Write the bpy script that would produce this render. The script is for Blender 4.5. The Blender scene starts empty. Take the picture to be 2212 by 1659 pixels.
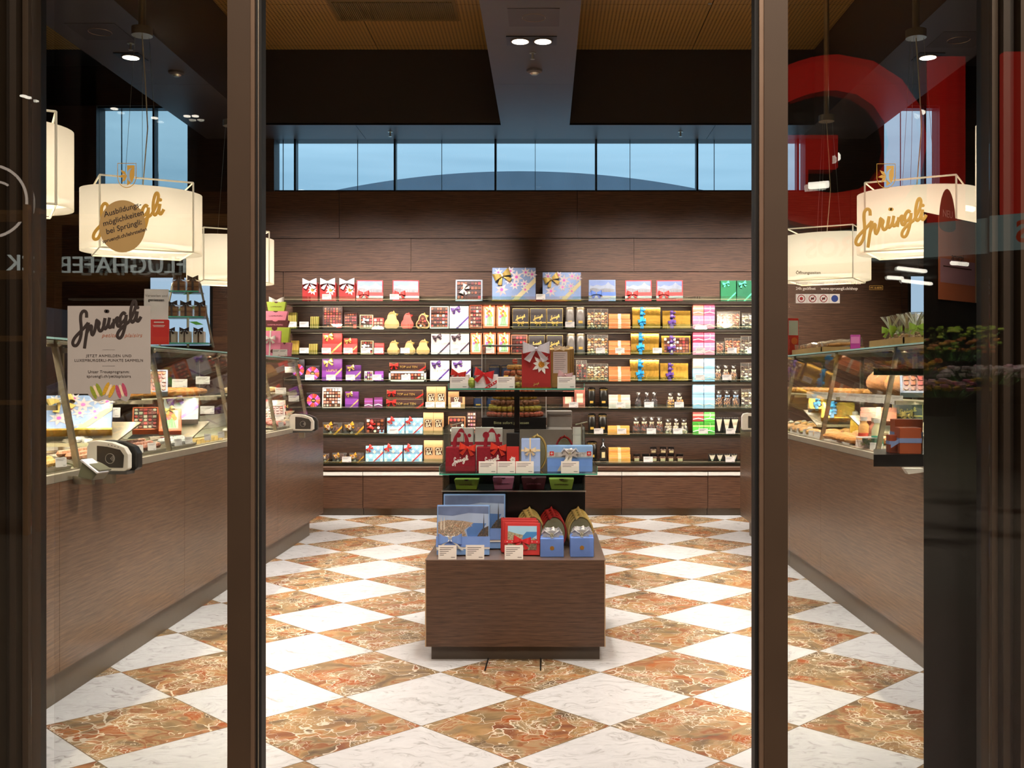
import bpy, bmesh, math, random
from math import sin, cos, pi, radians
from mathutils import Vector, Matrix, Euler

random.seed(11)
scene = bpy.context.scene
COL = scene.collection
# ------------------------------------------------------------------ camera, view, world, main light
F, CX, CY, H = 2226.0, 1178.0, 819.0, 1.557
cam_data = bpy.data.cameras.new('camera')
cam_data.sensor_width = 36.0
cam_data.lens = 36.0 * F / 2212.0
cam_data.shift_x = -(CX - 1106.0) / 2212.0
cam_data.shift_y = -(829.5 - CY) / 2212.0
cam_data.clip_start = 0.05
cam_data.clip_end = 300
cam = bpy.data.objects.new('camera', cam_data)
cam.location = (0, 0, H)
cam.rotation_euler = (radians(90), 0, 0)
COL.objects.link(cam)
scene.camera = cam
scene.view_settings.view_transform = 'Standard'
scene.view_settings.look = 'None'
scene.view_settings.gamma = 1.0
scene.view_settings.use_curve_mapping = False
scene.view_settings.exposure = 0.08
cy = scene.cycles
cy.max_bounces = 8
cy.diffuse_bounces = 3
cy.glossy_bounces = 4
cy.transmission_bounces = 6
cy.transparent_max_bounces = 28
cy.sample_clamp_indirect = 4.0
cy.sample_clamp_direct = 30.0
cy.caustics_reflective = False
cy.caustics_refractive = False

world = bpy.data.worlds.new('dusk_sky')
scene.world = world
world.use_nodes = True
wn = world.node_tree
wn.nodes.clear()
wo = wn.nodes.new('ShaderNodeOutputWorld'); wb = wn.nodes.new('ShaderNodeBackground')
wt = wn.nodes.new('ShaderNodeTexCoord'); wx = wn.nodes.new('ShaderNodeSeparateXYZ'); wr = wn.nodes.new('ShaderNodeValToRGB')
wno = wn.nodes.new('ShaderNodeTexNoise'); wmap = wn.nodes.new('ShaderNodeMapping'); wadd = wn.nodes.new('ShaderNodeMath'); wadd.operation = 'MULTIPLY_ADD'
wn.links.new(wt.outputs['Generated'], wx.inputs[0])
wn.links.new(wt.outputs['Generated'], wmap.inputs[0]); wmap.inputs['Scale'].default_value = (2, 2, 22)
wn.links.new(wmap.outputs[0], wno.inputs['Vector']); wno.inputs['Scale'].default_value = 3
wn.links.new(wno.outputs[0], wadd.inputs[0]); wadd.inputs[1].default_value = 0.12
wn.links.new(wx.outputs[2], wadd.inputs[2]); wn.links.new(wadd.outputs[0], wr.inputs[0])
wr.color_ramp.elements[0].position = 0.20; wr.color_ramp.elements[0].color = (0.20, 0.38, 0.55, 1)
wr.color_ramp.elements[1].position = 0.34; wr.color_ramp.elements[1].color = (0.36, 0.60, 0.80, 1)
wn.links.new(wr.outputs[0], wb.inputs[0]); wb.inputs[1].default_value = 1.5
wn.links.new(wb.outputs[0], wo.inputs[0])


def light(name, kind, loc, power, color=(1, .86, .68), target=None, size=.1, sy=None, angle=70, blend=.6, spread=None):
    d = bpy.data.lights.new(name, kind)
    d.energy = power; d.color = color
    if kind == 'AREA':
        d.shape = 'RECTANGLE' if sy else 'SQUARE'
        d.size = size
        if sy: d.size_y = sy
        if spread: d.spread = radians(spread)
    else:
        d.shadow_soft_size = size
    if kind == 'SPOT':
        d.spot_size = radians(angle); d.spot_blend = blend
    o = bpy.data.objects.new(name, d)
    o.location = loc
    if target is not None:
        v = Vector(target) - Vector(loc)
        o.rotation_euler = v.to_track_quat('-Z', 'Y').to_euler()
    COL.objects.link(o)
    return o


WARM = (1, .95, .89)
NEUT = (1, .95, .90)
# downlights in the three ceiling beams (positions read off the ceiling), aimed straight down
DOWN = []
for bx in (-3.605, -0.115, 3.385):
    for by in (4.6, 6.4, 8.37, 10.3):
        DOWN.append((bx, by))
        light('downlight_beam', 'SPOT', (bx, by, 4.35), 200 if abs(bx) < 1 else 130, WARM, (bx * .93, by + .02, 0), size=.07, angle=96, blend=.9)
# track spots washing the product wall
for tx in (-2.9, -2.1, -1.3, -.5, .3, 1.1, 1.9, 2.7):
    light('wall_spot', 'SPOT', (tx, 9.3, 4.80), 900, NEUT, (tx, 12.1, 1.72), size=.10, angle=48, blend=1)
# aisle spots over the floor, between the beams
for tx, ty in ((-1.5, 5.2), (1.1, 5.2), (-1.5, 7.2), (1.1, 7.2), (-1.5, 9.2), (1.1, 9.2)):
    light('aisle_spot', 'SPOT', (tx, ty, 4.95), 120, WARM, (tx, ty + .1, 0), size=.07, angle=66, blend=.9)
# added fill spots that brighten the lower counter fronts from across the aisle
for ty in (4.9, 6.6, 8.4):
    light('counter_fill', 'SPOT', (.9, ty, 4.9), 760, WARM, (-2.31, ty + .3, .12), size=.07, angle=36, blend=1)
    light('counter_fill', 'SPOT', (-1.2, ty, 4.9), 760, WARM, (1.99, ty + .3, .15), size=.07, angle=36, blend=1)
light('island_spot', 'SPOT', (-.17, 4.1, 4.9), 500, NEUT, (-.17, 5.9, 1.0), size=.06, angle=32, blend=.8)
# the station hall in front of the shop
light('hall_light', 'AREA', (0, -2.6, 7.3), 620, (1, .84, .66), (0, 1.5, 0), size=3, sy=3)

light('poster_fill', 'SPOT', (1.5, 1.2, 5.4), 330, NEUT, (1.56, 3.75, 1.85), size=.05, angle=22, blend=.8)  # added fill to brighten the column poster, no fitting of the hall

# ------------------------------------------------------------------ helpers


def X(px, Y): return (px - CX) * Y / F
def Z(py, Y): return H + (CY - py) * Y / F


def lin(c):
    return tuple((v / 12.92 if v <= .04045 else ((v + .055) / 1.055) ** 2.4) for v in c)


def hx(s):
    return lin(tuple(int(s[i:i + 2], 16) / 255 for i in (0, 2, 4)))


MATS = {}


def mat(hexc, rough=.5, metal=0., var=.06, scale=14., emit=0., spec=.5, trans=0., bump=0.):
    key = (hexc, rough, metal, var, scale, emit, spec, trans, bump)
    if key in MATS: return MATS[key]
    m = bpy.data.materials.new('surface_' + hexc)
    m.use_nodes = True
    nt = m.node_tree; b = nt.nodes['Principled BSDF']
    c = hx(hexc)
    b.inputs['Roughness'].default_value = rough
    b.inputs['Metallic'].default_value = metal
    b.inputs['Specular IOR Level'].default_value = spec
    b.inputs['Base Color'].default_value = (*c, 1)
    if trans:
        b.inputs['Transmission Weight'].default_value = trans
    if var or bump:
        tc = nt.nodes.new('ShaderNodeTexCoord'); no = nt.nodes.new('ShaderNodeTexNoise')
        no.inputs['Scale'].default_value = scale; no.inputs['Detail'].default_value = 2
        nt.links.new(tc.outputs['Object'], no.inputs['Vector'])
        if var:
            mr = nt.nodes.new('ShaderNodeMapRange'); mr.inputs[1].default_value = .3; mr.inputs[2].default_value = .7
            mr.inputs[3].default_value = 1 - var; mr.inputs[4].default_value = 1 + var
            nt.links.new(no.outputs[0], mr.inputs[0])
            mx = nt.nodes.new('ShaderNodeVectorMath'); mx.operation = 'SCALE'; mx.inputs[0].default_value = c
            nt.links.new(mr.outputs[0], mx.inputs['Scale']); nt.links.new(mx.outputs[0], b.inputs['Base Color'])
        if bump:
            bp = nt.nodes.new('ShaderNodeBump'); bp.inputs['Strength'].default_value = bump; bp.inputs['Distance'].default_value = .004
            nt.links.new(no.outputs[0], bp.inputs['Height']); nt.links.new(bp.outputs[0], b.inputs['Normal'])
    if emit:
        b.inputs['Emission Color'].default_value = (*c, 1)
        b.inputs['Emission Strength'].default_value = emit
    MATS[key] = m
    return m


def emis(hexc, s):
    key = ('e', hexc, s)
    if key in MATS: return MATS[key]
    m = bpy.data.materials.new('light_' + hexc); m.use_nodes = True
    nt = m.node_tree; nt.nodes.clear()
    o = nt.nodes.new('ShaderNodeOutputMaterial'); e = nt.nodes.new('ShaderNodeEmission')
    e.inputs[0].default_value = (*hx(hexc), 1); e.inputs[1].default_value = s
    nt.links.new(e.outputs[0], o.inputs[0])
    MATS[key] = m
    return m


def glass_mat(name, tint=(1, 1, 1), f0=.04, haze=0., rough=0.):
    m = bpy.data.materials.new(name); m.use_nodes = True
    nt = m.node_tree; nt.nodes.clear(); N = nt.nodes.new; L = nt.links.new
    o = N('ShaderNodeOutputMaterial'); tr = N('ShaderNodeBsdfTransparent'); tr.inputs[0].default_value = (*tint, 1)
    gl = N('ShaderNodeBsdfGlossy'); gl.inputs['Roughness'].default_value = rough
    g = N('ShaderNodeNewGeometry'); dt = N('ShaderNodeVectorMath'); dt.operation = 'DOT_PRODUCT'
    L(g.outputs['Normal'], dt.inputs[0]); L(g.outputs['Incoming'], dt.inputs[1])
    ab = N('ShaderNodeMath'); ab.operation = 'ABSOLUTE'; L(dt.outputs['Value'], ab.inputs[0])
    om = N('ShaderNodeMath'); om.operation = 'SUBTRACT'; om.inputs[0].default_value = 1; L(ab.outputs[0], om.inputs[1])
    pw = N('ShaderNodeMath'); pw.operation = 'POWER'; L(om.outputs[0], pw.inputs[0]); pw.inputs[1].default_value = 5
    ma = N('ShaderNodeMath'); ma.operation = 'MULTIPLY_ADD'; L(pw.outputs[0], ma.inputs[0]); ma.inputs[1].default_value = .9 - f0; ma.inputs[2].default_value = f0
    mx = N('ShaderNodeMixShader'); L(ma.outputs[0], mx.inputs[0]); L(tr.outputs[0], mx.inputs[1]); L(gl.outputs[0], mx.inputs[2])
    if haze:
        df = N('ShaderNodeBsdfDiffuse'); df.inputs[0].default_value = (.8, .8, .8, 1)
        m2 = N('ShaderNodeMixShader'); m2.inputs[0].default_value = haze
        L(mx.outputs[0], m2.inputs[1]); L(df.outputs[0], m2.inputs[2]); L(m2.outputs[0], o.inputs[0])
    else:
        L(mx.outputs[0], o.inputs[0])
    return m


def wood_mat(name, dark, light_, axis=0, rough=.38, streak=26., coat=.0):
    """fine horizontal grain; axis = direction the grain runs along (0 x, 1 y, 2 z)"""
    m = bpy.data.materials.new(name); m.use_nodes = True
    nt = m.node_tree; b = nt.nodes['Principled BSDF']; N = nt.nodes.new; L = nt.links.new
    tc = N('ShaderNodeTexCoord'); mp = N('ShaderNodeMapping'); L(tc.outputs['Object'], mp.inputs[0])
    s = [streak * 6] * 3; s[axis] = streak * .25
    mp.inputs['Scale'].default_value = s
    no = N('ShaderNodeTexNoise'); no.inputs['Scale'].default_value = 1; no.inputs['Detail'].default_value = 4; no.inputs['Distortion'].default_value = .6
    L(mp.outputs[0], no.inputs['Vector'])
    mp2 = N('ShaderNodeMapping'); L(tc.outputs['Object'], mp2.inputs[0]); s2 = [5.] * 3; s2[axis] = 1.1; mp2.inputs['Scale'].default_value = s2
    wv = N('ShaderNodeTexWave'); wv.bands_direction = 'Z' if axis != 2 else 'X'; wv.inputs['Scale'].default_value = 2.6; wv.inputs['Distortion'].default_value = 9; wv.inputs['Detail'].default_value = 3
    wv.inputs['Detail Scale'].default_value = .8
    L(mp2.outputs[0], wv.inputs['Vector'])
    mm = N('ShaderNodeMath'); mm.operation = 'MULTIPLY_ADD'; L(wv.outputs['Fac'], mm.inputs[0]); mm.inputs[1].default_value = .12; L(no.outputs[0], mm.inputs[2])
    cr = N('ShaderNodeValToRGB'); L(mm.outputs[0], cr.inputs[0])
    cr.color_ramp.elements[0].position = .38; cr.color_ramp.elements[0].color = (*hx(dark), 1)
    cr.color_ramp.elements[1].position = .82; cr.color_ramp.elements[1].color = (*hx(light_), 1)
    L(cr.outputs[0], b.inputs['Base Color'])
    b.inputs['Roughness'].default_value = rough
    b.inputs['Coat Weight'].default_value = coat
    b.inputs['Coat Roughness'].default_value = .25
    bp = N('ShaderNodeBump'); bp.inputs['Strength'].default_value = .25; bp.inputs['Distance'].default_value = .002
    L(no.outputs[0], bp.inputs['Height']); L(bp.outputs[0], b.inputs['Normal'])
    return m


class MB:
    """collects shapes; build() links them as ONE mesh object"""

    def __init__(s):
        s.v = []; s.f = []; s.m = []; s.mats = []; s.M = Matrix.Identity(4)

    def mi(s, m):
        if m is None: return 0
        if m not in s.mats: s.mats.append(m)
        return s.mats.index(m)

    def add(s, vs, fs, m=None):
        k = len(s.v); i = s.mi(m)
        s.v += [s.M @ Vector(p) for p in vs]
        for f in fs:
            s.f.append([k + j for j in f]); s.m.append(i)
        return s

    def box(s, x0, y0, z0, x1, y1, z1, m=None):
        vs = [(x, y, z) for z in (z0, z1) for y in (y0, y1) for x in (x0, x1)]
        return s.add(vs, [(0, 2, 3, 1), (4, 5, 7, 6), (0, 1, 5, 4), (2, 6, 7, 3), (0, 4, 6, 2), (1, 3, 7, 5)], m)

    def cbox(s, cx, cy, z0, w, d, h, m=None):
        return s.box(cx - w / 2, cy - d / 2, z0, cx + w / 2, cy + d / 2, z0 + h, m)

    def prism(s, poly, y0, y1, m=None):
        """polygon in XZ (counter-clockwise seen from -Y) extruded y0..y1"""
        n = len(poly)
        vs = [(x, y0, z) for x, z in poly] + [(x, y1, z) for x, z in poly]
        fs = [tuple(range(n)), tuple(range(2 * n - 1, n - 1, -1))] + [(i, n + i, n + (i + 1) % n, (i + 1) % n) for i in range(n)]
        return s.add(vs, fs, m)

    def prismz(s, poly, z0, z1, m=None):
        n = len(poly)
        vs = [(x, y, z0) for x, y in poly] + [(x, y, z1) for x, y in poly]
        fs = [tuple(range(n - 1, -1, -1)), tuple(range(n, 2 * n))] + [(i, (i + 1) % n, n + (i + 1) % n, n + i) for i in range(n)]
        return s.add(vs, fs, m)

    def lathe(s, prof, n=16, c=(0, 0, 0), m=None, sx=1, sy=1):
        vs = []; fs = []
        for r, z in prof:
            for i in range(n):
                a = 2 * pi * i / n
                vs.append((c[0] + r * cos(a) * sx, c[1] + r * sin(a) * sy, c[2] + z))
        for j in range(len(prof) - 1):
            for i in range(n):
                fs.append((j * n + i, j * n + (i + 1) % n, (j + 1) * n + (i + 1) % n, (j + 1) * n + i))
        fs.append(tuple(range(n - 1, -1, -1))); k = (len(prof) - 1) * n
        fs.append(tuple(range(k, k + n)))
        return s.add(vs, fs, m)

    def ball(s, c, r, m=None, n=8, sz=1., sx=1., sy=1.):
        k = max(3, n // 2)
        prof = [(max(1e-5, r * sin(pi * j / k)), -r * sz * cos(pi * j / k)) for j in range(k + 1)]
        return s.lathe(prof, n, c, m, sx, sy)

    def disc(s, c, r, y0, y1, m=None, n=20, sx=1., sz=1.):
        return s.prism([(c[0] + r * sx * cos(2 * pi * i / n), c[1] + r * sz * sin(2 * pi * i / n)) for i in range(n)], y0, y1, m)

    def tube(s, pts, r, n=6, m=None, closed=False, flat=None):
        """round tube; flat=(axis, factor) squashes the section on one world axis"""
        P = [Vector(p) for p in pts]; N = len(P); vs = []; fs = []
        up = Vector((0, 0, 1)); prev = None
        for i, p in enumerate(P):
            if closed: t = P[(i + 1) % N] - P[i - 1]
            else: t = P[min(i + 1, N - 1)] - P[max(i - 1, 0)]
            if t.length < 1e-9: t = Vector((0, 0, 1))
            t.normalize()
            a = prev if prev is not None else (up if abs(t.z) < .9 else Vector((1, 0, 0)))
            e1 = (a - t * a.dot(t))
            if e1.length < 1e-6: e1 = Vector((0, 1, 0)).cross(t)
            e1.normalize(); prev = e1; e2 = t.cross(e1)
            rr = r[i] if isinstance(r, (list, tuple)) else r
            for k in range(n):
                a = 2 * pi * k / n
                o = (e1 * cos(a) + e2 * sin(a)) * rr
                if flat: o[flat[0]] *= flat[1]
                vs.append(p + o)
        for i in range(N if closed else N - 1):
            j = (i + 1) % N
            for k in range(n):
                fs.append((i * n + k, i * n + (k + 1) % n, j * n + (k + 1) % n, j * n + k))
        if not closed:
            fs.append(tuple(range(n - 1, -1, -1))); fs.append(tuple(range((N - 1) * n, N * n)))
        return s.add(vs, fs, m)

    def strip(s, pts, wv, th=.0008, m=None):
        """ribbon through pts; wv = list of half-width vectors; given a small thickness along its normal"""
        P = [Vector(p) for p in pts]; W = [Vector(w) for w in wv]; N = len(P); vs = []; fs = []
        for i in range(N):
            t = P[min(i + 1, N - 1)] - P[max(i - 1, 0)]
            nn = t.cross(W[i]); nn = nn.normalized() * th if nn.length > 1e-12 else Vector((0, th, 0))
            vs += [P[i] - W[i] - nn, P[i] + W[i] - nn, P[i] + W[i] + nn, P[i] - W[i] + nn]
        for i in range(N - 1):
            a = i * 4; b = a + 4
            for k in range(4):
                fs.append((a + k, a + (k + 1) % 4, b + (k + 1) % 4, b + k))
        fs.append((3, 2, 1, 0)); k = (N - 1) * 4; fs.append((k, k + 1, k + 2, k + 3))
        return s.add(vs, fs, m)

    def mesh(s, name, mats=None, bevel=0., smooth=False, segs=2):
        me = bpy.data.meshes.new(name)
        me.from_pydata([tuple(p) for p in s.v], [], s.f)
        ml = s.mats or []
        if mats: ml = mats if isinstance(mats, list) else [mats]
        for m in ml: me.materials.append(m)
        if len(s.mats) > 1 or not mats:
            me.polygons.foreach_set('material_index', s.m)
        if bevel:
            bm = bmesh.new(); bm.from_mesh(me)
            bmesh.ops.remove_doubles(bm, verts=bm.verts, dist=1e-6)
            es = [e for e in bm.edges if len(e.link_faces) == 2 and e.calc_face_angle(0) > .5]
            bmesh.ops.bevel(bm, geom=es, offset=bevel, segments=segs, affect='EDGES', profile=.5, clamp_overlap=True)
            bm.to_mesh(me); bm.free()
        if smooth:
            me.polygons.foreach_set('use_smooth', [True] * len(me.polygons))
            try:
                me.set_sharp_from_angle(angle=radians(40))
            except Exception:
                pass
        me.update()
        return me

    def build(s, name, parent=None, mats=None, bevel=0., smooth=False, loc=None, rot=None, **kw):
        o = bpy.data.objects.new(name, s.mesh(name, mats, bevel, smooth))
        COL.objects.link(o)
        if parent is not None: o.parent = parent
        if loc is not None: o.location = loc
        if rot is not None: o.rotation_euler = rot
        for k, v in kw.items(): o[k] = v
        return o


def put(name, me, parent=None, loc=None, rot=None, **kw):
    o = bpy.data.objects.new(name, me); COL.objects.link(o)
    if parent is not None: o.parent = parent
    if loc is not None: o.location = loc
    if rot is not None: o.rotation_euler = rot
    for k, v in kw.items(): o[k] = v
    return o


def tag(o, label, cat, group=None, kind=None):
    o['label'] = label; o['category'] = cat
    if len(label.split()) > 16 or len(label.split()) < 4: print('LABELLEN', len(label.split()), label)
    if group: o['group'] = group
    if kind: o['kind'] = kind
    return o


def thing(name, label, cat, loc=(0, 0, 0), rz=0., rx=0., group=None, kind=None):
    o = bpy.data.objects.new(name, None); COL.objects.link(o)
    o.empty_display_size = .05
    o.location = loc; o.rotation_euler = (rx, 0, rz)
    return tag(o, label, cat, group, kind)


def struct(name, mb, mats=None, parent=None, **kw):
    o = mb.build(name, parent, mats, **kw)
    if parent is None: o['kind'] = 'structure'
    return o


def copy_tree(o, parent=None):
    c = o.copy(); COL.objects.link(c); c.parent = parent
    for ch in o.children: copy_tree(ch, c)
    return c


TXT = {}


def text_mesh(body, size, m, depth=.0006, shear=0., align='CENTER', space=1., bold=0.):
    key = (body, size, m.name, depth, shear, align, space, bold)
    if key in TXT: return TXT[key]
    cu = bpy.data.curves.new('lettering', 'FONT')
    cu.body = body; cu.size = size; cu.extrude = depth / 2; cu.shear = shear; cu.align_x = align
    cu.space_character = space; cu.offset = bold; cu.resolution_u = 4
    o = bpy.data.objects.new('tmp_text', cu); COL.objects.link(o)
    bpy.context.view_layer.update()
    me = bpy.data.meshes.new_from_object(o.evaluated_get(bpy.context.evaluated_depsgraph_get()))
    bpy.data.objects.remove(o); bpy.data.curves.remove(cu)
    me.materials.clear(); me.materials.append(m)
    TXT[key] = me
    return me


def lettering(body, size, m, parent, loc, rot=(pi / 2, 0, 0), name='lettering', **kw):
    return put(name, text_mesh(body, size, m, **kw), parent, loc, rot)


# the shop's script word mark as smoothed pen strokes, unit width 1
def _cr(P, k=5):
    out = []
    for i in range(len(P) - 1):
        p0 = P[max(i - 1, 0)]; p1 = P[i]; p2 = P[i + 1]; p3 = P[min(i + 2, len(P) - 1)]
        for j in range(k):
            t = j / k
            out.append(tuple(.5 * ((2 * p1[c]) + (-p0[c] + p2[c]) * t + (2 * p0[c] - 5 * p1[c] + 4 * p2[c] - p3[c]) * t * t + (-p0[c] + 3 * p1[c] - 3 * p2[c] + p3[c]) * t ** 3) for c in (0, 1)))
    out.append(P[-1])
    return out


SCRIPT = [
    [(262, 585), (258, 525), (225, 508), (196, 545), (190, 610), (197, 690), (198, 770), (180, 855), (145, 915), (108, 918), (97, 880), (125, 822), (190, 752), (240, 700), (282, 648)],
    [(285, 645), (262, 770), (236, 955)],
    [(262, 775), (298, 695), (322, 690), (318, 750), (332, 795), (362, 730), (384, 612)],
    [(370, 612), (412, 645), (402, 695), (414, 742), (442, 738), (468, 680), (482, 592)],
    [(482, 592), (466, 680), (482, 722), (518, 670), (536, 586)],
    [(536, 586), (522, 680), (545, 704), (580, 650)],
    [(592, 602), (576, 715)],
    [(584, 655), (625, 590), (642, 605), (626, 660), (646, 692), (682, 640)],
    [(726, 548), (702, 528), (668, 572), (664, 635), (692, 642), (726, 600), (736, 552)],
    [(736, 552), (722, 680), (692, 790), (660, 830), (630, 812), (642, 758), (700, 690), (770, 635)],
    [(770, 635), (828, 520), (850, 430), (836, 386), (810, 412), (790, 500), (788, 598), (808, 642), (842, 600), (866, 520)],
    [(868, 512), (856, 600), (876, 630), (912, 575)],
]
DOTS = [(492, 510), (512, 512), (872, 466)]


def script_logo(mb, w, m=None, th=.012, y=0., x0=0., z0=0., depth=.0006):
    """drawn in XZ, centred on x0,z0, facing -Y"""
    s = w / 830.0
    for st in SCRIPT:
        pts = [(x0 + (a - 505) * s, y, z0 - (b - 660) * s) for a, b in _cr(st, 4)]
        mb.tube(pts, 19 * s, 8, m, flat=(1, depth / (19 * s)))
    for a, b in DOTS:
        mb.disc((x0 + (a - 505) * s, z0 - (b - 660) * s), 21 * s, y - depth, y + depth, m, 12)
    return mb
# ------------------------------------------------------------------ shared surfaces
WOODX = wood_mat('wenge_wood_horizontal', '40281a', '6c4a35', 0, .42)
WOODY = wood_mat('wenge_wood_counter', '4c3323', '7f5e46', 1, .32, coat=.75)
WOODI = wood_mat('wenge_wood_island', '412d1f', '664a38', 0, .40, 38)
DARKW = wood_mat('dark_wood_panel', '1c100a', '3a2618', 0, .5)
KICK = mat('6b5c4c', .42, .3, .05, 30)
KDARK = mat('35291f', .5, .3, .05)
STEEL = mat('cfc8b4', .28, .9, .04)
BRUSH = mat('b3a68c', .3, .9, .08, 40)
WHITE = mat('f1ece4', .5)
BLACK = mat('0d0b0a', .4, 0, .02)
DKGREY = mat('2b2724', .45)
PAPER = mat('efe6dc', .7, 0, .03)
INK = mat('3a3230', .7, 0, .02)
GOLD = mat('c99a3c', .28, .8, .1, 60)
GOLDP = mat('d8a748', .25, .85, .14, 30, 0, .5, 0, .3)
GLASS = glass_mat('case_glass', (.985, .995, .99), .035)
DOORG = glass_mat('shopfront_glass', (.93, .94, .93), .05)
SHELFG = glass_mat('shelf_glass', (.8, .9, .86), .07)
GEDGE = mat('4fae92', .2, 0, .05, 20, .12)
BRONZE = mat('4b3a2b', .5, .35, .06, 5)
BRONZL = mat('7b6553', .4, .5, .05)
GASKET = mat('0e0c0b', .6, 0, .02)
CELLO = glass_mat('cellophane', (.97, .96, .93), .10, .05, .12)


def marble_floor():
    m = bpy.data.materials.new('marble_diamond_tiles'); m.use_nodes = True
    nt = m.node_tree; b = nt.nodes['Principled BSDF']; N = nt.nodes.new; L = nt.links.new
    def math_(op, a=None, b_=None, v0=None, v1=None, v2=None):
        n = N('ShaderNodeMath'); n.operation = op
        if a is not None: L(a, n.inputs[0])
        if b_ is not None: L(b_, n.inputs[1])
        if v0 is not None: n.inputs[0].default_value = v0
        if v1 is not None: n.inputs[1].default_value = v1
        if v2 is not None: n.inputs[2].default_value = v2
        return n.outputs[0]
    tc = N('ShaderNodeTexCoord')
    mp = N('ShaderNodeMapping'); mp.vector_type = 'TEXTURE'
    T = .6
    # texture mapping: local tile coordinates, a coloured tile centred on (-.1323, 4.626)
    mp.inputs['Location'].default_value = (-.1323, 4.626, 0); mp.inputs['Rotation'].default_value = (0, 0, radians(45)); mp.inputs['Scale'].default_value = (T, T, T)
    L(tc.outputs['Object'], mp.inputs[0])
    ad = N('ShaderNodeVectorMath'); ad.operation = 'ADD'; L(mp.outputs[0], ad.inputs[0]); ad.inputs[1].default_value = (100.5, 100.5, 0)
    fl = N('ShaderNodeVectorMath'); fl.operation = 'FLOOR'; L(ad.outputs[0], fl.inputs[0])
    fr = N('ShaderNodeVectorMath'); fr.operation = 'FRACTION'; L(ad.outputs[0], fr.inputs[0])
    sx = N('ShaderNodeSeparateXYZ'); L(fl.outputs[0], sx.inputs[0])
    par = math_('MODULO', math_('ADD', sx.outputs[0], sx.outputs[1]), v1=2.0)      # 0 coloured, 1 white
    sf = N('ShaderNodeSeparateXYZ'); L(fr.outputs[0], sf.inputs[0])
    def edge(o):
        a = math_('SUBTRACT', o, v1=.5); a = math_('ABSOLUTE', a); return a
    e = math_('MAXIMUM', edge(sf.outputs[0]), edge(sf.outputs[1]))
    joint = math_('GREATER_THAN', e, v1=.4958)
    # per-tile offset so every slab has its own veining
    wn_ = N('ShaderNodeTexWhiteNoise'); wn_.noise_dimensions = '2D'; L(fl.outputs[0], wn_.inputs['Vector'])
    off = N('ShaderNodeVectorMath'); off.operation = 'SCALE'; L(wn_.outputs['Color'], off.inputs[0]); off.inputs['Scale'].default_value = 40
    co = N('ShaderNodeVectorMath'); co.operation = 'ADD'; L(tc.outputs['Object'], co.inputs[0]); L(off.outputs[0], co.inputs[1])
    warp = N('ShaderNodeTexNoise'); warp.inputs['Scale'].default_value = 4; warp.inputs['Detail'].default_value = 3; L(co.outputs[0], warp.inputs['Vector'])
    ws = N('ShaderNodeVectorMath'); ws.operation = 'MULTIPLY_ADD'; L(warp.outputs['Color'], ws.inputs[0]); ws.inputs[1].default_value = (.5, .5, .5); L(co.outputs[0], ws.inputs[2])
    # white carrara
    mw = N('ShaderNodeMapping'); mw.inputs['Scale'].default_value = (4, 17, 3); mw.inputs['Rotation'].default_value = (0, 0, .25); L(ws.outputs[0], mw.inputs[0])
    nw = N('ShaderNodeTexNoise'); nw.inputs['Scale'].default_value = 2.2; nw.inputs['Detail'].default_value = 6; nw.inputs['Roughness'].default_value = .62; L(mw.outputs[0], nw.inputs['Vector'])
    cw = N('ShaderNodeValToRGB'); L(nw.outputs[0], cw.inputs[0])
    cw.color_ramp.elements[0].position = .30; cw.color_ramp.elements[0].color = (*hx('b4aeaa'), 1)
    cw.color_ramp.elements[1].position = .44; cw.color_ramp.elements[1].color = (*hx('dedad8'), 1)
    x = cw.color_ramp.elements.new(.7); x.color = (*hx('e9e5e3'), 1)
    # breccia: blotches of ochre, taupe and rust
    nb = N('ShaderNodeTexNoise'); nb.inputs['Scale'].default_value = 3.6; nb.inputs['Detail'].default_value = 5; nb.inputs['Distortion'].default_value = 1.6; L(co.outputs[0], nb.inputs['Vector'])
    cb = N('ShaderNodeValToRGB'); L(nb.outputs[0], cb.inputs[0]); E = cb.color_ramp.elements
    E[0].position = .30; E[0].color = (*hx('5e4a3c'), 1); E[1].position = .74; E[1].color = (*hx('c2823a'), 1)
    for p_, c_ in ((.38, '80684e'), (.45, 'a08258'), (.50, 'ba9268'), (.545, 'a9663a'), (.575, 'a24d1f'), (.60, 'cda67a'), (.66, '957a58')):
        x = E.new(p_); x.color = (*hx(c_), 1)
    # stone fragments outlined in cream veins
    vo = N('ShaderNodeTexVoronoi'); vo.feature = 'DISTANCE_TO_EDGE'; vo.inputs['Scale'].default_value = 7; L(ws.outputs[0], vo.inputs['Vector'])
    vm = N('ShaderNodeTexNoise'); vm.inputs['Scale'].default_value = 3.5; L(co.outputs[0], vm.inputs['Vector'])
    vw = math_('MULTIPLY', math_('SUBTRACT', vm.outputs[0], v1=.40), v1=.16)
    vein = math_('LESS_THAN', vo.outputs['Distance'], vw)
    vo2 = N('ShaderNodeTexVoronoi'); vo2.feature = 'DISTANCE_TO_EDGE'; vo2.inputs['Scale'].default_value = 22; L(ws.outputs[0], vo2.inputs['Vector'])
    vw2 = math_('MULTIPLY', math_('SUBTRACT', warp.outputs[0], v1=.47), v1=.3)
    vein2 = math_('LESS_THAN', vo2.outputs['Distance'], vw2)
    voc = N('ShaderNodeTexVoronoi'); voc.inputs['Scale'].default_value = 7; L(ws.outputs[0], voc.inputs['Vector'])
    tint = N('ShaderNodeMix'); tint.data_type = 'RGBA'; tint.blend_type = 'MIX'; tint.inputs[0].default_value = .42
    cc = N('ShaderNodeValToRGB'); L(voc.outputs['Color'], cc.inputs[0]); cc.color_ramp.interpolation = 'CONSTANT'
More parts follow.
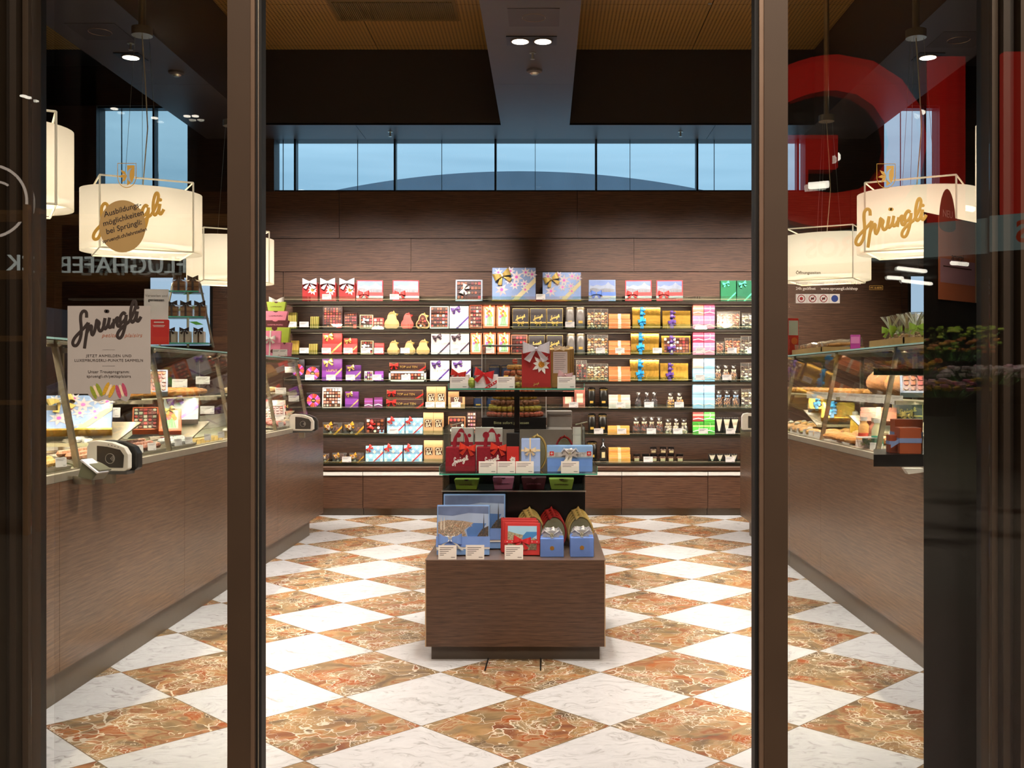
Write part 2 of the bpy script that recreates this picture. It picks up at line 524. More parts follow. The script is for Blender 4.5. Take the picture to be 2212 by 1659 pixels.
    cc.color_ramp.elements[0].color = (*hx('7d684e'), 1); cc.color_ramp.elements[1].position = .42; cc.color_ramp.elements[1].color = (*hx('bc905f'), 1)
    for p_, c_ in ((.56, 'a9552c'), (.66, 'ae9270'), (.84, '8a7458')):
        x = cc.color_ramp.elements.new(p_); x.color = (*hx(c_), 1)
    L(cb.outputs[0], tint.inputs[6]); L(cc.outputs[0], tint.inputs[7])
    v = math_('MAXIMUM', vein, vein2)
    vmix = N('ShaderNodeMix'); vmix.data_type = 'RGBA'; L(math_('MULTIPLY', v, v1=.8), vmix.inputs[0]); L(tint.outputs[2], vmix.inputs[6]); vmix.inputs[7].default_value = (*hx('f0dfc6'), 1)
    tmix = N('ShaderNodeMix'); tmix.data_type = 'RGBA'; L(par, tmix.inputs[0]); L(vmix.outputs[2], tmix.inputs[6]); L(cw.outputs[0], tmix.inputs[7])
    jm = N('ShaderNodeMix'); jm.data_type = 'RGBA'; L(joint, jm.inputs[0]); L(tmix.outputs[2], jm.inputs[6]); jm.inputs[7].default_value = (*hx('85735c'), 1)
    L(jm.outputs[2], b.inputs['Base Color'])
    b.inputs['Roughness'].default_value = .22
    b.inputs['Specular IOR Level'].default_value = .35
    return m


def perforated(name, a, b_, sc):
    m = bpy.data.materials.new(name); m.use_nodes = True
    nt = m.node_tree; b = nt.nodes['Principled BSDF']; N = nt.nodes.new; L = nt.links.new
    tc = N('ShaderNodeTexCoord'); mp = N('ShaderNodeMapping'); mp.inputs['Scale'].default_value = (sc, sc, sc); L(tc.outputs['Object'], mp.inputs[0])
    fr = N('ShaderNodeVectorMath'); fr.operation = 'FRACTION'; L(mp.outputs[0], fr.inputs[0])
    sb = N('ShaderNodeVectorMath'); sb.operation = 'SUBTRACT'; L(fr.outputs[0], sb.inputs[0]); sb.inputs[1].default_value = (.5, .5, 0)
    mu = N('ShaderNodeVectorMath'); mu.operation = 'MULTIPLY'; L(sb.outputs[0], mu.inputs[0]); mu.inputs[1].default_value = (1, 1, 0)
    ln = N('ShaderNodeVectorMath'); ln.operation = 'LENGTH'; L(mu.outputs[0], ln.inputs[0])
    lt = N('ShaderNodeMath'); lt.operation = 'LESS_THAN'; L(ln.outputs['Value'], lt.inputs[0]); lt.inputs[1].default_value = .27
    mx = N('ShaderNodeMix'); mx.data_type = 'RGBA'; L(lt.outputs[0], mx.inputs[0]); mx.inputs[6].default_value = (*hx(a), 1); mx.inputs[7].default_value = (*hx(b_), 1)
    L(mx.outputs[2], b.inputs['Base Color']); b.inputs['Roughness'].default_value = .45; b.inputs['Metallic'].default_value = .35
    return m


HB = 4.39       # underside of beams and soffit
HC = 5.23       # ceiling
YW = 12.15      # back wall
YG = 3.2        # shop front glass line
# ------------------------------------------------------------------ shell
struct('floor', MB().box(-6.3, 2.6, -.1, 6.1, YW + .2, 0, marble_floor()))
struct('floor_hall', MB().box(-30, -60, -.1, 30, 2.6, -.001, mat('6a6259', .35, 0, .05, 3)))
# back wall: wood panels below the clerestory, dark piers between the windows
wb_ = MB()
SILL = Z(413, YW)
J1, J2 = Z(515, YW), Z(587, YW)
g = .004
def panel(mb, x0, x1, z0, z1, m=WOODX): mb.box(x0 + g, YW, z0 + g, x1 - g, YW + .05, z1 - g, m)
for x0, x1 in ((-6.3, -4.9), (-4.9, X(733, YW)), (X(733, YW), X(1247, YW)), (X(1247, YW), 3.6), (3.6, 6.1)): panel(wb_, x0, x1, J1, SILL)
for x0, x1 in ((-6.3, -4.4), (-4.4, X(888, YW)), (X(888, YW), X(1369, YW)), (X(1369, YW), 4.4), (4.4, 6.1)): panel(wb_, x0, x1, J2, J1)
for x0, x1 in ((-6.3, -4.6), (-4.6, X(612, YW)), (X(612, YW), X(1632, YW)), (X(1632, YW), 4.2), (4.2, 6.1)): panel(wb_, x0, x1, 0, J2)
wb_.box(-6.3, YW + .03, 0, 6.1, YW + .16, SILL, mat('7d6350', .6))
struct('wall_back', wb_)
wp = MB()
W0, W1 = X(592, YW), X(1740, YW)
for x0, x1 in ((-6.3, X(208, YW)), (X(405, YW), W0), (W1, X(1910, YW)), (X(2030, YW), 6.1)):
    wp.box(x0, YW, SILL, x1, YW + .25, 5.4, DARKW)
wp.box(-6.3, YW, Z(228, YW), 6.1, YW + .25, 5.4, DARKW)
wp.box(W0, YW, HB, W1, YW + .25, 5.4, DARKW)
struct('wall_back.001', wp)
struct('wall_left', MB().box(-6.4, 2.6, 0, -6.3, YW + .2, 5.4, DARKW))
struct('wall_right', MB().box(6.1, 2.6, 0, 6.2, YW + .2, 5.4, DARKW))
# ceiling: perforated brass-coloured panels with joints, between dark beams
GOLDC = perforated('perforated_ceiling', 'b88a48', '5a3f1e', 26)
BEAM = mat('3f342f', .42, 0, .05, 6)
ce = MB()
for x0, x1 in ((-6.3, -3.99), (-3.226, -.496), (.27, 3.0), (3.77, 6.1)):
    yy = 2.6
    while yy < 11.4:
        y1 = min(yy + 1.25, 11.49); xx = x0
        n = max(1, round((x1 - x0) / 1.36)); w = (x1 - x0) / n
        for i in range(n):
            ce.box(x0 + i * w + .004, yy + .004, HC, x0 + (i + 1) * w - .004, y1 - .004, HC + .03, GOLDC)
        yy = y1
ce.box(-6.4, 2.6, HC + .02, 6.2, YW + .2, HC + .08, BLACK)
struct('ceiling', ce)
for i, bx in enumerate((-3.608, -.113, 3.385)):
    b0 = MB(); ys = [2.6, 5.2, 7.7, Z(0, 1) * 0 + 9.9, YW]
    for j in range(4): b0.box(bx - .383, ys[j] + .002, HB, bx + .383, ys[j + 1] - .002, HB + .02, BEAM)
    b0.box(bx - .383, 2.6, HB + .015, bx + .383, YW, HC + .02, BEAM)
    struct('ceiling_beam' + ('' if i == 0 else '.%03d' % i), b0)
# fascia and soffit in front of the clerestory
fa = MB()
for x0, x1 in ((-3.226, -.496), (.27, 3.0)):
    fa.box(x0, 11.49, HB + .005, x1, 11.55, HC, mat('1e140d', .6))
    xm = X(785 if x0 < 0 else 1530, 12); 
    fa.box(x0, 11.49, HB, xm, YW, HB + .02, BEAM); fa.box(xm + .004, 11.49, HB, x1, YW, HB + .02, BEAM)
struct('ceiling_soffit', fa)
# clerestory windows: mullions and clear panes
MUL = mat('1f2a33', .4, .5)
def clerestory(name, x0, x1, z1, xs, thin):
    fr = MB()
    fr.box(x0, YW + .04, SILL, x1, YW + .12, SILL + .02, MUL); fr.box(x0, YW + .04, z1 - .02, x1, YW + .12, z1, MUL)
    for x in xs: fr.box(x - .012, YW + .02, SILL, x + .012, YW + .14, z1, MUL)
    for x in thin: fr.box(x - .003, YW + .07, SILL, x + .003, YW + .09, z1, MUL)
    o = struct(name, fr)
    MB().box(x0, YW + .075, SILL, x1, YW + .085, z1, DOORG).build('pane', o)
clerestory('window_1', W0, W1, HB + .1, [X(p, YW) for p in (636, 852, 1070, 1288, 1507, 1725)], [X(p, YW) for p in (608, 770, 953, 1156, 1362, 1545)])
clerestory('window_2', X(208, YW), X(405, YW), Z(228, YW), [X(330, YW)], [X(p, YW) for p in (257,)])
clerestory('window_3', X(1910, YW), X(2030, YW), Z(228, YW), [X(2000, YW)], [X(1950, YW)])
# the arched roof of a neighbouring building behind the clerestory
ar = MB(); ap = [(-9 + 18 * i / 24, 0) for i in (0,)]
poly = [(-21, 2)] + [(17, 2)] + [(17 - 38 * i / 40, 17.7 - 2.6 * (abs(1 - 2 * i / 40)) ** 2.0) for i in range(41)]
ar.prism(poly, 80, 90, mat('7c8490', .6, 0, .1, .3))
o = ar.build('neighbouring_building'); tag(o, 'dark arched roof of a building seen through the middle clerestory panes', 'building')

# ------------------------------------------------------------------ ceiling fittings
def downlight(name, x, y, label, n=1):
    t = thing(name, label, 'ceiling light', (x, y, HB))
    w = .10 * n
    MB().box(-w - .01, -.11, -.006, w + .01, .11, .0, BLACK).build('housing', t)
    for i in range(n):
        cx = (i - (n - 1) / 2) * .19
        MB().lathe([(.082, -.012), (.082, -.006), (.07, -.006)], 20, (cx, 0, 0), BRONZL).build('trim_ring', t)
        MB().lathe([(.03, -.0135), (.07, -.0125)], 20, (cx, 0, 0), emis('fff1d8', 9)).build('lamp', t)
downlight('ceiling_downlight', -.115, 8.62, 'pair of lit round downlights in the middle ceiling beam', 2)
downlight('ceiling_downlight.001', -3.64, 9.05, 'single lit downlight in the left ceiling beam')
downlight('ceiling_downlight.002', 3.36, 9.05, 'single lit downlight in the right ceiling beam')
for i, (x, y, s) in enumerate(((-.09, 8.07, 'middle'), (-3.63, 8.4, 'left'), (3.45, 8.6, 'right'))):
    t = thing('ceiling_speaker', 'square flush loudspeaker panel in the %s ceiling beam' % s, 'loudspeaker', (x, y, HB))
    MB().box(-.2, -.2, -.003, .2, .2, 0, mat('372a26', .5)).build('panel', t)
    MB().tube([(.09 * cos(a * pi / 12), .09 * sin(a * pi / 12), -.004) for a in range(24)], .003, 4, BRONZL, True).build('ring', t)
for i, (x, y, s) in enumerate(((-.11, 8.95, 'middle ceiling beam beside the downlights'), (-3.5, 8.7, 'left ceiling beam'), (X(843, 11.8), 11.8, 'left half of the soffit'), (X(1470, 11.8), 11.8, 'right half of the soffit'))):
    t = thing('sprinkler', 'small metal sprinkler head in the ' + s, 'sprinkler', (x, y, HB))
    MB().lathe([(.03, -.004), (.03, 0)], 12, m=STEEL).build('rosette', t)
    MB().lathe([(.006, -.05), (.01, -.05), (.01, 0)], 8, m=STEEL).lathe([(.02, -.056), (.02, -.052)], 10, m=STEEL).build('head', t)
for x, y, s in ((-.1, 9.45, 'middle'), (-3.4, 9.5, 'left')):
    t = thing('smoke_detector', 'round smoke detector under the %s ceiling beam' % s, 'smoke detector', (x, y, HB))
    MB().lathe([(.05, -.03), (.07, -.018), (.075, 0)], 20, m=mat('4a3d38', .5)).build('body', t)
    MB().lathe([(.025, -.045), (.045, -.03)], 16, m=STEEL).build('sensor', t)
t = thing('air_vent', 'long slatted air vent in the brass ceiling left of the middle beam', 'vent', (-1.5, 10.25, HC))
MB().box(-.62, -.3, -.008, .62, .3, -.001, mat('7d6033', .5, .4)).build('frame', t)
sl = MB()
for i in range(60): sl.box(-.58 + i * .0196, -.24, -.02, -.58 + i * .0196 + .008, .24, -.006, mat('8c7446', .4, .5))
sl.build('slats', t)
t = thing('sprinkler', 'small sprinkler head under the brass ceiling right of the middle beam', 'sprinkler', (X(1530, 10.05), 9.95, HC))
MB().lathe([(.02, -.05), (.02, -.045), (.008, -.045), (.008, 0)], 10, m=STEEL).build('head', t)

# ------------------------------------------------------------------ shop front: posts, sliding leaves, side panes
HT = 3.35
def post(mb, x0, x1, y0=YG - .04, y1=YG + .05, m=BRONZE, z1=HT): mb.box(x0, y0, 0, x1, y1, z1, m)
def px(p, y=YG - .04): return X(p, y)
d1 = MB(); post(d1, px(491), px(540)); post(d1, px(540), px(549), YG - .035, m=BRONZL)
d1.box(px(549), YG - .02, 0, px(561), YG + .03, HT, GASKET); d1.box(px(554), YG - .025, 0, px(556), YG - .02, HT, STEEL)
d1.box(-1.62, YG - .02, 0, px(491), YG + .02, .09, BRONZE); d1.box(-1.62, YG - .02, HT - .1, px(491), YG + .02, HT, BRONZE)
L1 = struct('door_1', d1); MB().box(-1.61, YG - .004, .09, px(491), YG + .004, HT - .1, DOORG).build('pane', L1)
d2 = MB(); post(d2, px(1651), px(1702)); post(d2, px(1641), px(1651), YG - .035, m=BRONZL)
d2.box(px(1633), YG - .02, 0, px(1641), YG + .03, HT, GASKET)
d2.box(px(1702), YG - .02, 0, 1.40, YG + .02, .09, BRONZE); d2.box(px(1702), YG - .02, HT - .1, 1.40, YG + .02, HT, BRONZE)
L2 = struct('door_2', d2); MB().box(px(1702), YG - .004, .09, 1.40, YG + .004, HT - .1, DOORG).build('pane', L2)
# outer frame stacks: nested vertical profiles
def stack(x0, sgn, name):
    s_ = MB()
    for i, (a, w, y) in enumerate(((0, .018, -.02), (.022, .020, -.05), (.048, .014, -.03), (.068, .024, -.065), (.098, .016, -.045), (.12, .05, -.08), (.18, .03, -.06), (.22, .2, -.09))):
        xa = x0 + sgn * a; xb = x0 + sgn * (a + w)
        s_.box(min(xa, xb), YG + y, 0, max(xa, xb), YG + .06, HT, (BRONZE, mat('3a2c20', .5, .3), mat('2b2119', .5, .3))[i % 3])
    xa, xb = x0 + sgn * .002, x0 + sgn * .42
    s_.box(min(xa, xb), YG + .03, 0, max(xa, xb), YG + .1, HT, BLACK)
    struct(name, s_)
stack(px(68, YG), -1, 'trim_1'); stack(px(2137, YG), 1, 'trim_2')
struct('trim_3', MB().box(-2.1, YG - .12, HT, 1.9, YG + .12, HT + .3, BRONZE))
fw = MB(); fw.box(-30, YG - .06, 0, -2.0, YG + .06, 7.5, DARKW); fw.box(1.8, YG - .06, 0, 30, YG + .06, 7.5, DARKW); fw.box(-2.0, YG - .06, HT + .3, 1.8, YG + .06, 7.5, DARKW)
struct('wall_front', fw)
# a second, inner glass panel parked behind each leaf
for nm, xa, xb in (('window_6', -2.4, -1.537), ('window_7', 1.328, 2.2)):
    f_ = MB(); f_.box(xa, YG - .125, 0, xb, YG - .11, .04, BRONZE)
    o = struct(nm, f_); MB().box(xa, YG - .121, .04, xb, YG - .115, HT, DOORG).build('pane', o)
for nm, xa, xb in (('window_4', -1.60, -1.02), ('window_5', X(1705, 3.36), 1.56)):
    f_ = MB(); f_.box(xa, 3.35, 0, xb, 3.37, .02, BRONZE)
    o = struct(nm, f_); MB().box(xa, 3.357, .02, xb, 3.363, HT - .05, glass_mat('inner_glass', (.97, .97, .97), .02)).build('pane', o)

# ------------------------------------------------------------------ the station hall behind the viewer (seen mirrored in the glass)
struct('ceiling_hall', MB().box(-30, -60, 7.5, 30, YG - .06, 7.6, mat('2a2826', .8)))
struct('wall_hall_left', MB().box(-30.2, -60, 0, -30, YG, 7.6, mat('3a3632', .8)))
struct('wall_hall_right', MB().box(30, -60, 0, 30.2, YG, 7.6, mat('3a3632', .8)))
struct('wall_hall', MB().box(-30, -60.2, 0, 30, -60, 7.6, mat('3a3632', .8)))
REDL = emis('d8241c', 1.6)
MY = 2 * YG
def mirror(pxl, pyl, D):
    """where a thing really stands whose mirror image in the front glass is at distance D"""
    return X(pxl, D), MY - D, Z(pyl, D)
for ch, p0 in (('S', 700), ('O', 1000), ('R', 1360), ('G', 1668), ('I', 2006), ('M', 2150)):
    x, y, z = mirror(p0, 472, 16.4)
    me = text_mesh(ch, 3.6, REDL, .16, 0, 'LEFT', 1., .10)
    o = put('sign_letter', me, None, (x, y, z), (pi / 2, 0, pi))
    w = max(v.co.x for v in me.vertices); o.location.x = x + w
    tag(o, 'huge red letter %s of the station sign mirrored in the right glass' % ch, 'letter', 'red letters of the station hall sign')
# pale sign band with red lettering
xa, ya, z1 = mirror(1690, 508, 16.4); xb, yb, _ = mirror(2330, 460, 14.0); z0 = Z(575, 16.4)
t = thing('sign_band', 'long pale illuminated sign band with red lettering, mirrored in the right glass', 'sign', (xa, ya, z0), math.atan2(yb - ya, xb - xa) + pi)
wd = math.hypot(xb - xa, yb - ya)
MB().box(-wd, 0, 0, 0, .1, z1 - z0, emis('b9d0c8', .85)).build('board', t)
for k, pos in ((0, -1.15), (1, -4.1)):
    lettering('MIGROS', .42, emis('d8401c', 1.1), t, (pos, -.01, .1), bold=.01, depth=.01)
x, y, z = mirror(405, 590, 16.4)
o = put('sign_lettering', text_mesh('FLUGHAFEBECK', .385, emis('dfe6dc', 2.6), .03, 0, 'LEFT', 1.0), None, (x, y, z), (pi / 2, 0, pi))
tag(o, 'white lettering of the bakery opposite, mirrored in the left glass', 'sign')
x, y, z = mirror(-2, 440, 16.4)
t = thing('bakery_emblem', 'white neon ring with a spiral inside, mirrored at the left edge', 'sign', (x, y, z), pi)
NE = emis('ffe8d4', 3.2)
MB().tube([(.56 * cos(a * pi / 32), 0, .56 * sin(a * pi / 32)) for a in range(64)], .022, 6, NE, True).build('ring', t)
MB().tube([(-.10 + .28 * cos(a), 0, .28 * sin(a) + .02) for a in [2.2 - .12 * k for k in range(40)]], .018, 6, NE).build('spiral', t)
EM = emis('fff4e2', 11)
k = 0
for p0, p1, q0, q1, zz in ((1930, 1995, 224, 243, 6.9), (1738, 1812, 350, 338, 6.9), (1745, 1790, 402, 398, 6.9), (1940, 2000, 579, 586, 7.2), (1950, 2012, 606, 613, 7.2), (1918, 1950, 599, 601, 7.2), (1955, 1990, 632, 638, 7.2), (2052, 2102, 443, 452, 7.2), (2055, 2090, 568, 571, 7.2)):
    D0 = (zz - H) * F / (CY - q0); D1 = (zz - H) * F / (CY - q1)
    a = (X(p0, D0), MY - D0, zz); b = (X(p1, D1), MY - D1, zz)
    o = MB().tube([a, b], .05 if D0 < 25 else .1, 6, EM).build('ceiling_tube_light')
    tag(o, 'bright tube light under the hall ceiling, mirrored in the right glass', 'lamp', 'tube lights of the station hall'); k += 1
for p0, q0, zz in ((65, 214, 6.9), (75, 217, 6.9), (247, 234, 6.9), (334, 254, 6.9), (404, 250, 6.9), (422, 250, 6.9), (1036, 407, 6.9)):
    D0 = (zz - H) * F / (CY - q0)
    o = MB().lathe([(.07, -.02), (.07, 0)], 12, (X(p0, D0), MY - D0, zz), EM).build('hall_spotlight')
    tag(o, 'small round light under the hall ceiling, mirrored in the left glass', 'lamp', 'round lights of the station hall')
# warm wood shelves of the bakery opposite, with loaves
t = thing('bakery_shelf', 'lit wooden bakery shelf of the stall opposite, mirrored at the left', 'shelf', (-5.6, -4.6, 0))
for i, z_ in enumerate((1.3, 1.95, 2.6, 3.2)):
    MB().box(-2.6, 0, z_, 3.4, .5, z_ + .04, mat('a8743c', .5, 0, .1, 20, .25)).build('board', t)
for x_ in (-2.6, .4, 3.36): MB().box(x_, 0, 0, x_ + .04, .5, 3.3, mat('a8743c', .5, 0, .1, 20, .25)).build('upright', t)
light('bakery_light', 'AREA', (-5.3, -3.6, 7.0), 160, WARM, (-5.3, -4.6, 1.8), size=3, sy=.4)
# ------------------------------------------------------------------ product builders (all face -Y, origin at base centre front edge)
def gift_bow(mb, c, s, m, tails=True, tilt=0., knot=None):
    """two loops, two tails and a knot, facing -Y"""
    ct, st = cos(tilt), sin(tilt)
    def R(x, y, z): return (c[0] + x * ct - z * st, c[1] + y, c[2] + x * st + z * ct)
    for sg in (-1, 1):
        pts = []; ws = []
        for k in range(13):
            a = 2 * pi * k / 12
            r_ = (1 - cos(a)) / 2
            x = sg * s * 1.0 * r_ ** .8
            pts.append(R(x, -.30 * s * sin(a) - .12 * s, .10 * s * r_))
            h = s * (.10 + .36 * sin(a / 2) ** 1.5)
            w = Vector(R(0, 0, h)) - Vector(R(0, 0, 0)); ws.append(w)
        mb.strip(pts, ws, s * .012, m)
        if tails:
            pts = []; ws = []
            for k in range(6):
                t_ = k / 5
                pts.append(R(sg * s * (.08 + .62 * t_), -.10 * s - .05 * s * sin(pi * t_), -s * (.05 + .85 * t_)))
                h = s * (.08 + .14 * t_); ws.append(Vector(R(h, 0, h * .55 * sg)) - Vector(R(0, 0, 0)))
            mb.strip(pts, ws, s * .012, m)
    mb.ball(R(0, -.16 * s, 0), s * .17, knot or m, 8)
    return mb


def rb(w, d, h, m, x0=0, z0=0, y0=0):
    return MB().box(x0 - w / 2, y0, z0, x0 + w / 2, y0 + d, z0 + h, m)


def diag_band(mb, w, h, bw, m, y=-.0015, flip=1):
    """ribbon across the lower right corner of the front"""
    a = min(w, h) * .55
    p = [(flip * (w / 2 - a - bw), 0), (flip * (w / 2 - a), 0), (flip * w / 2, a), (flip * w / 2, a + bw)]
    if flip < 0: p = p[::-1]
    mb.prism(p, y, .0, m)


def edelweiss(mb, c, r, y, mp, mc, n=9):
    for k in range(n):
        a = 2 * pi * k / n + .2; rr = r * (1 if k % 2 else .82)
        dx, dz = cos(a), sin(a); nx, nz = -dz, dx
        P = [(c[0] + dx * r * .2 - nx * r * .10, c[1] + dz * r * .2 - nz * r * .10), (c[0] + dx * rr * .6 - nx * r * .17, c[1] + dz * rr * .6 - nz * r * .17),
             (c[0] + dx * rr, c[1] + dz * rr), (c[0] + dx * rr * .6 + nx * r * .17, c[1] + dz * rr * .6 + nz * r * .17), (c[0] + dx * r * .2 + nx * r * .10, c[1] + dz * r * .2 + nz * r * .10)]
        mb.prism(P, y - r * .05 * (1 + .3 * (k % 2)), y, mp)
    mb.disc(c, r * .30, y - r * .1, y, mc, 12)
    for k in range(6):
        a = pi * k / 3; mb.ball((c[0] + r * .19 * cos(a), y - r * .1, c[1] + r * .19 * sin(a)), r * .08, mc, 6)
    mb.ball((c[0], y - r * .1, c[1]), r * .08, mc, 6)


def town(mb, x0, x1, z0, z1, y, seed=1, n=80):
    """tiny printed houses, larger towards the foot of the picture"""
    R_ = random.Random(seed); cs = [mat(c, .6, 0, 0) for c in ('e6d6b8', 'b8704c', 'd9c09a', '8a7460', 'f0e4d0', '6a7a4c', 'c98a5c')]
    for k in range(n):
        t_ = R_.random(); z = z0 + (z1 - z0) * t_; s = (x1 - x0) * (.045 - .03 * t_); x = x0 + s + R_.random() * (x1 - x0 - 2 * s)
        c = R_.choice(cs); yy = y - .0008 + .0006 * t_ - .00002 * (k % 9)
        mb.prism([(x - s / 2, z), (x + s / 2, z), (x + s / 2, z + s * .7), (x, z + s * 1.2), (x - s / 2, z + s * .7)], yy, y, c)


def flower(mb, c, r, y, mp, mc, n=6, rot=0.):
    for k in range(n):
        a = 2 * pi * k / n + rot
        dx, dz = cos(a), sin(a); nx, nz = -dz, dx
        mb.prism([(c[0], c[1]), (c[0] + dx * r * .45 - nx * r * .2, c[1] + dz * r * .45 - nz * r * .2), (c[0] + dx * r, c[1] + dz * r), (c[0] + dx * r * .45 + nx * r * .2, c[1] + dz * r * .45 + nz * r * .2)], y - .0008 - .0002 * (k % 2), y, mp)
    mb.disc(c, r * .22, y - .0016, y, mc, 8)


REDM = mat('c92a24', .45); REDD = mat('9c1a1c', .5); CREAM = mat('f2dcb4', .6); SILV = mat('c9ccd2', .3, .7)
PINKM = mat('f08fae', .5); GRN = mat('b7cf4a', .5); MAROON = mat('5c1a26', .45); BLUEL = mat('8fb2e6', .5); BLUEM = mat('5f8bd8', .5)
PALEB = mat('a9c9e8', .5); PURP = mat('7a2a86', .45); VIOL = mat('4b2a6e', .4); TEAL = mat('1f7fb0', .35); ORNG = mat('d9713c', .5)
CHOC = mat('4a2316', .4); CHOM = mat('7c4426', .4); WHCH = mat('f3e4c8', .45); SALM = mat('d9826a', .5); TRAY = mat('e9ded2', .6)
GOLDR = mat('e0bd6a', .3, .5); MINT = mat('58c79a', .4); DGRN = mat('176b3f', .45); LEAFG = mat('4fae3c', .5)
PIC_SKY = mat('8698cc', .5, 0, .12, 6); PIC_SNOW = mat('c3cadb', .5, 0, .1, 20); PIC_ROCK = mat('827e80', .5, 0, .25, 40)
PR_COL = [CHOC, CHOM, mat('6b2a24', .4), mat('a9573a', .4), WHCH, mat('b23a3a', .4), CHOC, mat('8a5030', .4)]


def pralines(mb, w, h, cols, rows, y=0., pal=PR_COL, seed=0, z0=0.):
    R_ = random.Random(seed); cw, ch = w / cols, h / rows
    for i in range(cols):
        for j in range(rows):
            c = (-w / 2 + (i + .5) * cw, z0 + (j + .5) * ch); m = R_.choice(pal); r = min(cw, ch) * .38
            if R_.random() < .5: mb.disc(c, r, y - r * .6, y, m, 8)
            else: mb.prism([(c[0] - r, c[1] - r), (c[0] + r, c[1] - r), (c[0] + r, c[1] + r), (c[0] - r, c[1] + r)], y - r * .6, y, m)


CACHE = {}


def template(key, fn):
    """fn(root) builds the parts once on a hidden-free root; later calls copy it"""
    if key in CACHE: return copy_tree(CACHE[key])
    r = bpy.data.objects.new('tmp', None); COL.objects.link(r); r.empty_display_size = .05
    fn(r); CACHE[key] = r
    ch = list(r.children)
    for c in ch[1:]:
        if c.name.split('.')[0] in ('printed_picture', 'printed_flowers', 'printed_tulips', 'printed_diamonds', 'printed_petals', 'printed_panel', 'printed_band', 'printed_cows_band', 'printed_spots', 'printed_dots', 'printed_hearts', 'logo', 'lettering', 'gilt_edge', 'gilt_line', 'gold_seal', 'ingredient_label'):
            c.parent = ch[0]
    return r


def k_bowbox(r, w, d, h, color='c92a24', bow='gold', pic=None, band=None, text=None, top=True):
    m = mat(color, .45)
    bm = {'gold': GOLDR, 'white': mat('e6e2ea', .45), 'red': REDM, 'blue': TEAL, 'purple': VIOL, 'dark': mat('3a2430', .4), 'mint': MINT, 'pblue': mat('6f8fd0', .4)}[bow]
    rb(w, d, h, m).build('box', r, bevel=.003)
    b = MB()
    if band == 'diag': diag_band(b, w, h, w * .12, bm)
    elif band == 'low': b.box(-w / 2 - .0015, -.0015, h * .16, w / 2 + .0015, d * .5, h * .42, bm)
    if b.v: b.build('ribbon', r)
    gift_bow(MB(), ((-w * .18 if band == 'diag' else -w * .2), -.004, h * (.86 if band == 'diag' else .32)), w * (.24 if band == 'diag' else .2), bm, tilt=.3).build('bow', r)
    if text: lettering(text, w * .17, GOLDR, r, (0, -.001, h * .42))


def k_mount(r, w, d, h, color='b02a2c', low='c93a34'):
    rb(w, d, h, mat(color, .45)).build('box', r, bevel=.003)
    p = MB(); y = -.0012; e = w * .04
    p.box(-w / 2 + e, y, h * .18, w / 2 - e, 0, h - e, PIC_SKY)
    pts = [(-w / 2 + e, h * .42), (w / 2 - e, h * .42), (w / 2 - e, h * .70), (w * .32, h * .78), (w * .22, h * .90), (w * .12, h * .76), (-.02 * w, h * .72), (-w * .2, h * .77), (-w * .34, h * .70), (-w / 2 + e, h * .74)]
    p.prism(pts, y * 1.4, 0, PIC_SNOW)
    p.prism([(-w / 2 + e, h * .36), (w / 2 - e, h * .36), (w / 2 - e, h * .56), (w * .1, h * .6), (-w * .1, h * .55), (-w * .3, h * .62), (-w / 2 + e, h * .58)], y * 1.8, 0, PIC_ROCK)
    p.build('printed_picture', r)
    b = MB(); b.box(-w / 2 - .001, -.003, h * .26, w / 2 + .001, d * .4, h * .42, mat(low, .4)); b.box(-w / 2 - .001, -.003, h * .14, w / 2 + .001, .001, h * .25, WHITE); b.build('ribbon', r)
    gift_bow(MB(), (-w * .22, -.005, h * .36), w * .2, mat(low, .4), knot=WHITE).build('bow', r)


def k_edelbox(r, w, d, h, big=False):
    b = MB(); b.prism([(-w / 2, 0), (w / 2, 0), (w / 2, h * .8), (w * .36, h * .9), (-w * .36, h * .9), (-w / 2, h * .8)], 0, d, mat('a3221f', .5)); b.build('box', r, bevel=.002)
    e = MB(); edelweiss(e, (w * .18, h * .52), w * .36, -.001, WHITE, mat('d99a34', .5)); e.build('edelweiss', r)
    gift_bow(MB(), (0, -.01, h * .86), w * .46, mat('e9e6ee', .45)).build('bow', r)
    if big:
        l = MB(); script_logo(l, w * .2, GOLDR, y=-.001, x0=0, z0=h * .09); l.build('logo', r)
        MB().box(-w / 2 - .004, -.004, -.0005, w / 2 + .004, d + .004, .006, GOLDP).build('base', r)


def k_flowerbox(r, w, d, h):
    rb(w, d, h, mat('8fa3cc', .45)).build('box', r, bevel=.004)
    f = MB(); R_ = random.Random(5); mp = mat('f6e3e0', .5); mc = mat('ec5fc0', .5)
    for (a, b, s) in ((.06, .72, .17), (.27, .86, .13), (.42, .80, .13), (.24, .52, .12), (.02, .48, .13), (-.28, .34, .17), (.26, .34, .12), (-.36, .86, .12), (-.08, .90, .12), (-.12, .6, .1)):
        flower(f, (a * w, b * h), s * w * .95, -.0006, mp, mc, 7, R_.random())
    f.build('printed_flowers', r)
    b = MB(); diag_band(b, w, h, w * .14, mat('f0dca8', .5), -.002); b.build('ribbon', r)
    gift_bow(MB(), (-w * .27, -.006, h * .76), w * .2, GOLDR, tilt=.4, knot=WHITE).build('bow', r)
    l = MB(); script_logo(l, w * .12, CREAM, y=-.001, z0=h * .14); l.build('logo', r)
    MB().box(-w / 2 - .003, -.003, -.0005, w / 2 + .003, d + .003, .012, GOLDP).build('base', r)


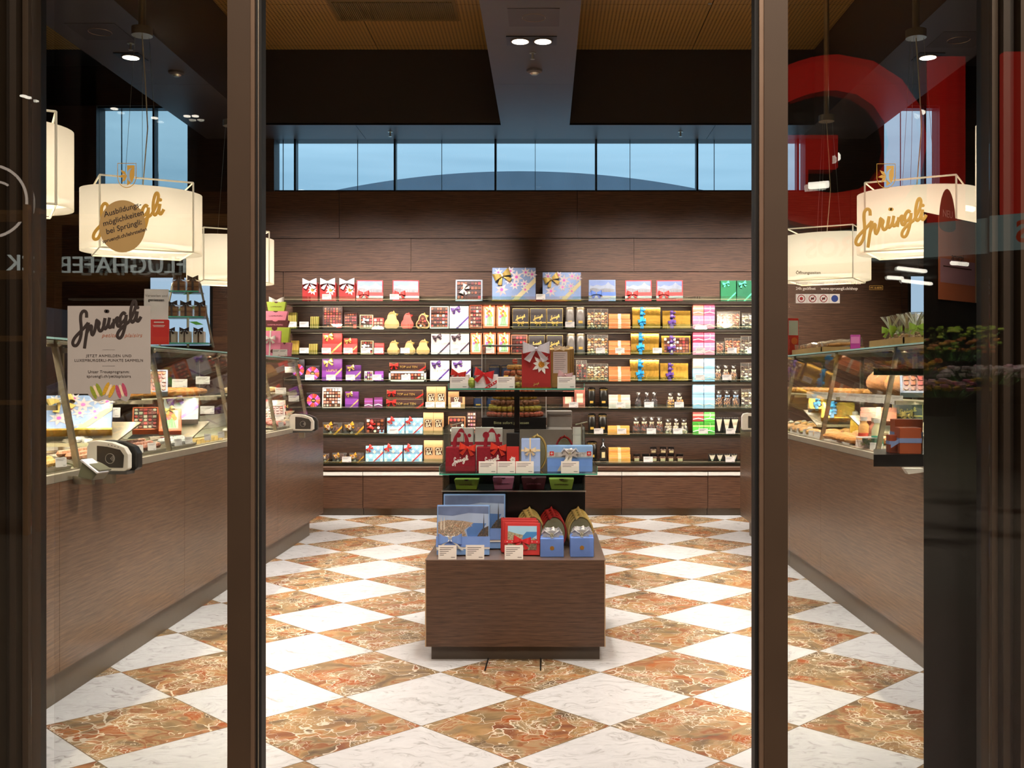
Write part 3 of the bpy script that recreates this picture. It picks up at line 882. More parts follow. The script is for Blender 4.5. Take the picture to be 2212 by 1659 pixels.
def k_choc(r, w, d, h, color='f0e6dc', cols=6, rows=6, pal=None, seed=1, bow=None, corner=None):
    t_ = MB(); e = w * .05; mm = mat(color, .5)
    t_.box(-w / 2, .004, 0, w / 2, d, h, mm)
    for a in ((-w / 2, 0, -w / 2 + e, h), (w / 2 - e, 0, w / 2, h), (-w / 2, 0, w / 2, e), (-w / 2, h - e, w / 2, h)): t_.box(a[0], -.004, a[1], a[2], .004, a[3], mm)
    t_.build('tray', r)
    p = MB(); p.box(-w / 2 + e, .002, e, w / 2 - e, .004, h - e, mat('3a1d18', .5)); pralines(p, w - 2.2 * e, h - 2.2 * e, cols, rows, .002, pal or PR_COL, seed, 1.1 * e); p.build('pralines', r)
    if corner: MB().box(w * .22, -.006, e * .4, w * .46, -.003, h * .24, mat(corner, .5)).build('label', r)
    if bow:
        bm = {'gold': GOLDR, 'purple': VIOL, 'red': REDM, 'white': WHITE}[bow]
        gift_bow(MB(), (-w * .2, -.01, h * .55), w * .2, bm, tilt=1.2).build('bow', r)


def heart_poly(w, h):
    """rounded box outline: two broad lobes at the foot, one round lobe on top"""
    P = [(-.5, .26), (-.45, .1), (-.3, .0), (-.1, .02), (.1, .02), (.3, .0), (.45, .1), (.5, .26), (.44, .44), (.32, .58), (.28, .76), (.16, .94), (0, 1.), (-.16, .94), (-.28, .76), (-.32, .58), (-.44, .44)]
    Q = _cr(P[-1:] + P + P[:2], 3)[3:-3]
    return [(a * w, b * h) for a, b in Q[:len(P) * 3]][::-1]


def k_heart(r, w, d, h, color='dda66a', open_=False, bow='gold'):
    m = mat(color, .4, .1)
    # 
    P = heart_poly(w, h)
    b = MB(); b.prism(P[::-1], .0, d * .45, m); b.prism([(x * .93, z * .93 + h * .035) for x, z in P[::-1]], .0, d * .9, m)
    b.build('box', r, bevel=.003)
    if open_:
        p = MB()
        p.prism([(x * .82, z * .82 + h * .09) for x, z in P[::-1]], -.001, .0, CHOC)
        R_ = random.Random(3)
        for (a, c_) in ((0, .66), (-.17, .5), (.17, .5), (0, .47), (-.26, .32), (.26, .32), (0, .28), (-.13, .2), (.14, .2)): p.disc((a * w, c_ * h), w * .08, -.010, 0, R_.choice(PR_COL), 8)
        p.build('pralines', r)
    else:
        MB().prism([(x * .8, z * .8 + h * .1) for x, z in P[::-1]], -.003, 0, m).build('lid', r)
    gift_bow(MB(), (w * .22, d * .4, h * .9), w * .2, GOLDR if bow == 'gold' else REDM, tilt=-.6).build('bow', r)


def k_tulip(r, w, d, h):
    rb(w, d, h, mat('d9673a', .4)).build('tin', r, bevel=.006)
    p = MB(); p.box(-w * .36, -.001, h * .1, w * .36, 0, h * .9, mat('e9e0d0', .5))
    for (a, c_, cc) in ((-.14, .66, 'f08a2c'), (.02, .74, 'd9432c'), (.14, .66, 'f0b02c'), (-.04, .56, 'd94f3c'), (.2, .55, 'f08a2c'), (-.2, .5, '8a4fa0')): p.disc((a * w, c_ * h), w * .1, -.003, 0, mat(cc, .5), 8, 1, 1.2)
    for a in (-.18, -.08, .02, .1, .2): p.prism([(a * w, h * .14), (a * w + w * .05, h * .14), (a * w * .6 + w * .05, h * .55), (a * w * .6, h * .55)], -.002, 0, LEAFG)
    p.build('printed_tulips', r)
    gift_bow(MB(), (-w * .05, -.006, h * .9), w * .26, GOLDR, tilt=.5).build('bow', r)


def k_black(r, w, d, h, bow=True):
    rb(w, d, h, mat('3a3536', .35)).build('box', r, bevel=.002)
    f = MB(); e = .0025
    for a in ((-w / 2, 0, -w / 2 + e, h), (w / 2 - e, 0, w / 2, h), (-w / 2, 0, w / 2, e), (-w / 2, h - e, w / 2, h)): f.box(a[0], -.0015, a[1], a[2], 0, a[3], GOLDR)
    f.build('gilt_edge', r)
    l = MB(); script_logo(l, w * .6, GOLDR, y=-.0015, z0=h * .55); l.build('logo', r)
    if bow:
        MB().box(-w / 2, -.0025, h * .27, w / 2, 0, h * .33, GOLDR).build('ribbon', r)
        gift_bow(MB(), (0, -.005, h * .28), w * .2, GOLDR).build('bow', r)


def k_tin(r, w, d, h, color='17130f', band='c9a24a'):
    mm = mat(color, .3, .2)
    R = w / 2
    MB().lathe([(R * .97, 0), (R, .004), (R, h * .86), (R * .97, h * .87)], 18, (0, R, 0), mm).build('tin', r, smooth=True)
    MB().lathe([(R * 1.02, h * .87), (R * 1.02, h * .96), (R * .6, h), (R * .2, h)], 18, (0, R, 0), mat(color, .25, .5)).build('lid', r, smooth=True)
    g_ = MB()
    for z_ in (.03, .845, .90): g_.lathe([(R * 1.025, h * z_), (R * 1.025, h * (z_ + .012))], 18, (0, R, 0), mat(band, .3, .8))
    g_.box(-R * .45, -.002, h * .25, R * .45, .004, h * .36, mat(band, .4, .5))
    g_.build('gilt_band', r)


def k_clear(r, w, d, h, n=3, fill='cookie'):
    pal = {'cookie': [mat('e8c88c', .6), mat('c9924e', .6), mat('f2e2bc', .6), mat('8a5a30', .6)], 'nut': [mat('c9784a', .55), mat('b5633a', .55), mat('dc9a68', .55)],
           'choc': PR_COL, 'white': [mat('efe6d2', .6), mat('cdbb92', .6), mat('5a4332', .6)]}[fill]
    cw = w / n; R_ = random.Random(n * 7 + int(w * 1000))
    bx = MB(); bx.box(-w / 2, 0, 0, w / 2, d, h, CELLO); bx.build('clear_box', r)
    f = MB()
    for i in range(n):
        rows = 6
        for j in range(rows):
            for k in range(2):
                c = (-w / 2 + (i + .26 + .46 * k) * cw, d * .35, (j + .5) * h * .76 / rows + .012)
                s = cw * .21
                f.M = Matrix.Translation(c) @ Euler((R_.random() * .8, R_.random() * .8, R_.random() * 3)).to_matrix().to_4x4()
                f.box(-s, -s * .8, -h * .045, s, s * .8, h * .045, R_.choice(pal))
    f.M = Matrix.Identity(4); f.build('contents', r)
    e = MB()
    for i in range(n + 1): e.box(-w / 2 + i * cw - .0012, -.001, 0, -w / 2 + i * cw + .0012, .002, h, mat('b9ac92', .3, .3))
    e.box(-w / 2, -.001, h - .004, w / 2, d, h, mat('6a5440', .5)); e.build('edges', r)


def k_stack2(r, w, d, h, color='d9713c', band='e8cbb4'):
    for j in range(1):
        m = mat(color, .5)
        rb(w, d, h, m).build('box', r, bevel=.002)
        MB().box(-w * .07, -.0015, -.0, w * .07, d + .0015, h + .0015, mat(band, .5)).box(-w / 2, -.001, h * .62, w / 2, 0, h * .66, mat('efb090', .5)).build('paper_band', r)


def k_gold(r, w, d, h, bow='blue', open_=False):
    rb(w, d, h, GOLDP).build('box', r, bevel=.005)
    bm = TEAL if bow == 'blue' else VIOL
    if open_:
        p = MB(); p.box(-w * .4, -.002, h * .06, w * .46, 0, h * .9, CHOC); pralines(p, w * .84, h * .8, 8, 5, -.002, PR_COL, 4, h * .08); p.M = Matrix.Identity(4); p.build('pralines', r)
    MB().box(-w * .22, -.004, -.0, -w * .10, d * .5, h + .002, bm).build('ribbon', r)
    gift_bow(MB(), (-w * .16, -.01, h * .78), w * .13, bm, tilt=1.5).build('bow', r)
    gift_bow(MB(), (-w * .16, -.01, h * .34), w * .14, bm, tilt=.2).build('bow', r)


def k_carton(r, w, d, h, color='f08fae', accent='d4486f', text=None):
    rb(w, d, h, mat(color, .5)).build('carton', r, bevel=.0015)
    p = MB(); p.box(-w / 2, -.001, h * .62, w / 2, 0, h * .72, mat(accent, .5)); p.prism([(-w / 2, h * .2), (0, h * .3), (w / 2, h * .18), (w / 2, h * .26), (0, h * .38), (-w / 2, h * .28)], -.001, 0, WHITE)
    if color in ('8fc2e4', '4fae3c', 'f08fae', 'e0557c'):
        p.tube([(w * .05, -.002, h * .9), (w * .12, -.003, h * .6), (w * .02, -.002, h * .42)], .0016, 5, WHITE)
    p.build('printed_band', r)


def k_cellobag(r, w, d, h, fill='brown', tie='white'):
    pal = {'brown': [CHOM, mat('8e4a2c', .5), CHOC], 'white': [mat('eadfc6', .6), mat('d9c79c', .6)], 'yellow': [mat('e0a23c', .6), mat('d08a2c', .6)], 'dark': [CHOC, mat('2a1a16', .4)], 'stick': [mat('c98a4c', .6), mat('b5743a', .6)]}[fill]
    R_ = random.Random(int(w * 9999)); f = MB()
    for k in range(26):
        a = R_.random() * 6.28; q = R_.random() ** .5 * w * .38; c = (q * cos(a), d * .5 + q * .6 * sin(a), .012 + R_.random() * h * .48)
        if fill == 'stick':
            f.tube([c, (c[0] + R_.uniform(-.02, .02), c[1], c[2] + .02)], .004, 5, R_.choice(pal))
        else: f.ball(c, w * .13, R_.choice(pal), 6)
    f.build('sweets', r)
    b = MB(); b.lathe([(w * .36, 0), (w * .5, h * .12), (w * .5, h * .45), (w * .30, h * .62), (w * .1, h * .68), (w * .22, h * .82), (w * .42, h * .98)], 9, (0, d * .5, 0), CELLO, 1, .7); b.build('bag', r)
    gift_bow(MB(), (0, d * .3, h * .66), w * .3, {'white': mat('dfe6ee', .4), 'cream': CREAM, 'dark': mat('3a2a28', .4), 'blue': PALEB}[tie]).build('ribbon', r)


def k_cuba(r, w, d, h, inv=False):
    c1, c2 = ('b98f60', '4a2a1a')
    rb(w, d, h, mat(c1, .6, 0, .12, 8)).build('carton', r, bevel=.0015)
    p = MB(); m2 = mat(c2, .6)
    p.box(-w * .36, -.0008, h * .34, w * .36, 0, h * .68, m2); p.build('printed_panel', r)
    for s_, z_ in (('CU', .52), ('BA', .36)): lettering(s_, h * .2, mat('f0d9b4', .6), r, (0, -.0012, h * z_), bold=.001)


def k_topten(r, w, d, h):
    rb(w, d, h, mat('3d241e', .45)).build('box', r, bevel=.002)
    f = MB(); e = .0016; a = .006
    for q in ((-w / 2 + a, a, w / 2 - a, a + e), (-w / 2 + a, h - a - e, w / 2 - a, h - a), (-w / 2 + a, a, -w / 2 + a + e, h - a), (w / 2 - a - e, a, w / 2 - a, h - a)): f.box(q[0], -.001, q[1], q[2], 0, q[3], GOLDR)
    f.build('gilt_line', r)
    lettering('TOP and TEN', h * .36, GOLDR, r, (w * .03, -.0012, h * .36))
    b = MB(); b.prism([(w * .28, 0), (w * .36, 0), (w / 2, h * .42), (w / 2, h * .62)], -.003, 0, REDM); b.build('ribbon', r)
    gift_bow(MB(), (-w * .36, -.004, h * .7), h * .5, REDM).build('bow', r)


def k_diamond(r, w, d, h):
    rb(w, d, h, mat('8fbfe0', .5)).build('box', r, bevel=.002)
    p = MB(); n = 5
    for i in range(n):
        for j in range(4):
            cx = -w / 2 + (i + .5) * w / n; cz = (j + .5) * h / 4
            if (i + j) % 2 == 0: p.prism([(cx - w / n / 2, cz), (cx, cz - h / 8), (cx + w / n / 2, cz), (cx, cz + h / 8)], -.001, 0, WHITE)
    for i in (1, 3): p.disc((-w / 2 + (i + .5) * w / n, h * .66), w * .02, -.0015, 0, REDD, 8)
    p.build('printed_diamonds', r)
    b = MB(); diag_band(b, w, h, w * .09, REDM, -.002); b.build('ribbon', r)
    gift_bow(MB(), (-w * .3, -.006, h * .86), w * .2, REDM, tilt=.9).build('bow', r)


def k_daisy(r, w, d, h):
    rb(w, d, h, mat('241a22', .45)).build('box', r, bevel=.003)
    p = MB(); cols = [mat('f0603c', .5), mat('e0408c', .5), mat('d06ae0', .5), mat('e8402c', .5)]; c = (0, h * .5)
    for k in range(16):
        a = 2 * pi * k / 16; dx, dz = cos(a), sin(a); nx, nz = -dz, dx; R = min(w, h) * .5; q = R * .15
        p.prism([(c[0] + dx * R * .3 - nx * q * .5, c[1] + dz * R * .3 - nz * q * .5), (c[0] + dx * R * .95 - nx * q, c[1] + dz * R * .95 - nz * q), (c[0] + dx * R * .95 + nx * q, c[1] + dz * R * .95 + nz * q), (c[0] + dx * R * .3 + nx * q * .5, c[1] + dz * R * .3 + nz * q * .5)], -.001, 0, cols[k % 4])
    p.disc(c, min(w, h) * .17, -.0015, 0, mat('2c2a1c', .5)); p.build('printed_petals', r)
    MB().box(-w * .1, -.003, h * .46, w * .1, 0, h * .54, GOLDR).build('label', r)


def k_goldclear(r, w, d, h):
    MB().box(-w / 2, 0, 0, w / 2, d, h * .8, CELLO).build('clear_box', r)
    MB().box(-w / 2, 0, 0, w / 2, d, .006, GOLDP).build('base', r)
    f = MB(); R_ = random.Random(3)
    for k in range(14): f.ball((R_.uniform(-.4, .45) * w, d * .4, .02 + R_.random() * h * .5), h * .13, R_.choice([CHOC, CHOM, WHCH, mat('5a3a2a', .4)]), 6)
    f.build('chocolates', r)
    b = MB(); diag_band(b, w, h * .8, w * .12, mat('d99a2c', .35, .3), -.002); b.build('ribbon', r)
    gift_bow(MB(), (-w * .2, -.006, h * .62), w * .22, mat('d99a2c', .35, .3), tilt=.4).build('bow', r)
    q = w * .12; z_ = h * .55
    MB().prism([(-w * .2, z_ - q), (-w * .2 + q, z_), (-w * .2, z_ + q), (-w * .2 - q, z_)], -.04, -.037, CREAM).prism([(-w * .2, z_ - q * .75), (-w * .2 + q * .75, z_), (-w * .2, z_ + q * .75), (-w * .2 - q * .75, z_)], -.041, -.037, mat('9a5a2c', .5)).build('tag', r)


def k_jar(r, w, d, h):
    R = w * .48
    MB().lathe([(R * .9, 0), (R, .006), (R, h * .62), (R * .85, h * .74)], 14, (0, R, 0), mat('4a3426', .2)).build('jar', r, smooth=True)
    MB().lathe([(R * .95, h * .74), (R * .95, h * .96), (R * .85, h)], 14, (0, R, 0), mat('1c1613', .3, .6)).build('lid', r, smooth=True)
    MB().box(-R * .6, -.002, h * .18, R * .6, R * .3, h * .5, mat('bfae84', .5)).build('label', r)


def k_jelly(r, w, d, h):
    rb(w, d, h, mat('17120f', .4)).build('pouch', r, bevel=.004)
    MB().prism([(-w * .42, h * .9), (-w * .1, h * .2), (w * .1, h * .2), (w * .42, h * .9)], -.002, 0, mat('cfc3a8', .4)).build('label', r)
    gift_bow(MB(), (0, -.002, h * .96), w * .26, mat('2a2320', .4), tails=False).build('bow', r)


def k_bottle(r, w, d, h):
    R = w * .48
    MB().lathe([(R * .95, 0), (R, .006), (R, h * .6), (R * .8, h * .70), (R * .34, h * .78), (R * .34, h * .9)], 14, (0, R, 0), mat('1a1512', .12)).build('bottle', r, smooth=True)
    MB().lathe([(R * .42, h * .9), (R * .42, h)], 12, (0, R, 0), mat('0f0c0a', .3)).build('cap', r)
    l = MB(); l.lathe([(R * 1.02, h * .14), (R * 1.02, h * .52)], 14, (0, R, 0), mat('2b241c', .5)); l.box(-R * .5, -.002, h * .2, R * .5, .01, h * .44, mat('c0ad7c', .5)); l.build('label', r)


def k_trapez(r, w, d, h, color='b7cf4a', bow=False):
    t_ = .82
    P = [(-w / 2 * t_, 0), (w / 2 * t_, 0), (w / 2, h), (-w / 2, h)]
    MB().prism(P, 0, d, mat(color, .5)).build('carton', r, bevel=.002)
    dk = MAROON if color != '5c1a26' else PINKM
    MB().prism([(-w * .09, h), (-w * .09, h * .93), (0, h * .86), (w * .09, h * .93), (w * .09, h)][::-1], -.002, 0, dk).build('flap', r)
    lettering('LUXEMBURGERLI', w * .075, dk, r, (0, -.0012, h * .42))


def k_pouchbox(r, w, d, h, color='8a4a3c', accent='d9b89c'):
    rb(w, d, h, mat(color, .5, 0, .2, 30)).build('box', r, bevel=.003)
    MB().box(-w * .3, -.0015, h * .25, w * .3, 0, h * .7, mat(accent, .5)).build('label', r)


def k_smallgold(r, w, d, h, color='8f8a3c'):
    MB().box(-w / 2, 0, 0, w / 2, d, h, mat(color, .3, .6)).build('box', r, bevel=.002)
    p = MB()
    for k in range(5): p.box(-w / 2 + (k + .15) * w / 5, -.003, 0, -w / 2 + (k + .45) * w / 5, 0, h, GOLDR)
    p.build('ribs', r)


def card(name, label, loc, w=.105, h=.062, rz=0., lines=3, tilt=-.12, parent=None, group=None, th=.0015):
    t_ = thing(name, label, 'price card', loc, rz, tilt, group)
    key = ('card', round(w, 3), round(h, 3), lines, th)
    if key not in CACHE:
        a = MB().box(-w / 2, 0, 0, w / 2, th, h, PAPER).mesh('card'); b = MB()
        for k in range(lines): b.box(-w * .42, -.0004, h * (.82 - .13 * k) - h * .018, -w * .42 + w * (.75 - .13 * k), 0, h * (.82 - .13 * k) + h * .018, INK)
        b.box(w * .2, -.0004, h * .12, w * .42, 0, h * .16, INK)
        CACHE[key] = (a, b.mesh('printing'))
    a, b = CACHE[key]
    put('printing', b, put('card', a, t_))
    return t_
# ------------------------------------------------------------------ product wall: base cabinet, seven shelves, goods
YS = 11.75
LIP = [Z(p, YS) for p in (646, 705.6, 762, 820, 879, 936, 997)]
SX0, SX1 = X(614, YS), 2.66
# cabinet units under the shelves
ztop = Z(1008, 11.74) - .009
cx = [-3.2] + [X(p, 11.74) for p in (784, 1062, 1343, 1529)] + [2.75]
t = MB().box(-3.2, 11.72, ztop - .03, 2.75, YW, ztop, WOODX).box(-3.2, 11.735, Z(1019, 11.74) - .0, 2.75, 11.76, ztop - .03, WOODX).build('cabinet_top'); tag(t, 'long dark wooden top board of the base cabinets under the product shelves', 'countertop')
for i in range(5):
    x0, x1 = cx[i] + .003, cx[i + 1] - .003
    t = thing('base_cabinet', 'low dark wooden base cabinet under the product shelves, ' + ('behind the end of the left counter', 'second from the left counter', 'behind the glass display tower', 'wide one right of the display tower', 'beside the end of the right counter')[i], 'cabinet', ((x0 + x1) / 2, 11.74, 0), group='base cabinets of the product wall')
    w = (x1 - x0) / 2
    MB().box(-w, .02, .10, w, YW - 11.75, Z(1019, 11.74) - .002, WOODX).build('body', t)
    df_ = MB().box(-w, 0, Z(1098, 11.74), w, .02, Z(1028, 11.74), WOODX).build('drawer_front', t)
    MB().box(-w, -.012, Z(1027, 11.74), w, .018, Z(1019.5, 11.74), mat('efe6da', .5)).build('handle_rail', df_)
    MB().box(-w, .05, 0, w, .10, Z(1098, 11.74) + .01, KICK).build('toe_kick', t)
ORD = ['topmost', 'second', 'third', 'fourth', 'fifth', 'sixth', 'lowest']
for i, zl in enumerate(LIP):
    zs = zl - .022
    t = thing('product_shelf', ORD[i] + ' long shelf of the product wall, dark with a glass front edge', 'shelf', (0, YS, zs), group='shelves of the product wall')
    MB().box(SX0, .01, -.035, SX1, YW - YS - .001, 0, mat('30241b', .3)).build('board', t)
    gl_ = MB().box(SX0, 0, -.008, SX1, .006, .052, SHELFG).build('glass_lip', t)
    MB().box(SX0, -.001, .018, SX1, .000, .0225, mat('cdbf9a', .25, .5)).build('bright_edge', gl_)
    MB().box(SX0, .30, -.042, SX1, .33, -.035, mat('aaa08c', .4, .6)).build('light_rail', t)
    light('shelf_strip', 'AREA', (-.15, YS + .06, zs - .045), 15.5, (1, .90, .76), (-.15, YS + .20, zs - .6), size=5.4, sy=.02)

KIND = {}
def item(s, fn, a, b, top, name, desc, cat, y=11.87, d=.05, group=None, lean=-.10, base=None, key=None, rz=0, **kw):
    zs = LIP[s - 1] - .022 + .0005 if base is None else base
    w = abs(X(b, y) - X(a, y)); h = Z(top, y) - zs
    if s > 1: h = min(h, LIP[s - 2] - .022 - .035 - .004 - d * abs(sin(lean)) - zs)
    key = key or (fn.__name__, round(w, 2), round(h, 2), repr(sorted((k_, (len(v_), v_[0].name) if isinstance(v_, list) else v_) for k_, v_ in kw.items())))
    o = template(key, lambda r: fn(r, w, d, h, **kw))
    
    o.name = name
    o.location = ((X(a, y) + X(b, y)) / 2, y, zs + d * abs(sin(lean)) + (.002 if lean else 0)); o.rotation_euler = (lean, 0, rz)
    tag(o, desc, cat, group)
    return o
S = lambda i: 'on the %s wall shelf' % ORD[i - 1]

# shelf 1
for i, (a, b) in enumerate(((653, 686), (691, 726), (732, 768))):
    item(1, k_edelbox, a, b, 603, 'gift_box', 'red box with white bow and edelweiss, %s of three %s' % (('left', 'middle', 'right')[i], S(1)), 'gift box', d=.1, group='red edelweiss boxes on the topmost shelf', lean=0)
for i, (a, b) in enumerate(((770, 827), (848, 905), (1351, 1407), (1418, 1475))):
    item(1, k_mount, a, b, 606, 'picture_box', 'red box with mountain picture, %s of the four %s' % (('leftmost', 'second', 'third', 'rightmost')[i], S(1)), 'gift box', group='red mountain picture boxes', rz=.08 if i < 2 else -.08)
item(1, k_choc, 984, 1042, 605, 'praline_box', 'pale box with printed pralines and blue ribbon alone %s' % S(1), 'chocolate box', color='dfe6f2', cols=7, rows=4, seed=8, bow='white')
for i, (a, b, tp) in enumerate(((1063, 1157, 579), (1172, 1255, 589))):
    item(1, k_flowerbox, a, b, tp, 'flower_gift_box', '%s blue box printed with pink lilies and gold bow %s' % (('larger', 'smaller')[i], S(1)), 'gift box', group='blue lily gift boxes', d=.07)
item(1, k_mount, 1272, 1330, 605, 'picture_box', 'pale blue box with lake picture and blue bow %s' % S(1), 'gift box', color='a9bbe0', low='5f7cc4')
for i, (a, b) in enumerate(((1557, 1590), (1592, 1628))):
    item(1, k_bowbox, a, b, 606, 'gift_box', 'dark green box with mint bow, %s of two %s' % (('left', 'right')[i], S(1)), 'gift box', color=('176b3f', '1a6340')[i], bow='mint', band='diag', d=.08, lean=0)
# shelf 2
item(2, k_smallgold, 622, 640, 676, 'gold_box', 'small olive gold box %s beside the pink cartons' % S(2), 'gift box', color='8f8a3c')
item(2, k_smallgold, 670, 689, 685, 'gold_box', 'small flat gold box with bow %s left of the pralines' % S(2), 'gift box', color='6f6428')
item(2, k_choc, 697, 739, 663, 'praline_box', 'tall dark praline box with red corner label %s' % S(2), 'chocolate box', color='3a1d18', cols=6, rows=8, pal=[CHOC, CHOM, PR_COL[2], PR_COL[5], PR_COL[3]], seed=2, corner='e0453c')
item(2, k_choc, 743, 771, 676, 'praline_box', 'small dark praline box with red corner label %s' % S(2), 'chocolate box', color='3a1d18', cols=5, rows=5, pal=[CHOC, CHOM, PR_COL[2], PR_COL[5], PR_COL[3]], seed=3, corner='e0453c')
item(2, k_choc, 777, 805, 681, 'praline_box', 'clear topped praline box with silver ribbon %s' % S(2), 'chocolate box', color='cbb58c', cols=4, rows=4, seed=4, bow='white')
item(2, k_choc, 806, 828, 688, 'praline_box', 'small red praline box %s beside the hearts' % S(2), 'chocolate box', color='c9443c', cols=3, rows=3, pal=[PR_COL[5], SALM, WHCH], seed=5)
item(2, k_heart, 830, 862, 674, 'heart_box', 'gold heart box with gold bow %s' % S(2), 'heart box', lean=-.05)
item(2, k_heart, 866, 893, 677, 'heart_box', 'red heart box %s between the gold hearts' % S(2), 'heart box', color='ee5a50', bow='red', lean=-.05)
item(2, k_heart, 898, 928, 678, 'heart_box', 'open gold heart box showing pralines %s' % S(2), 'heart box', open_=True, lean=-.05)
item(2, k_choc, 928.5, 969, 662, 'praline_box', 'white praline box with 36 mixed pralines %s' % S(2), 'chocolate box', cols=6, rows=6, seed=7, d=.04)
item(2, k_bowbox, 971, 1012, 662, 'gift_box', 'white box with violet bow and ribbon %s' % S(2), 'gift box', color='f4eef2', bow='purple', band='diag')
item(2, k_choc, 1014, 1041.5, 660, 'praline_box', 'orange tin of red and white pralines %s' % S(2), 'chocolate box', color='d9673a', cols=4, rows=6, pal=[PR_COL[2], PR_COL[5], WHCH, SALM], seed=9)
for i, (a, b) in enumerate(((1043, 1070), (1072, 1101))):
    item(2, k_tulip, a, b, 660, 'tulip_tin', 'orange tin printed with tulips, %s of two %s' % (('left', 'right')[i], S(2)), 'tin', group='tulip tins')
for i, (a, b) in enumerate(((1107, 1142), (1145, 1180), (1181.5, 1216))):
    item(2, k_black, a, b, 667, 'black_gift_box', 'black box with gold edge and bow, %s of three %s' % (('left', 'middle', 'right')[i], S(2)), 'gift box', group='black and gold boxes', lean=-.05)
for i, (a, b) in enumerate(((1222, 1241), (1244, 1264))):
    item(2, k_tin, a, b, 661, 'tin_canister', 'tall grey canister with gold stripe, %s of two %s' % (('left', 'right')[i], S(2)), 'tin', color='6b6460', lean=0)
item(2, k_clear, 1269, 1313, 667, 'biscuit_box', 'clear box of pale biscuits %s' % S(2), 'biscuit box', n=3, lean=0)
item(2, k_gold, 1366, 1427, 664, 'gold_gift_box', 'big gold box with blue bow %s' % S(2), 'gift box', bow='blue')
item(2, k_gold, 1431, 1492, 672, 'gold_gift_box', 'gold box with violet bow %s' % S(2), 'gift box', bow='purple')
item(2, k_clear, 1549, 1598, 672, 'biscuit_box', 'clear box of orange coloured almonds %s' % S(2), 'biscuit box', n=3, fill='nut', lean=0)
item(2, k_clear, 1603, 1633, 676, 'biscuit_box', 'clear box of black and white biscuits %s' % S(2), 'biscuit box', n=2, fill='white', lean=0)
# shelf 3
item(3, k_smallgold, 628, 645, 737, 'gold_box', 'upright gold box %s beside the pink cartons' % S(3), 'gift box', color='a8862c')
item(3, k_smallgold, 667, 686, 744, 'gold_box', 'ribbed gold box %s left of the red boxes' % S(3), 'gift box', color='7d6a2a')
item(3, k_bowbox, 696, 738, 721, 'gift_box', 'large red box with gold bow and diagonal ribbon %s' % S(3), 'gift box', color='b5302c', bow='gold', band='diag')
item(3, k_bowbox, 742, 771, 732, 'gift_box', 'small red box with gold bow and diagonal ribbon %s' % S(3), 'gift box', color='b5302c', bow='gold', band='diag')
item(3, k_choc, 779, 806, 737, 'praline_box', 'clear topped praline box with silver ribbon %s' % S(3), 'chocolate box', color='cbb58c', cols=4, rows=4, seed=14, bow='white')
item(3, k_carton, 809, 829, 742, 'carton', 'small red carton %s' % S(3), 'carton', color='c23a34', accent='9c1a1c')
for i, (a, b) in enumerate(((836, 863), (870, 897), (899, 928))):
    item(3, k_heart, a, b, (737, 737, 735)[i], 'heart_box', 'gold heart box with gold bow, %s of three %s' % (('left', 'middle', 'right')[i], S(3)), 'heart box', group='gold heart boxes on the third shelf', lean=-.05)
for s_, tp, X0 in ((3, 722, ((931, 971), (972.5, 1013))), (4, 780, ((929, 970), (975, 1017)))):
    for i, (a, b) in enumerate(X0):
        item(s_, k_bowbox, a, b, tp, 'gift_box', '%s box lettered PRALINES with violet bow, %s of two %s' % (('silver', 'white')[s_ - 3], ('left', 'right')[i], S(s_)), 'gift box', color=('cfc6c4', 'eeeaea')[s_ - 3], bow=('dark', 'purple')[s_ - 3], band='diag', text='PRALINÉS')
for i, (a, b, tp) in enumerate(((1016, 1041, 720), (1043.5, 1071, 717), (1074, 1102, 717))):
    item(3, k_tulip, a, b, tp, 'tulip_tin', 'orange tin printed with tulips, %s of three %s' % (('left', 'middle', 'right')[i], S(3)), 'tin', group='tulip tins')
item(3, k_choc, 1104, 1139, 724, 'praline_box', 'orange box of dark red pralines %s' % S(3), 'chocolate box', color='b5623c', cols=4, rows=4, pal=[PR_COL[2], CHOC, PR_COL[5]], seed=21)
for i, (a, b) in enumerate(((1142, 1177), (1181, 1216))):
    item(3, k_black, a, b, 725, 'black_gift_box', 'black box with gold edge and bow, %s of two %s' % (('left', 'right')[i], S(3)), 'gift box', group='black and gold boxes', lean=-.05)
for i, (a, b) in enumerate(((1224, 1243), (1245, 1264))):
    item(3, k_tin, a, b, 718, 'tin_canister', 'tall grey canister with gold stripe, %s of two %s' % (('left', 'right')[i], S(3)), 'tin', color='6b6460', lean=0)
item(3, k_clear, 1269, 1313, 724, 'biscuit_box', 'clear box of pale biscuits %s' % S(3), 'biscuit box', n=3, lean=0)
item(3, k_gold, 1363, 1424, 720, 'gold_gift_box', 'big gold box with blue bow %s' % S(3), 'gift box', bow='blue')
item(3, k_gold, 1429, 1492, 726, 'gold_gift_box', 'open gold box of pralines with violet bow %s' % S(3), 'gift box', bow='purple', open_=True)
item(3, k_clear, 1548, 1563, 737, 'biscuit_box', 'single clear box of almonds %s' % S(3), 'biscuit box', n=1, fill='nut', lean=0)
item(3, k_clear, 1566, 1600, 730, 'biscuit_box', 'clear double box of almonds %s' % S(3), 'biscuit box', n=2, fill='nut', lean=0)
item(3, k_clear, 1601, 1634, 726, 'biscuit_box', 'clear box of black and white biscuits %s' % S(3), 'biscuit box', n=2, fill='white', lean=0)
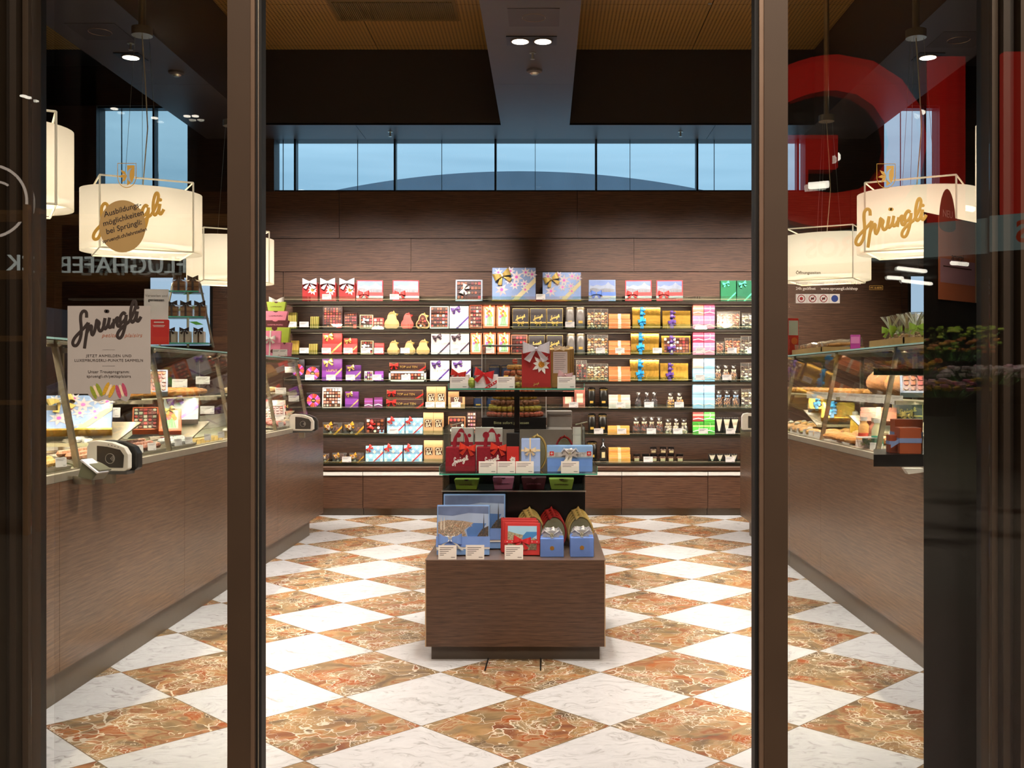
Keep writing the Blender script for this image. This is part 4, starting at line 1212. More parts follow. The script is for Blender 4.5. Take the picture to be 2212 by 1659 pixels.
# shelf 4
item(4, k_daisy, 630, 657, 777, 'daisy_box', 'large dark box with red petals %s' % S(4), 'gift box', lean=-.05)
item(4, k_daisy, 660, 690, 791, 'daisy_box', 'dark box with orange and pink petals %s' % S(4), 'gift box', lean=-.05)
item(4, k_bowbox, 695, 738, 776, 'gift_box', 'large purple box with gold bow %s' % S(4), 'gift box', color='6e2a7c', bow='gold', band='diag', text='LILIPUT')
item(4, k_bowbox, 747, 779, 790, 'gift_box', 'small purple box with gold bow %s' % S(4), 'gift box', color='5c2470', bow='gold', band='diag')
item(4, k_choc, 787, 805, 803, 'praline_box', 'tiny box of pink and white pralines %s' % S(4), 'chocolate box', cols=3, rows=4, pal=[WHCH, SALM, PR_COL[3], PURP], seed=31)
item(4, k_carton, 809, 828, 803, 'carton', 'small purple carton %s' % S(4), 'carton', color='6e2a7c', accent='8a4a98')
zb = LIP[3] - .022
item(4, k_choc, 840, 920, 802, 'praline_box', 'long low box of pralines %s' % S(4), 'chocolate box', cols=10, rows=2, color='e9ded2', pal=[WHCH, SALM, PR_COL[3], PR_COL[5], CHOM], seed=33, lean=0)
item(4, k_topten, 840, 920, 783, 'long_gift_box', 'long dark box with gold frame stacked on the praline box %s' % S(4), 'gift box', base=Z(801.5, 11.87), lean=0)
for i, (a, b) in enumerate(((1020, 1045), (1055, 1080), (1082, 1104))):
    item(4, k_tin, a, b, 788, 'tin_canister', 'dark blue tin with gold bow, %s of three %s' % (('left', 'middle', 'right')[i], S(4)), 'tin', color='2a2c3c', lean=0)
item(4, k_clear, 1245, 1267, 778, 'nut_bag', 'upright clear pack of dark nuts %s' % S(4), 'biscuit box', n=2, fill='choc', lean=0)
item(4, k_clear, 1268.5, 1313, 785, 'biscuit_box', 'clear box of biscuit sticks %s' % S(4), 'biscuit box', n=3, lean=0)
item(4, k_gold, 1361, 1424, 777, 'gold_gift_box', 'big shiny gold box with blue bow %s' % S(4), 'gift box', bow='blue')
item(4, k_gold, 1425.5, 1488, 784, 'gold_gift_box', 'shiny gold box with violet bow %s' % S(4), 'gift box', bow='purple')
for i, (a, b) in enumerate(((1544, 1560), (1561, 1576), (1577, 1594))):
    item(4, k_cellobag, a, b, 788, 'sweet_bag', 'clear bag of almonds with pale ribbon, %s of three %s' % (('left', 'middle', 'right')[i], S(4)), 'sweet bag', fill='stick', tie='cream', lean=0)
item(4, k_clear, 1600, 1634, 783, 'biscuit_box', 'clear box of black and white biscuits %s' % S(4), 'biscuit box', n=2, fill='white', lean=0)
# shelf 5
item(5, k_daisy, 662, 692, 848, 'daisy_box', 'dark box with orange and pink petals %s' % S(5), 'gift box', lean=-.05)
item(5, k_choc, 696, 737, 838, 'praline_box', 'tall pale box of round white and brown pralines %s' % S(5), 'chocolate box', cols=6, rows=6, color='e2d2c6', pal=[WHCH, SALM, CHOM, mat('c9a08a', .5)], seed=41)
item(5, k_bowbox, 745, 774, 847, 'gift_box', 'purple box with gold bow %s' % S(5), 'gift box', color='6e2a7c', bow='gold', band='diag')
item(5, k_carton, 787, 805, 861, 'carton', 'low small purple carton %s' % S(5), 'carton', color='7a2f62', accent='8a4a98')
item(5, k_carton, 808, 826, 859, 'carton', 'taller small purple carton %s' % S(5), 'carton', color='6e2a60', accent='8a4a98')
zm = Z(860.5, 11.87)
item(5, k_topten, 834, 915, 861.5, 'long_gift_box', 'long dark box with red bow, lower of two stacked %s' % S(5), 'gift box', lean=0)
item(5, k_topten, 834, 915, 841, 'long_gift_box', 'long dark box with red bow, upper of two stacked %s' % S(5), 'gift box', base=zm, lean=0)
for s_, tp, xx in ((5, 835, ((921.5, 942), (942.5, 963))), (6, 891, ((914.5, 936), (936.5, 958))), (7, 950, ((916, 937), (937.5, 958)))):
    for i, (a, b) in enumerate(xx):
        item(s_, k_cuba, a, b, tp, 'carton', 'tan carton lettered CUBA, %s of two %s' % (('left', 'right')[i], S(s_)), 'carton', group='tan cartons', lean=0)
item(5, k_cuba, 968, 1004, 846, 'carton', 'wide tan carton lettered CUBA %s right of the narrow ones' % S(5), 'carton', lean=0)
for i, (a, b) in enumerate(((1022, 1044), (1050, 1072))):
    item(5, k_tin, a, b, 856, 'tin_canister', 'dark tin with gold bands behind the macaron tower, %s of two' % (('left', 'right')[i]), 'tin', color='24304a', lean=0)
item(5, k_pouchbox, 1216, 1239, 846, 'carton', 'brown carton %s left of the taller carton' % S(5), 'carton')
item(5, k_pouchbox, 1241, 1264, 838, 'carton', 'tall reddish brown carton %s' % S(5), 'carton')
for s_, tp in ((5, 837), (6, 894)):
    for i, (a, b) in enumerate(((1270, 1286), (1295, 1313)) if s_ == 5 else ((1271, 1287), (1293, 1311))):
        item(s_, k_tin, a, b, tp, 'tin_canister', 'tall black canister with gold rings, %s of two %s' % (('left', 'right')[i], S(s_)), 'tin', lean=0)
for i, (a, b) in enumerate(((1372, 1386), (1390, 1405), (1406, 1421))):
    item(5, k_cellobag, a, b, 847, 'sweet_bag', 'clear bag of dark chocolates, %s of three %s' % (('left', 'middle', 'right')[i], S(5)), 'sweet bag', fill='dark', tie='dark', lean=0)
for i, (a, b) in enumerate(((1440, 1457), (1460, 1476))):
    item(5, k_cellobag, a, b, 848, 'sweet_bag', 'clear bag of yellow sweets, %s of two %s' % (('left', 'right')[i], S(5)), 'sweet bag', fill='yellow', tie='cream', lean=0)
for i, (a, b) in enumerate(((1545, 1562), (1563, 1580), (1581, 1599))):
    item(5, k_cellobag, a, b, 842, 'sweet_bag', 'clear bag of biscuit sticks with blue label, %s of three %s' % (('left', 'middle', 'right')[i], S(5)), 'sweet bag', fill='stick', tie='blue', lean=0)
item(5, k_clear, 1602, 1632, 840, 'biscuit_box', 'clear box of black and white biscuits %s' % S(5), 'biscuit box', n=2, fill='white', lean=0)
# shelf 6
for s_, xx in ((6, ((697, 739), (742, 786))), (7, ((718, 748), (754, 786)))):
    for i, (a, b) in enumerate(xx):
        item(s_, k_goldclear, a, b, (906, 973)[s_ - 6], 'chocolate_pack', 'clear pack of chocolates with gold bow, %s of two %s' % (('left', 'right')[i], S(s_)), 'chocolate pack', lean=0)
item(6, k_choc, 789, 831, 904, 'praline_box', 'dark praline box with red bow beside the blue diamond boxes %s' % S(6), 'chocolate box', cols=5, rows=4, color='3d1f1c', seed=51, bow='red', corner='9cc4e4')
for i, (a, b) in enumerate(((836, 874), (876, 913))):
    item(6, k_diamond, a, b, 904, 'gift_box', 'blue box with white diamonds and red bow, %s of two %s' % (('left', 'right')[i], S(6)), 'gift box', group='blue diamond pattern boxes')
for i, (a, b) in enumerate(((790, 827), (829, 869), (872, 912))):
    item(7, k_diamond, a, b, 963, 'gift_box', 'blue box with white diamonds and red bow, %s of three %s' % (('left', 'middle', 'right')[i], S(7)), 'gift box', group='blue diamond pattern boxes')
item(6, k_choc, 968, 1005, 901, 'praline_box', 'brown framed box of round pralines %s' % S(6), 'chocolate box', cols=4, rows=3, color='b5784c', seed=52)
item(6, k_choc, 1009, 1028, 890, 'praline_box', 'narrow tall box of pink pralines %s' % S(6), 'chocolate box', cols=3, rows=6, color='3d1f1c', pal=[SALM, PINKM, mat('f0b0a0', .5)], seed=53)
for i, (a, b) in enumerate(((1366, 1383), (1383.5, 1400), (1400.5, 1416), (1416.5, 1433))):
    item(6, k_cellobag, a, b, 900, 'sweet_bag', 'clear bag of brown chocolates, %s of four %s' % (('first', 'second', 'third', 'last')[i], S(6)), 'sweet bag', fill='brown', tie='cream', lean=0)
for i, (a, b) in enumerate(((1435, 1453), (1453.5, 1469), (1469.5, 1487))):
    item(6, k_cellobag, a, b, 904, 'sweet_bag', 'clear bag of white sweets, %s of three %s' % (('left', 'middle', 'right')[i], S(6)), 'sweet bag', fill='white', tie='cream', lean=0)
for i, (a, b) in enumerate(((1546, 1561), (1562, 1578), (1579, 1596))):
    item(6, k_jelly, a, b, 902, 'sweet_pouch', 'black pouch with pale label, %s of three %s' % (('left', 'middle', 'right')[i], S(6)), 'sweet bag', lean=0)
item(6, k_tin, 1603, 1620, 908, 'tin_canister', 'small dark tin %s beside the card reader' % S(6), 'tin', lean=0)
# shelf 7
item(7, k_goldclear, 697, 711, 975, 'chocolate_pack', 'narrow gold bowed pack half hidden by the left counter %s' % S(7), 'chocolate pack', lean=0)
item(7, k_tin, 1268, 1290, 953, 'tin_canister', 'wide black canister %s beside the dark bottle' % S(7), 'tin', lean=0)
item(7, k_bottle, 1296, 1311, 948, 'bottle', 'dark bottle with pale label %s' % S(7), 'bottle', lean=0)
for i, (a, b) in enumerate(((1367, 1384), (1387, 1403), (1405, 1421), (1424, 1440), (1442, 1457), (1461, 1478))):
    item(7, k_jar, a, b, 981, 'jar', '%s dark jar from the orange boxes in the lower row %s' % (('first', 'second', 'third', 'fourth', 'fifth', 'sixth')[i], S(7)), 'jar', lean=0, group='jars on the lowest wall shelf', d=.05)
zj = Z(980.5, 11.87)
for i, (a, b) in enumerate(((1404, 1420), (1425, 1441), (1443, 1458))):
    item(7, k_jar, a, b, 966, 'jar', 'dark jar stacked on the others, %s of three in the upper row' % ('left', 'middle', 'right')[i], 'jar', lean=0, base=zj, group='jars on the lowest wall shelf')
for i, (a, b) in enumerate(((1531, 1546), (1548, 1562), (1564, 1578), (1579, 1593))):
    item(7, k_jelly, a, b, 981, 'sweet_pouch', 'black pouch with pale label, %s of four %s' % (('first', 'second', 'third', 'last')[i], S(7)), 'sweet bag', lean=0)
# two-high stacks of flat boxes (column right of the biscuit boxes)
for s_, z1_, z2_, c1, b1 in ((2, 690, 678, 'd9713c', 'e8cbb4'), (3, 748, 735.5, 'd9713c', 'e8cbb4'), (4, 804, 792, 'd9713c', 'e8cbb4'), (5, 865, 853, 'e6d2c4', 'd99a5c'), (7, 982, 967.5, 'eda04c', 'f3cfa0')):
    nm = 'orange' if c1 != 'e6d2c4' else 'beige'
    item(s_, k_stack2, 1315, 1362, z1_, 'flat_box', '%s flat box with pale band, lower of two stacked %s' % (nm, S(s_)), 'box', lean=0, color=c1, band=b1, d=.12)
    item(s_, k_stack2, 1315, 1361, z2_, 'flat_box', '%s flat box with pale band, upper of two stacked %s' % (nm, S(s_)), 'box', lean=0, base=Z(z1_ - .5, 11.87), color=c1, band=b1, d=.12)
item(6, k_stack2, 1313, 1360, 920, 'flat_box', 'single flat orange box with pale band %s' % S(6), 'box', lean=0, color='eda04c', band='f3cfa0', d=.12)
# two-by-two stacks of cartons
for s_, zt, zm_, cl, cr, nm, acc in ((2, 658, 682, 'e8806a', 'e0557c', 'pink', 'f7c0cf'), (3, 717, 740, 'd43a5c', 'e0557c', 'pink', 'f7c0cf'), (4, 773, 796, 'c2b4a8', '8fc2e4', 'pale blue', 'd9ecf5'), (5, 829, 852, '8fc2e4', '8fc2e4', 'pale blue', 'd9ecf5'), (6, 886, 911, '8a3430', '4fae3c', 'green', 'cfe88a')):
    low = {'pink': 'f08fae', 'pale blue': '9fcbe8', 'green': '4fae3c'}[nm]
    for i, (a, b) in enumerate(((1497, 1520), (1521, 1544))):
        sd = ('left', 'right')[i]
        item(s_, k_carton, a, b, zm_, 'carton', '%s carton at the bottom %s of the two-by-two stack %s' % (nm, sd, S(s_)), 'carton', color=low, accent=acc, lean=0, d=.08)
        item(s_, k_carton, a, b, zt - 3 * i, 'carton', '%s carton at the top %s of the two-by-two stack %s' % ({'e8806a': 'salmon', 'd43a5c': 'dark pink', 'c2b4a8': 'beige', '8a3430': 'dark red', '4fae3c': 'green', 'e0557c': 'pink', '8fc2e4': 'pale blue'}[(cl, cr)[i]], sd, S(s_)), 'carton', color=(cl, cr)[i], accent=acc, base=Z(zm_ - .5, 11.87), lean=0, d=.08)
# price cards in front of the goods
CARDS = {1: ((706, 'the middle edelweiss box'), (852, 'the second mountain picture box'), (1168, 'the smaller lily box')),
         2: ((631, 'the olive gold box'), (657, 'the gap between gold boxes'), (1231, 'the left grey canister')),
         3: ((657, 'the gap between gold boxes'), (705, 'the large red box'), (752, 'the small red box'), (790, 'the clear praline box'), (818, 'the small red carton'), (875, 'the middle gold heart'), (984, 'the right silver box'), (1058, 'the middle tulip tin'), (1297, 'the pale biscuits'), (1339, 'the orange boxes'), (1420, 'the gold box with blue bow'), (1513, 'the pink cartons'), (1581, 'the almonds'), (1624, 'the black and white biscuits')),
         4: ((669, 'the petal box'), (715, 'the large purple box'), (757, 'the small purple box'), (814, 'the purple carton'), (877, 'the long praline box'), (1512, 'the blue cartons'), (1570, 'the almond bags')),
         5: ((929, 'the left tan carton'), (951, 'the right tan carton'), (985, 'the wide tan carton'), (1239, 'the brown cartons'), (1341, 'the beige boxes'), (1402, 'the dark chocolate bags'), (1467, 'the yellow sweets')),
         6: ((851, 'the left diamond box'), (1293, 'the black canisters'), (1343, 'the orange box'), (1407, 'the brown chocolate bags'), (1464, 'the white sweets'), (1519, 'the green cartons'), (1578, 'the black pouches')),
         7: ((749, 'the gold bow packs'), (1400, 'the jars'), (1577, 'the black pouches'))}
for s_, L_ in CARDS.items():
    for p_, d_ in L_:
        card('price_card', 'price card in front of %s %s' % (d_, S(s_)), (X(p_, YS), YS - .006, LIP[s_ - 1] - .006), tilt=0, group='price cards on the product wall')
# ------------------------------------------------------------------ island plinth with display tower
IX0, IX1, IY0, IY1, IZ = -.663, .3317, 5.68, 6.68, .5606
t = thing('display_plinth', 'low square dark wooden plinth standing alone in the middle of the marble floor', 'plinth', (0, 0, 0))
MB().box(IX0 + .006, IY0, .082, IX1 - .006, IY1, IZ - .004, WOODI).build('body', t)
MB().box(IX0, IY0 + .001, IZ - .004, IX1, IY1, IZ, mat('7a6456', .3)).build('top', t)
for xa in (IX0, IX1 - .0055): MB().box(xa, IY0 - .0005, .082, xa + .0055, IY1, IZ - .004, mat('bfa07c', .4)).build('edge_strip', t)
MB().box(IX0 + .03, IY0 + .05, 0, IX1 - .03, IY1 - .05, .083, mat('4c4136', .5, .2)).build('toe_kick', t)
cab = MB().tube([(X(1052, 5.6), 5.75, .004), (X(1050, 5.6), 5.5, .004)], .004, 5, BLACK).tube([(X(1168, 5.6), 5.75, .004), (X(1168, 5.6), 5.5, .004)], .004, 5, BLACK).build('floor_cable_joint')
tag(cab, 'two short dark cable slots in the floor at the foot of the wooden plinth', 'floor slot')
t = thing('display_tower', 'glass and black metal display tower with two trays standing on the wooden plinth', 'display stand', (0, 0, 0))
BK = mat('14110f', .25, .2)
MB().box(-.615, 6.16, IZ, .238, 6.62, Z(1061, 6.16), BK).build('cabinet', t)
MB().box(-.615, 6.6, Z(1061, 6.16), .238, 6.62, 1.0, BK).build('back_panel', t)
MB().box(-.62, 6.15, Z(1062.5, 6.15), .243, 6.16, Z(1060, 6.15), mat('c8beb0', .3, .5)).build('front_edge', t)
for xa in (-.615, .232): MB().box(xa, 6.16, Z(1061, 6.16), xa + .006, 6.62, 1.27, SHELFG).build('side_glass', t)
MB().box(-.61, 6.16, 1.03, .235, 6.166, 1.262, CELLO if False else GLASS).build('inner_glass', t)
MB().box(X(1111, 6.3), 6.28, IZ, X(1122.5, 6.3), 6.31, 1.49, mat('2c2926', .3, .6)).build('post', t)
MB().box(X(992, 6.2), 6.18, Z(857, 6.2), X(1240, 6.2), 6.22, Z(846, 6.2), mat('2c2622', .3, .6)).build('cross_bar', t)
def glass_tray(x0, x1, y0, y1, z, lip):
    tr_ = MB().box(x0, y0, z - .008, x1, y1, z, SHELFG).build('glass_tray', t)
    e = MB(); e.box(x0, y0, z - .008, x1, y0 + .002, z - .001, GEDGE)
    e.box(x0, y0 - .001, z - .004, x0 + .002, y0 + .002, z + lip, GEDGE); e.box(x1 - .002, y0 - .001, z - .004, x1, y0 + .002, z + lip, GEDGE)
    e.box(x0, y0, z - .006, x0 + .002, y1, z, GEDGE); e.box(x1 - .002, y0, z - .006, x1, y1, z, GEDGE)
    e.build('green_edge', tr_)
    l = MB(); l.box(x0, y0 + .002, z, x1, y0 + .006, z + lip, GLASS); l.box(x0, y0, z, x0 + .004, y1, z + lip, GLASS); l.box(x1 - .004, y0, z, x1, y1, z + lip, GLASS)
    l.build('lip', tr_)
TZ1 = Z(1026, 5.9) + .008; TZ2 = Z(842, 6.0) + .008
glass_tray(X(948.7, 5.9), X(1290.5, 5.9), 5.9, 6.60, TZ1, .042)
glass_tray(X(968, 6.0), X(1262, 6.0), 6.0, 6.55, TZ2, .03)
for a, b, q in ((973, 999, 916), (1243, 1269, 914)):
    o = thing('card_holder', 'small bright metal sign holder on the %s of the middle glass tray' % ('left' if a < 1000 else 'right'), 'card holder', (X((a + b) / 2, 6.3), 6.3, TZ1))
    zz = Z(q, 6.3) - TZ1
    MB().tube([(0, 0, 0), (0, 0, zz)], .003, 6, STEEL).build('stem', o)
    MB().tube([(X(a, 6.3) - X((a + b) / 2, 6.3), 0, zz - .01), (X(b, 6.3) - X((a + b) / 2, 6.3), 0, zz + .008)], .004, 6, STEEL).build('bar', o)

def iitem(fn, a, b, top, y, zb, name, desc, cat, d=.08, lean=0, rz=0, group=None, **kw):
    w = abs(X(b, y) - X(a, y)); h = Z(top, y) - zb
    o = template((fn.__name__, 'i', round(w, 3), round(h, 3), repr(sorted((k_, (len(v_), v_[0].name) if isinstance(v_, list) else v_) for k_, v_ in kw.items()))), lambda r: fn(r, w, d, h, **kw))
    o.name = name; o.location = ((X(a, y) + X(b, y)) / 2, y, zb + .0005 + d * abs(sin(lean))); o.rotation_euler = (lean, 0, rz)
    return tag(o, desc, cat, group)

# --- goods on the plinth top
def k_city(r, w, d, h, ribbon=True):
    rb(w, d, h, mat('7fa6dc', .45)).build('box', r, bevel=.003)
    p = MB(); y = -.001; e = w * .02; zb = h * .30
    p.box(-w / 2 + e, y, zb, w / 2 - e, 0, h - e, mat('9fb0cc', .5, 0, .2, 5))
    # clouds, far shore, town, lake with two quays, church spires
    p.prism([(-w * .48, h * .80), (-w * .2, h * .78), (w * .1, h * .84), (w * .48, h * .82), (w * .48, h * .97), (-w * .48, h * .97)], y * 1.3, 0, mat('5f6f92', .5, 0, .3, 9))
    p.prism([(-w * .48, zb), (w * .1, zb), (w * .02, h * .5), (w * .2, h * .64), (w * .0, h * .68), (-w * .3, h * .70), (-w * .48, h * .66)], y * 1.6, 0, mat('a58f78', .6, 0, .5, 130))
    p.prism([(w * .1, zb), (w * .3, zb), (w * .36, h * .48), (w * .44, h * .63), (w * .2, h * .64), (w * .06, h * .5)], y * 1.8, 0, mat('4f78b4', .4, 0, .1, 12))
    p.prism([(w * .22, zb), (w * .48, zb), (w * .48, h * .58), (w * .36, h * .52)], y * 2, 0, mat('4c4038', .6, 0, .5, 130))
    for (a, b_, c_) in ((.39, .42, .86), (-.42, .5, .76), (-.36, .5, .77)):
        p.prism([(a * w - w * .018, b_ * h), (a * w + w * .018, b_ * h), (a * w + w * .012, (b_ + .14) * h), (a * w, c_ * h), (a * w - w * .012, (b_ + .14) * h)], y * 2.4, 0, mat('3f3c40' if a > 0 else 'd9cdb8', .6))
    town(p, -w * .47, w * .03, zb + .004, h * .6, y * 2.0, 3, 110); town(p, -w * .25, w * .18, h * .55, h * .64, y * 2.0, 4, 50); town(p, w * .28, w * .47, zb + .004, h * .5, y * 2.2, 5, 40)
    p.build('printed_picture', r)
    b = MB(); b.box(-w / 2 - .002, -.004, h * .12, w / 2 + .002, 0, h * .30, WHITE); b.build('paper_band', r)
    b = MB(); b.box(-w / 2 - .003, -.007, h * .16, w / 2 + .003, 0, h * .37, mat('7fa0e0', .35)); b.build('ribbon', r)
    if ribbon:
        gift_bow(MB(), (-w * .24, -.012, h * .30), w * .22, mat('7fa0e0', .35), tails=False).build('bow', r)
        q = MB()
        for sg in (-1, 1): q.strip([(-w * .24, -.03, h * .31), (-w * .24 + sg * w * .12, -.034, h * .22), (-w * .24 + sg * w * .24, -.03, h * .10)], [(.007, 0, 0)] * 3, .001, mat('e6e2d6', .5))
        for sg in (-1, 1): q.strip([(-w * .24, -.03, h * .31), (-w * .24 + sg * w * .03, -.034, h * .37), (-w * .24 + sg * w * .08, -.03, h * .38)], [(.006, 0, 0)] * 3, .001, mat('e6e2d6', .5))
        q.build('ribbon_ends', r)
iitem(k_city, 957, 1091, 1070, 6.02, IZ, 'picture_box', 'larger blue box with city and lake picture, standing behind the smaller one on the plinth', 'gift box', d=.05, lean=-.12, ribbon=False)
iitem(k_city, 943, 1057, 1094, 5.80, IZ, 'picture_box', 'smaller blue box with city and lake picture and silver crossed bow at the plinth front', 'gift box', d=.05, lean=-.12)

def k_lake(r, w, d, h, bow=True):
    rb(w, d, h, mat('c62a26', .45)).build('box', r, bevel=.003)
    p = MB(); e = w * .09; z0 = h * .16; z1 = h * .9
    p.box(-w / 2 + e, -.001, z0, w / 2 - e, 0, z1, mat('a5cfe6', .5, 0, .1, 6))
    p.prism([(-w / 2 + e, z0), (w / 2 - e, z0), (w / 2 - e, h * .5), (w * .1, h * .6), (-w * .15, h * .66), (-w / 2 + e, h * .74)], -.0016, 0, mat('a39a7c', .6, 0, .5, 150))
    p.prism([(-w * .02, h * .38), (w * .1, h * .38), (w / 2 - e, h * .62), (w / 2 - e, h * .72), (w * .12, h * .72), (w * .02, h * .6)], -.002, 0, mat('3f86c4', .4))
    p.prism([(w * .2, z0), (w / 2 - e, z0), (w / 2 - e, h * .5), (w * .28, h * .46)], -.0024, 0, mat('6a5c44', .6, 0, .5, 150))
    town(p, -w / 2 + e, w * .0, z0 + .002, h * .6, -.002, 6, 80); town(p, w * .22, w / 2 - e, z0 + .002, h * .42, -.0026, 7, 30)
    p.build('printed_picture', r)
    if bow:
        rr = mat('d62c30', .4)
        MB().box(-w / 2 - .001, -.005, h * .36, w / 2 + .001, 0, h * .46, rr).build('ribbon', r)
        gift_bow(MB(), (0, -.01, h * .44), w * .24, rr, tilt=-.12).build('bow', r)
        dd = MB(); R_ = random.Random(2)
        for k in range(7): dd.disc((-w * .42 + k * w * .14, h * .41), w * .014, -.0062, -.005, WHITE, 8)
        dd.build('printed_dots', r)
for i, (a, b, q, y) in enumerate(((1081, 1158, 1121, 5.93), (1083, 1162, 1126, 5.88), (1089, 1166, 1132, 5.80))):
    iitem(k_lake, a, b, q, y, IZ, 'lake_box', 'red box with lake town picture on the plinth, %s of three' % ('rearmost', 'middle', 'foremost')[i], 'gift box', d=.03, lean=-.18, rz=-.06, bow=(i == 2), group='red lake picture boxes on the plinth')

def silver_flower(r, w, z, y=0.):
    f = MB()
    for k in range(9):
        a = 2 * pi * k / 9
        pts = [(0, y, z), (cos(a) * w * .22, y - .012, z + sin(a) * w * .14 + .008), (cos(a) * w * .46, y - .006, z + sin(a) * w * .28)]
        f.strip(pts, [(-sin(a) * .004, 0, cos(a) * .004), (-sin(a) * .012, 0, cos(a) * .012), (-sin(a) * .002, 0, cos(a) * .002)], .0008, mat('e8e4e2', .35, .3))
    for k in range(7):
        a = 2 * pi * k / 7; f.ball((cos(a) * w * .05, y - .014, z + sin(a) * w * .05), w * .03, mat('cfc3a2', .4), 6)
    for sg in (-1, 1):
        f.strip([(0, y, z), (sg * w * .3, y - .02, z + .03), (sg * w * .42, y, z + .01)], [(0, .01, .004)] * 3, .0008, mat('d9d4d4', .3, .4))
    f.build('silver_edelweiss', r)
def k_cube(r, w, d, h):
    rb(w, d, h, mat('6f93e2', .45)).build('box', r, bevel=.005)
    MB().disc((0, h * .48), w * .09, -.002, 0, mat('c98f3c', .3, .6), 18).build('gold_seal', r)
    MB().box(-w * .06, .0, h, w * .06, d, h + .002, mat('b9bcc6', .35, .5)).build('ribbon', r)
    silver_flower(r, w * 1.05, h + .012, d * .4)
for i, (a, b, q, y, s_) in enumerate(((1169, 1215, 1158, 5.905, 'behind the front left cube'), (1167, 1218, 1163, 5.76, 'front left cube'), (1233, 1281, 1156, 5.905, 'behind the front right cube'), (1231.5, 1283, 1161, 5.76, 'front right cube'))):
    iitem(k_cube, a, b, q, y, IZ, 'gift_cube', 'blue wrapped cube with silver edelweiss bow on the plinth, ' + s_, 'gift box', d=.12, group='blue gift cubes on the plinth')
def k_egg(r, w, d, h, color='dfbf72'):
    oval = lambda s_, n=26: [(w / 2 * s_ * cos(2 * pi * k / n) , h / 2 + h / 2 * s_ * sin(2 * pi * k / n)) for k in range(n)]
    MB().prism(oval(.9), .004, d - .004, mat('8d8766', .35, .3)).build('panel', r)
    P = oval(1.)
    MB().tube([(x, d / 2, z) for x, z in P], .0065, 6, mat(color, .3, .5), True).build('rim', r)
    gift_bow(MB(), (-w * .08, 0, h * .99), w * .17, mat(color, .35, .4), tilt=.5, tails=False).build('bow', r)
for gi, (cxp, col, nm) in enumerate(((1143, 'dfbf72', 'gold'), (1190, 'b02a24', 'red'), (1248, 'dfbf72', 'gold'))):
    for j in range(4):
        y = 6.12 - j * .028; 
        iitem(k_egg, cxp - 26 + j * 2.2, cxp + 26 + j * 2.2, 1101 + j * 5, y, IZ, 'egg_tin', '%s rimmed oval tin with bow on the plinth, %s in the %s row' % (nm, ('rearmost', 'third', 'second', 'foremost')[j], ('left', 'middle', 'right')[gi]), 'tin', d=.024, color=col, group='oval rimmed tins on the plinth')
MB_ = MB().box(X(1166, 5.72) , 5.725, IZ, X(1274, 5.72), 5.728, Z(1128, 5.72), GLASS)
o = MB_.build('acrylic_screen'); tag(o, 'low clear acrylic screen in front of the oval tins on the plinth', 'acrylic screen')
for a, b, q0, d_ in ((946.5, 986, 1178, 'lower left of the smaller city picture box'), (1006, 1046, 1177.5, 'lower right of the smaller city picture box'), (1090, 1130, 1178, 'in front of the red lake boxes')):
    card('price_card', 'printed price card on the plinth edge, ' + d_, (X((a + b) / 2, 5.7), 5.70, IZ), w=X(b, 5.7) - X(a, 5.7), h=Z(q0, 5.7) - IZ, lines=5)
# --- cartons in the tower cabinet
zc = Z(1061, 6.16)
for a, b, q, c_, d_ in ((981, 1034, 1036, 'b7cf4a', 'lime green carton at the left of the tower cabinet'), (1064, 1111, 1032, 'f08fae', 'pink carton left of the tower post'), (1126, 1180, 1032, '5c1a26', 'dark brown carton right of the tower post'), (1186, 1240, 1035, 'c3d457', 'lime green carton at the right of the tower cabinet')):
    iitem(k_trapez, a, b, q, 6.25, zc, 'tapered_carton', d_, 'carton', d=.1, color=c_)
# --- middle tray
VEL = mat('8a0f22', .85, 0, .12, 60)
def k_velvet(r, w, d, h):
    hb = h * .60
    b = MB(); b.prism([(-w / 2, 0), (w / 2, 0), (w * .49, hb), (-w * .49, hb)], 0, d, VEL); b.build('bag', r, bevel=.006)
    hd = MB()
    for yy in (.006, d - .006):
        aa = [pi - pi * k / 12 for k in range(13)]
        pts = [(w * .21 * cos(q_), yy, hb * .96 + (h - hb * .96) * sin(q_) ** .8) for q_ in aa]
        hd.strip(pts, [(.010 * -cos(q_), 0, .010 * sin(q_)) for q_ in aa], .0018, VEL)
    hd.build('handle', r)
    l = MB(); script_logo(l, w * .54, WHITE, y=-.0015, z0=hb * .46); l.build('logo', r)
    gift_bow(MB(), (w * .24, -.006, hb * .98), w * .27, mat('e0402c', .4), tilt=-.12).build('bow', r)
for i, (a, b, y) in enumerate(((962, 1027, 6.0), (1029, 1094, 6.02))):
    iitem(k_velvet, a, b, 930, y, TZ1, 'velvet_bag', 'dark red velvet bag with white script, %s of two on the middle glass tray' % ('left', 'right')[i], 'bag', d=.07, group='red velvet bags')
for i, (a, b) in enumerate(((974, 1001), (1002, 1022), (1026, 1066), (1066, 1085))):
    def k_white(r, w, d, h):
        rb(w, d, h, mat('e4dfd8', .5)).build('carton', r, bevel=.002)
        MB().disc((w * .1, h * .82), min(w, .1) * .2, -.0015, 0, mat('b5243a', .5)).box(-w / 2, -.001, h * .58, w / 2, 0, h * .66, mat('b5243a', .5)).build('printed_spots', r)
    iitem(k_white, a, b, 924 + (i % 2), 6.2, TZ1, 'carton', 'white carton with red spot behind the velvet bags, %s from the left' % ('first', 'second', 'third', 'fourth')[i], 'carton', d=.08)
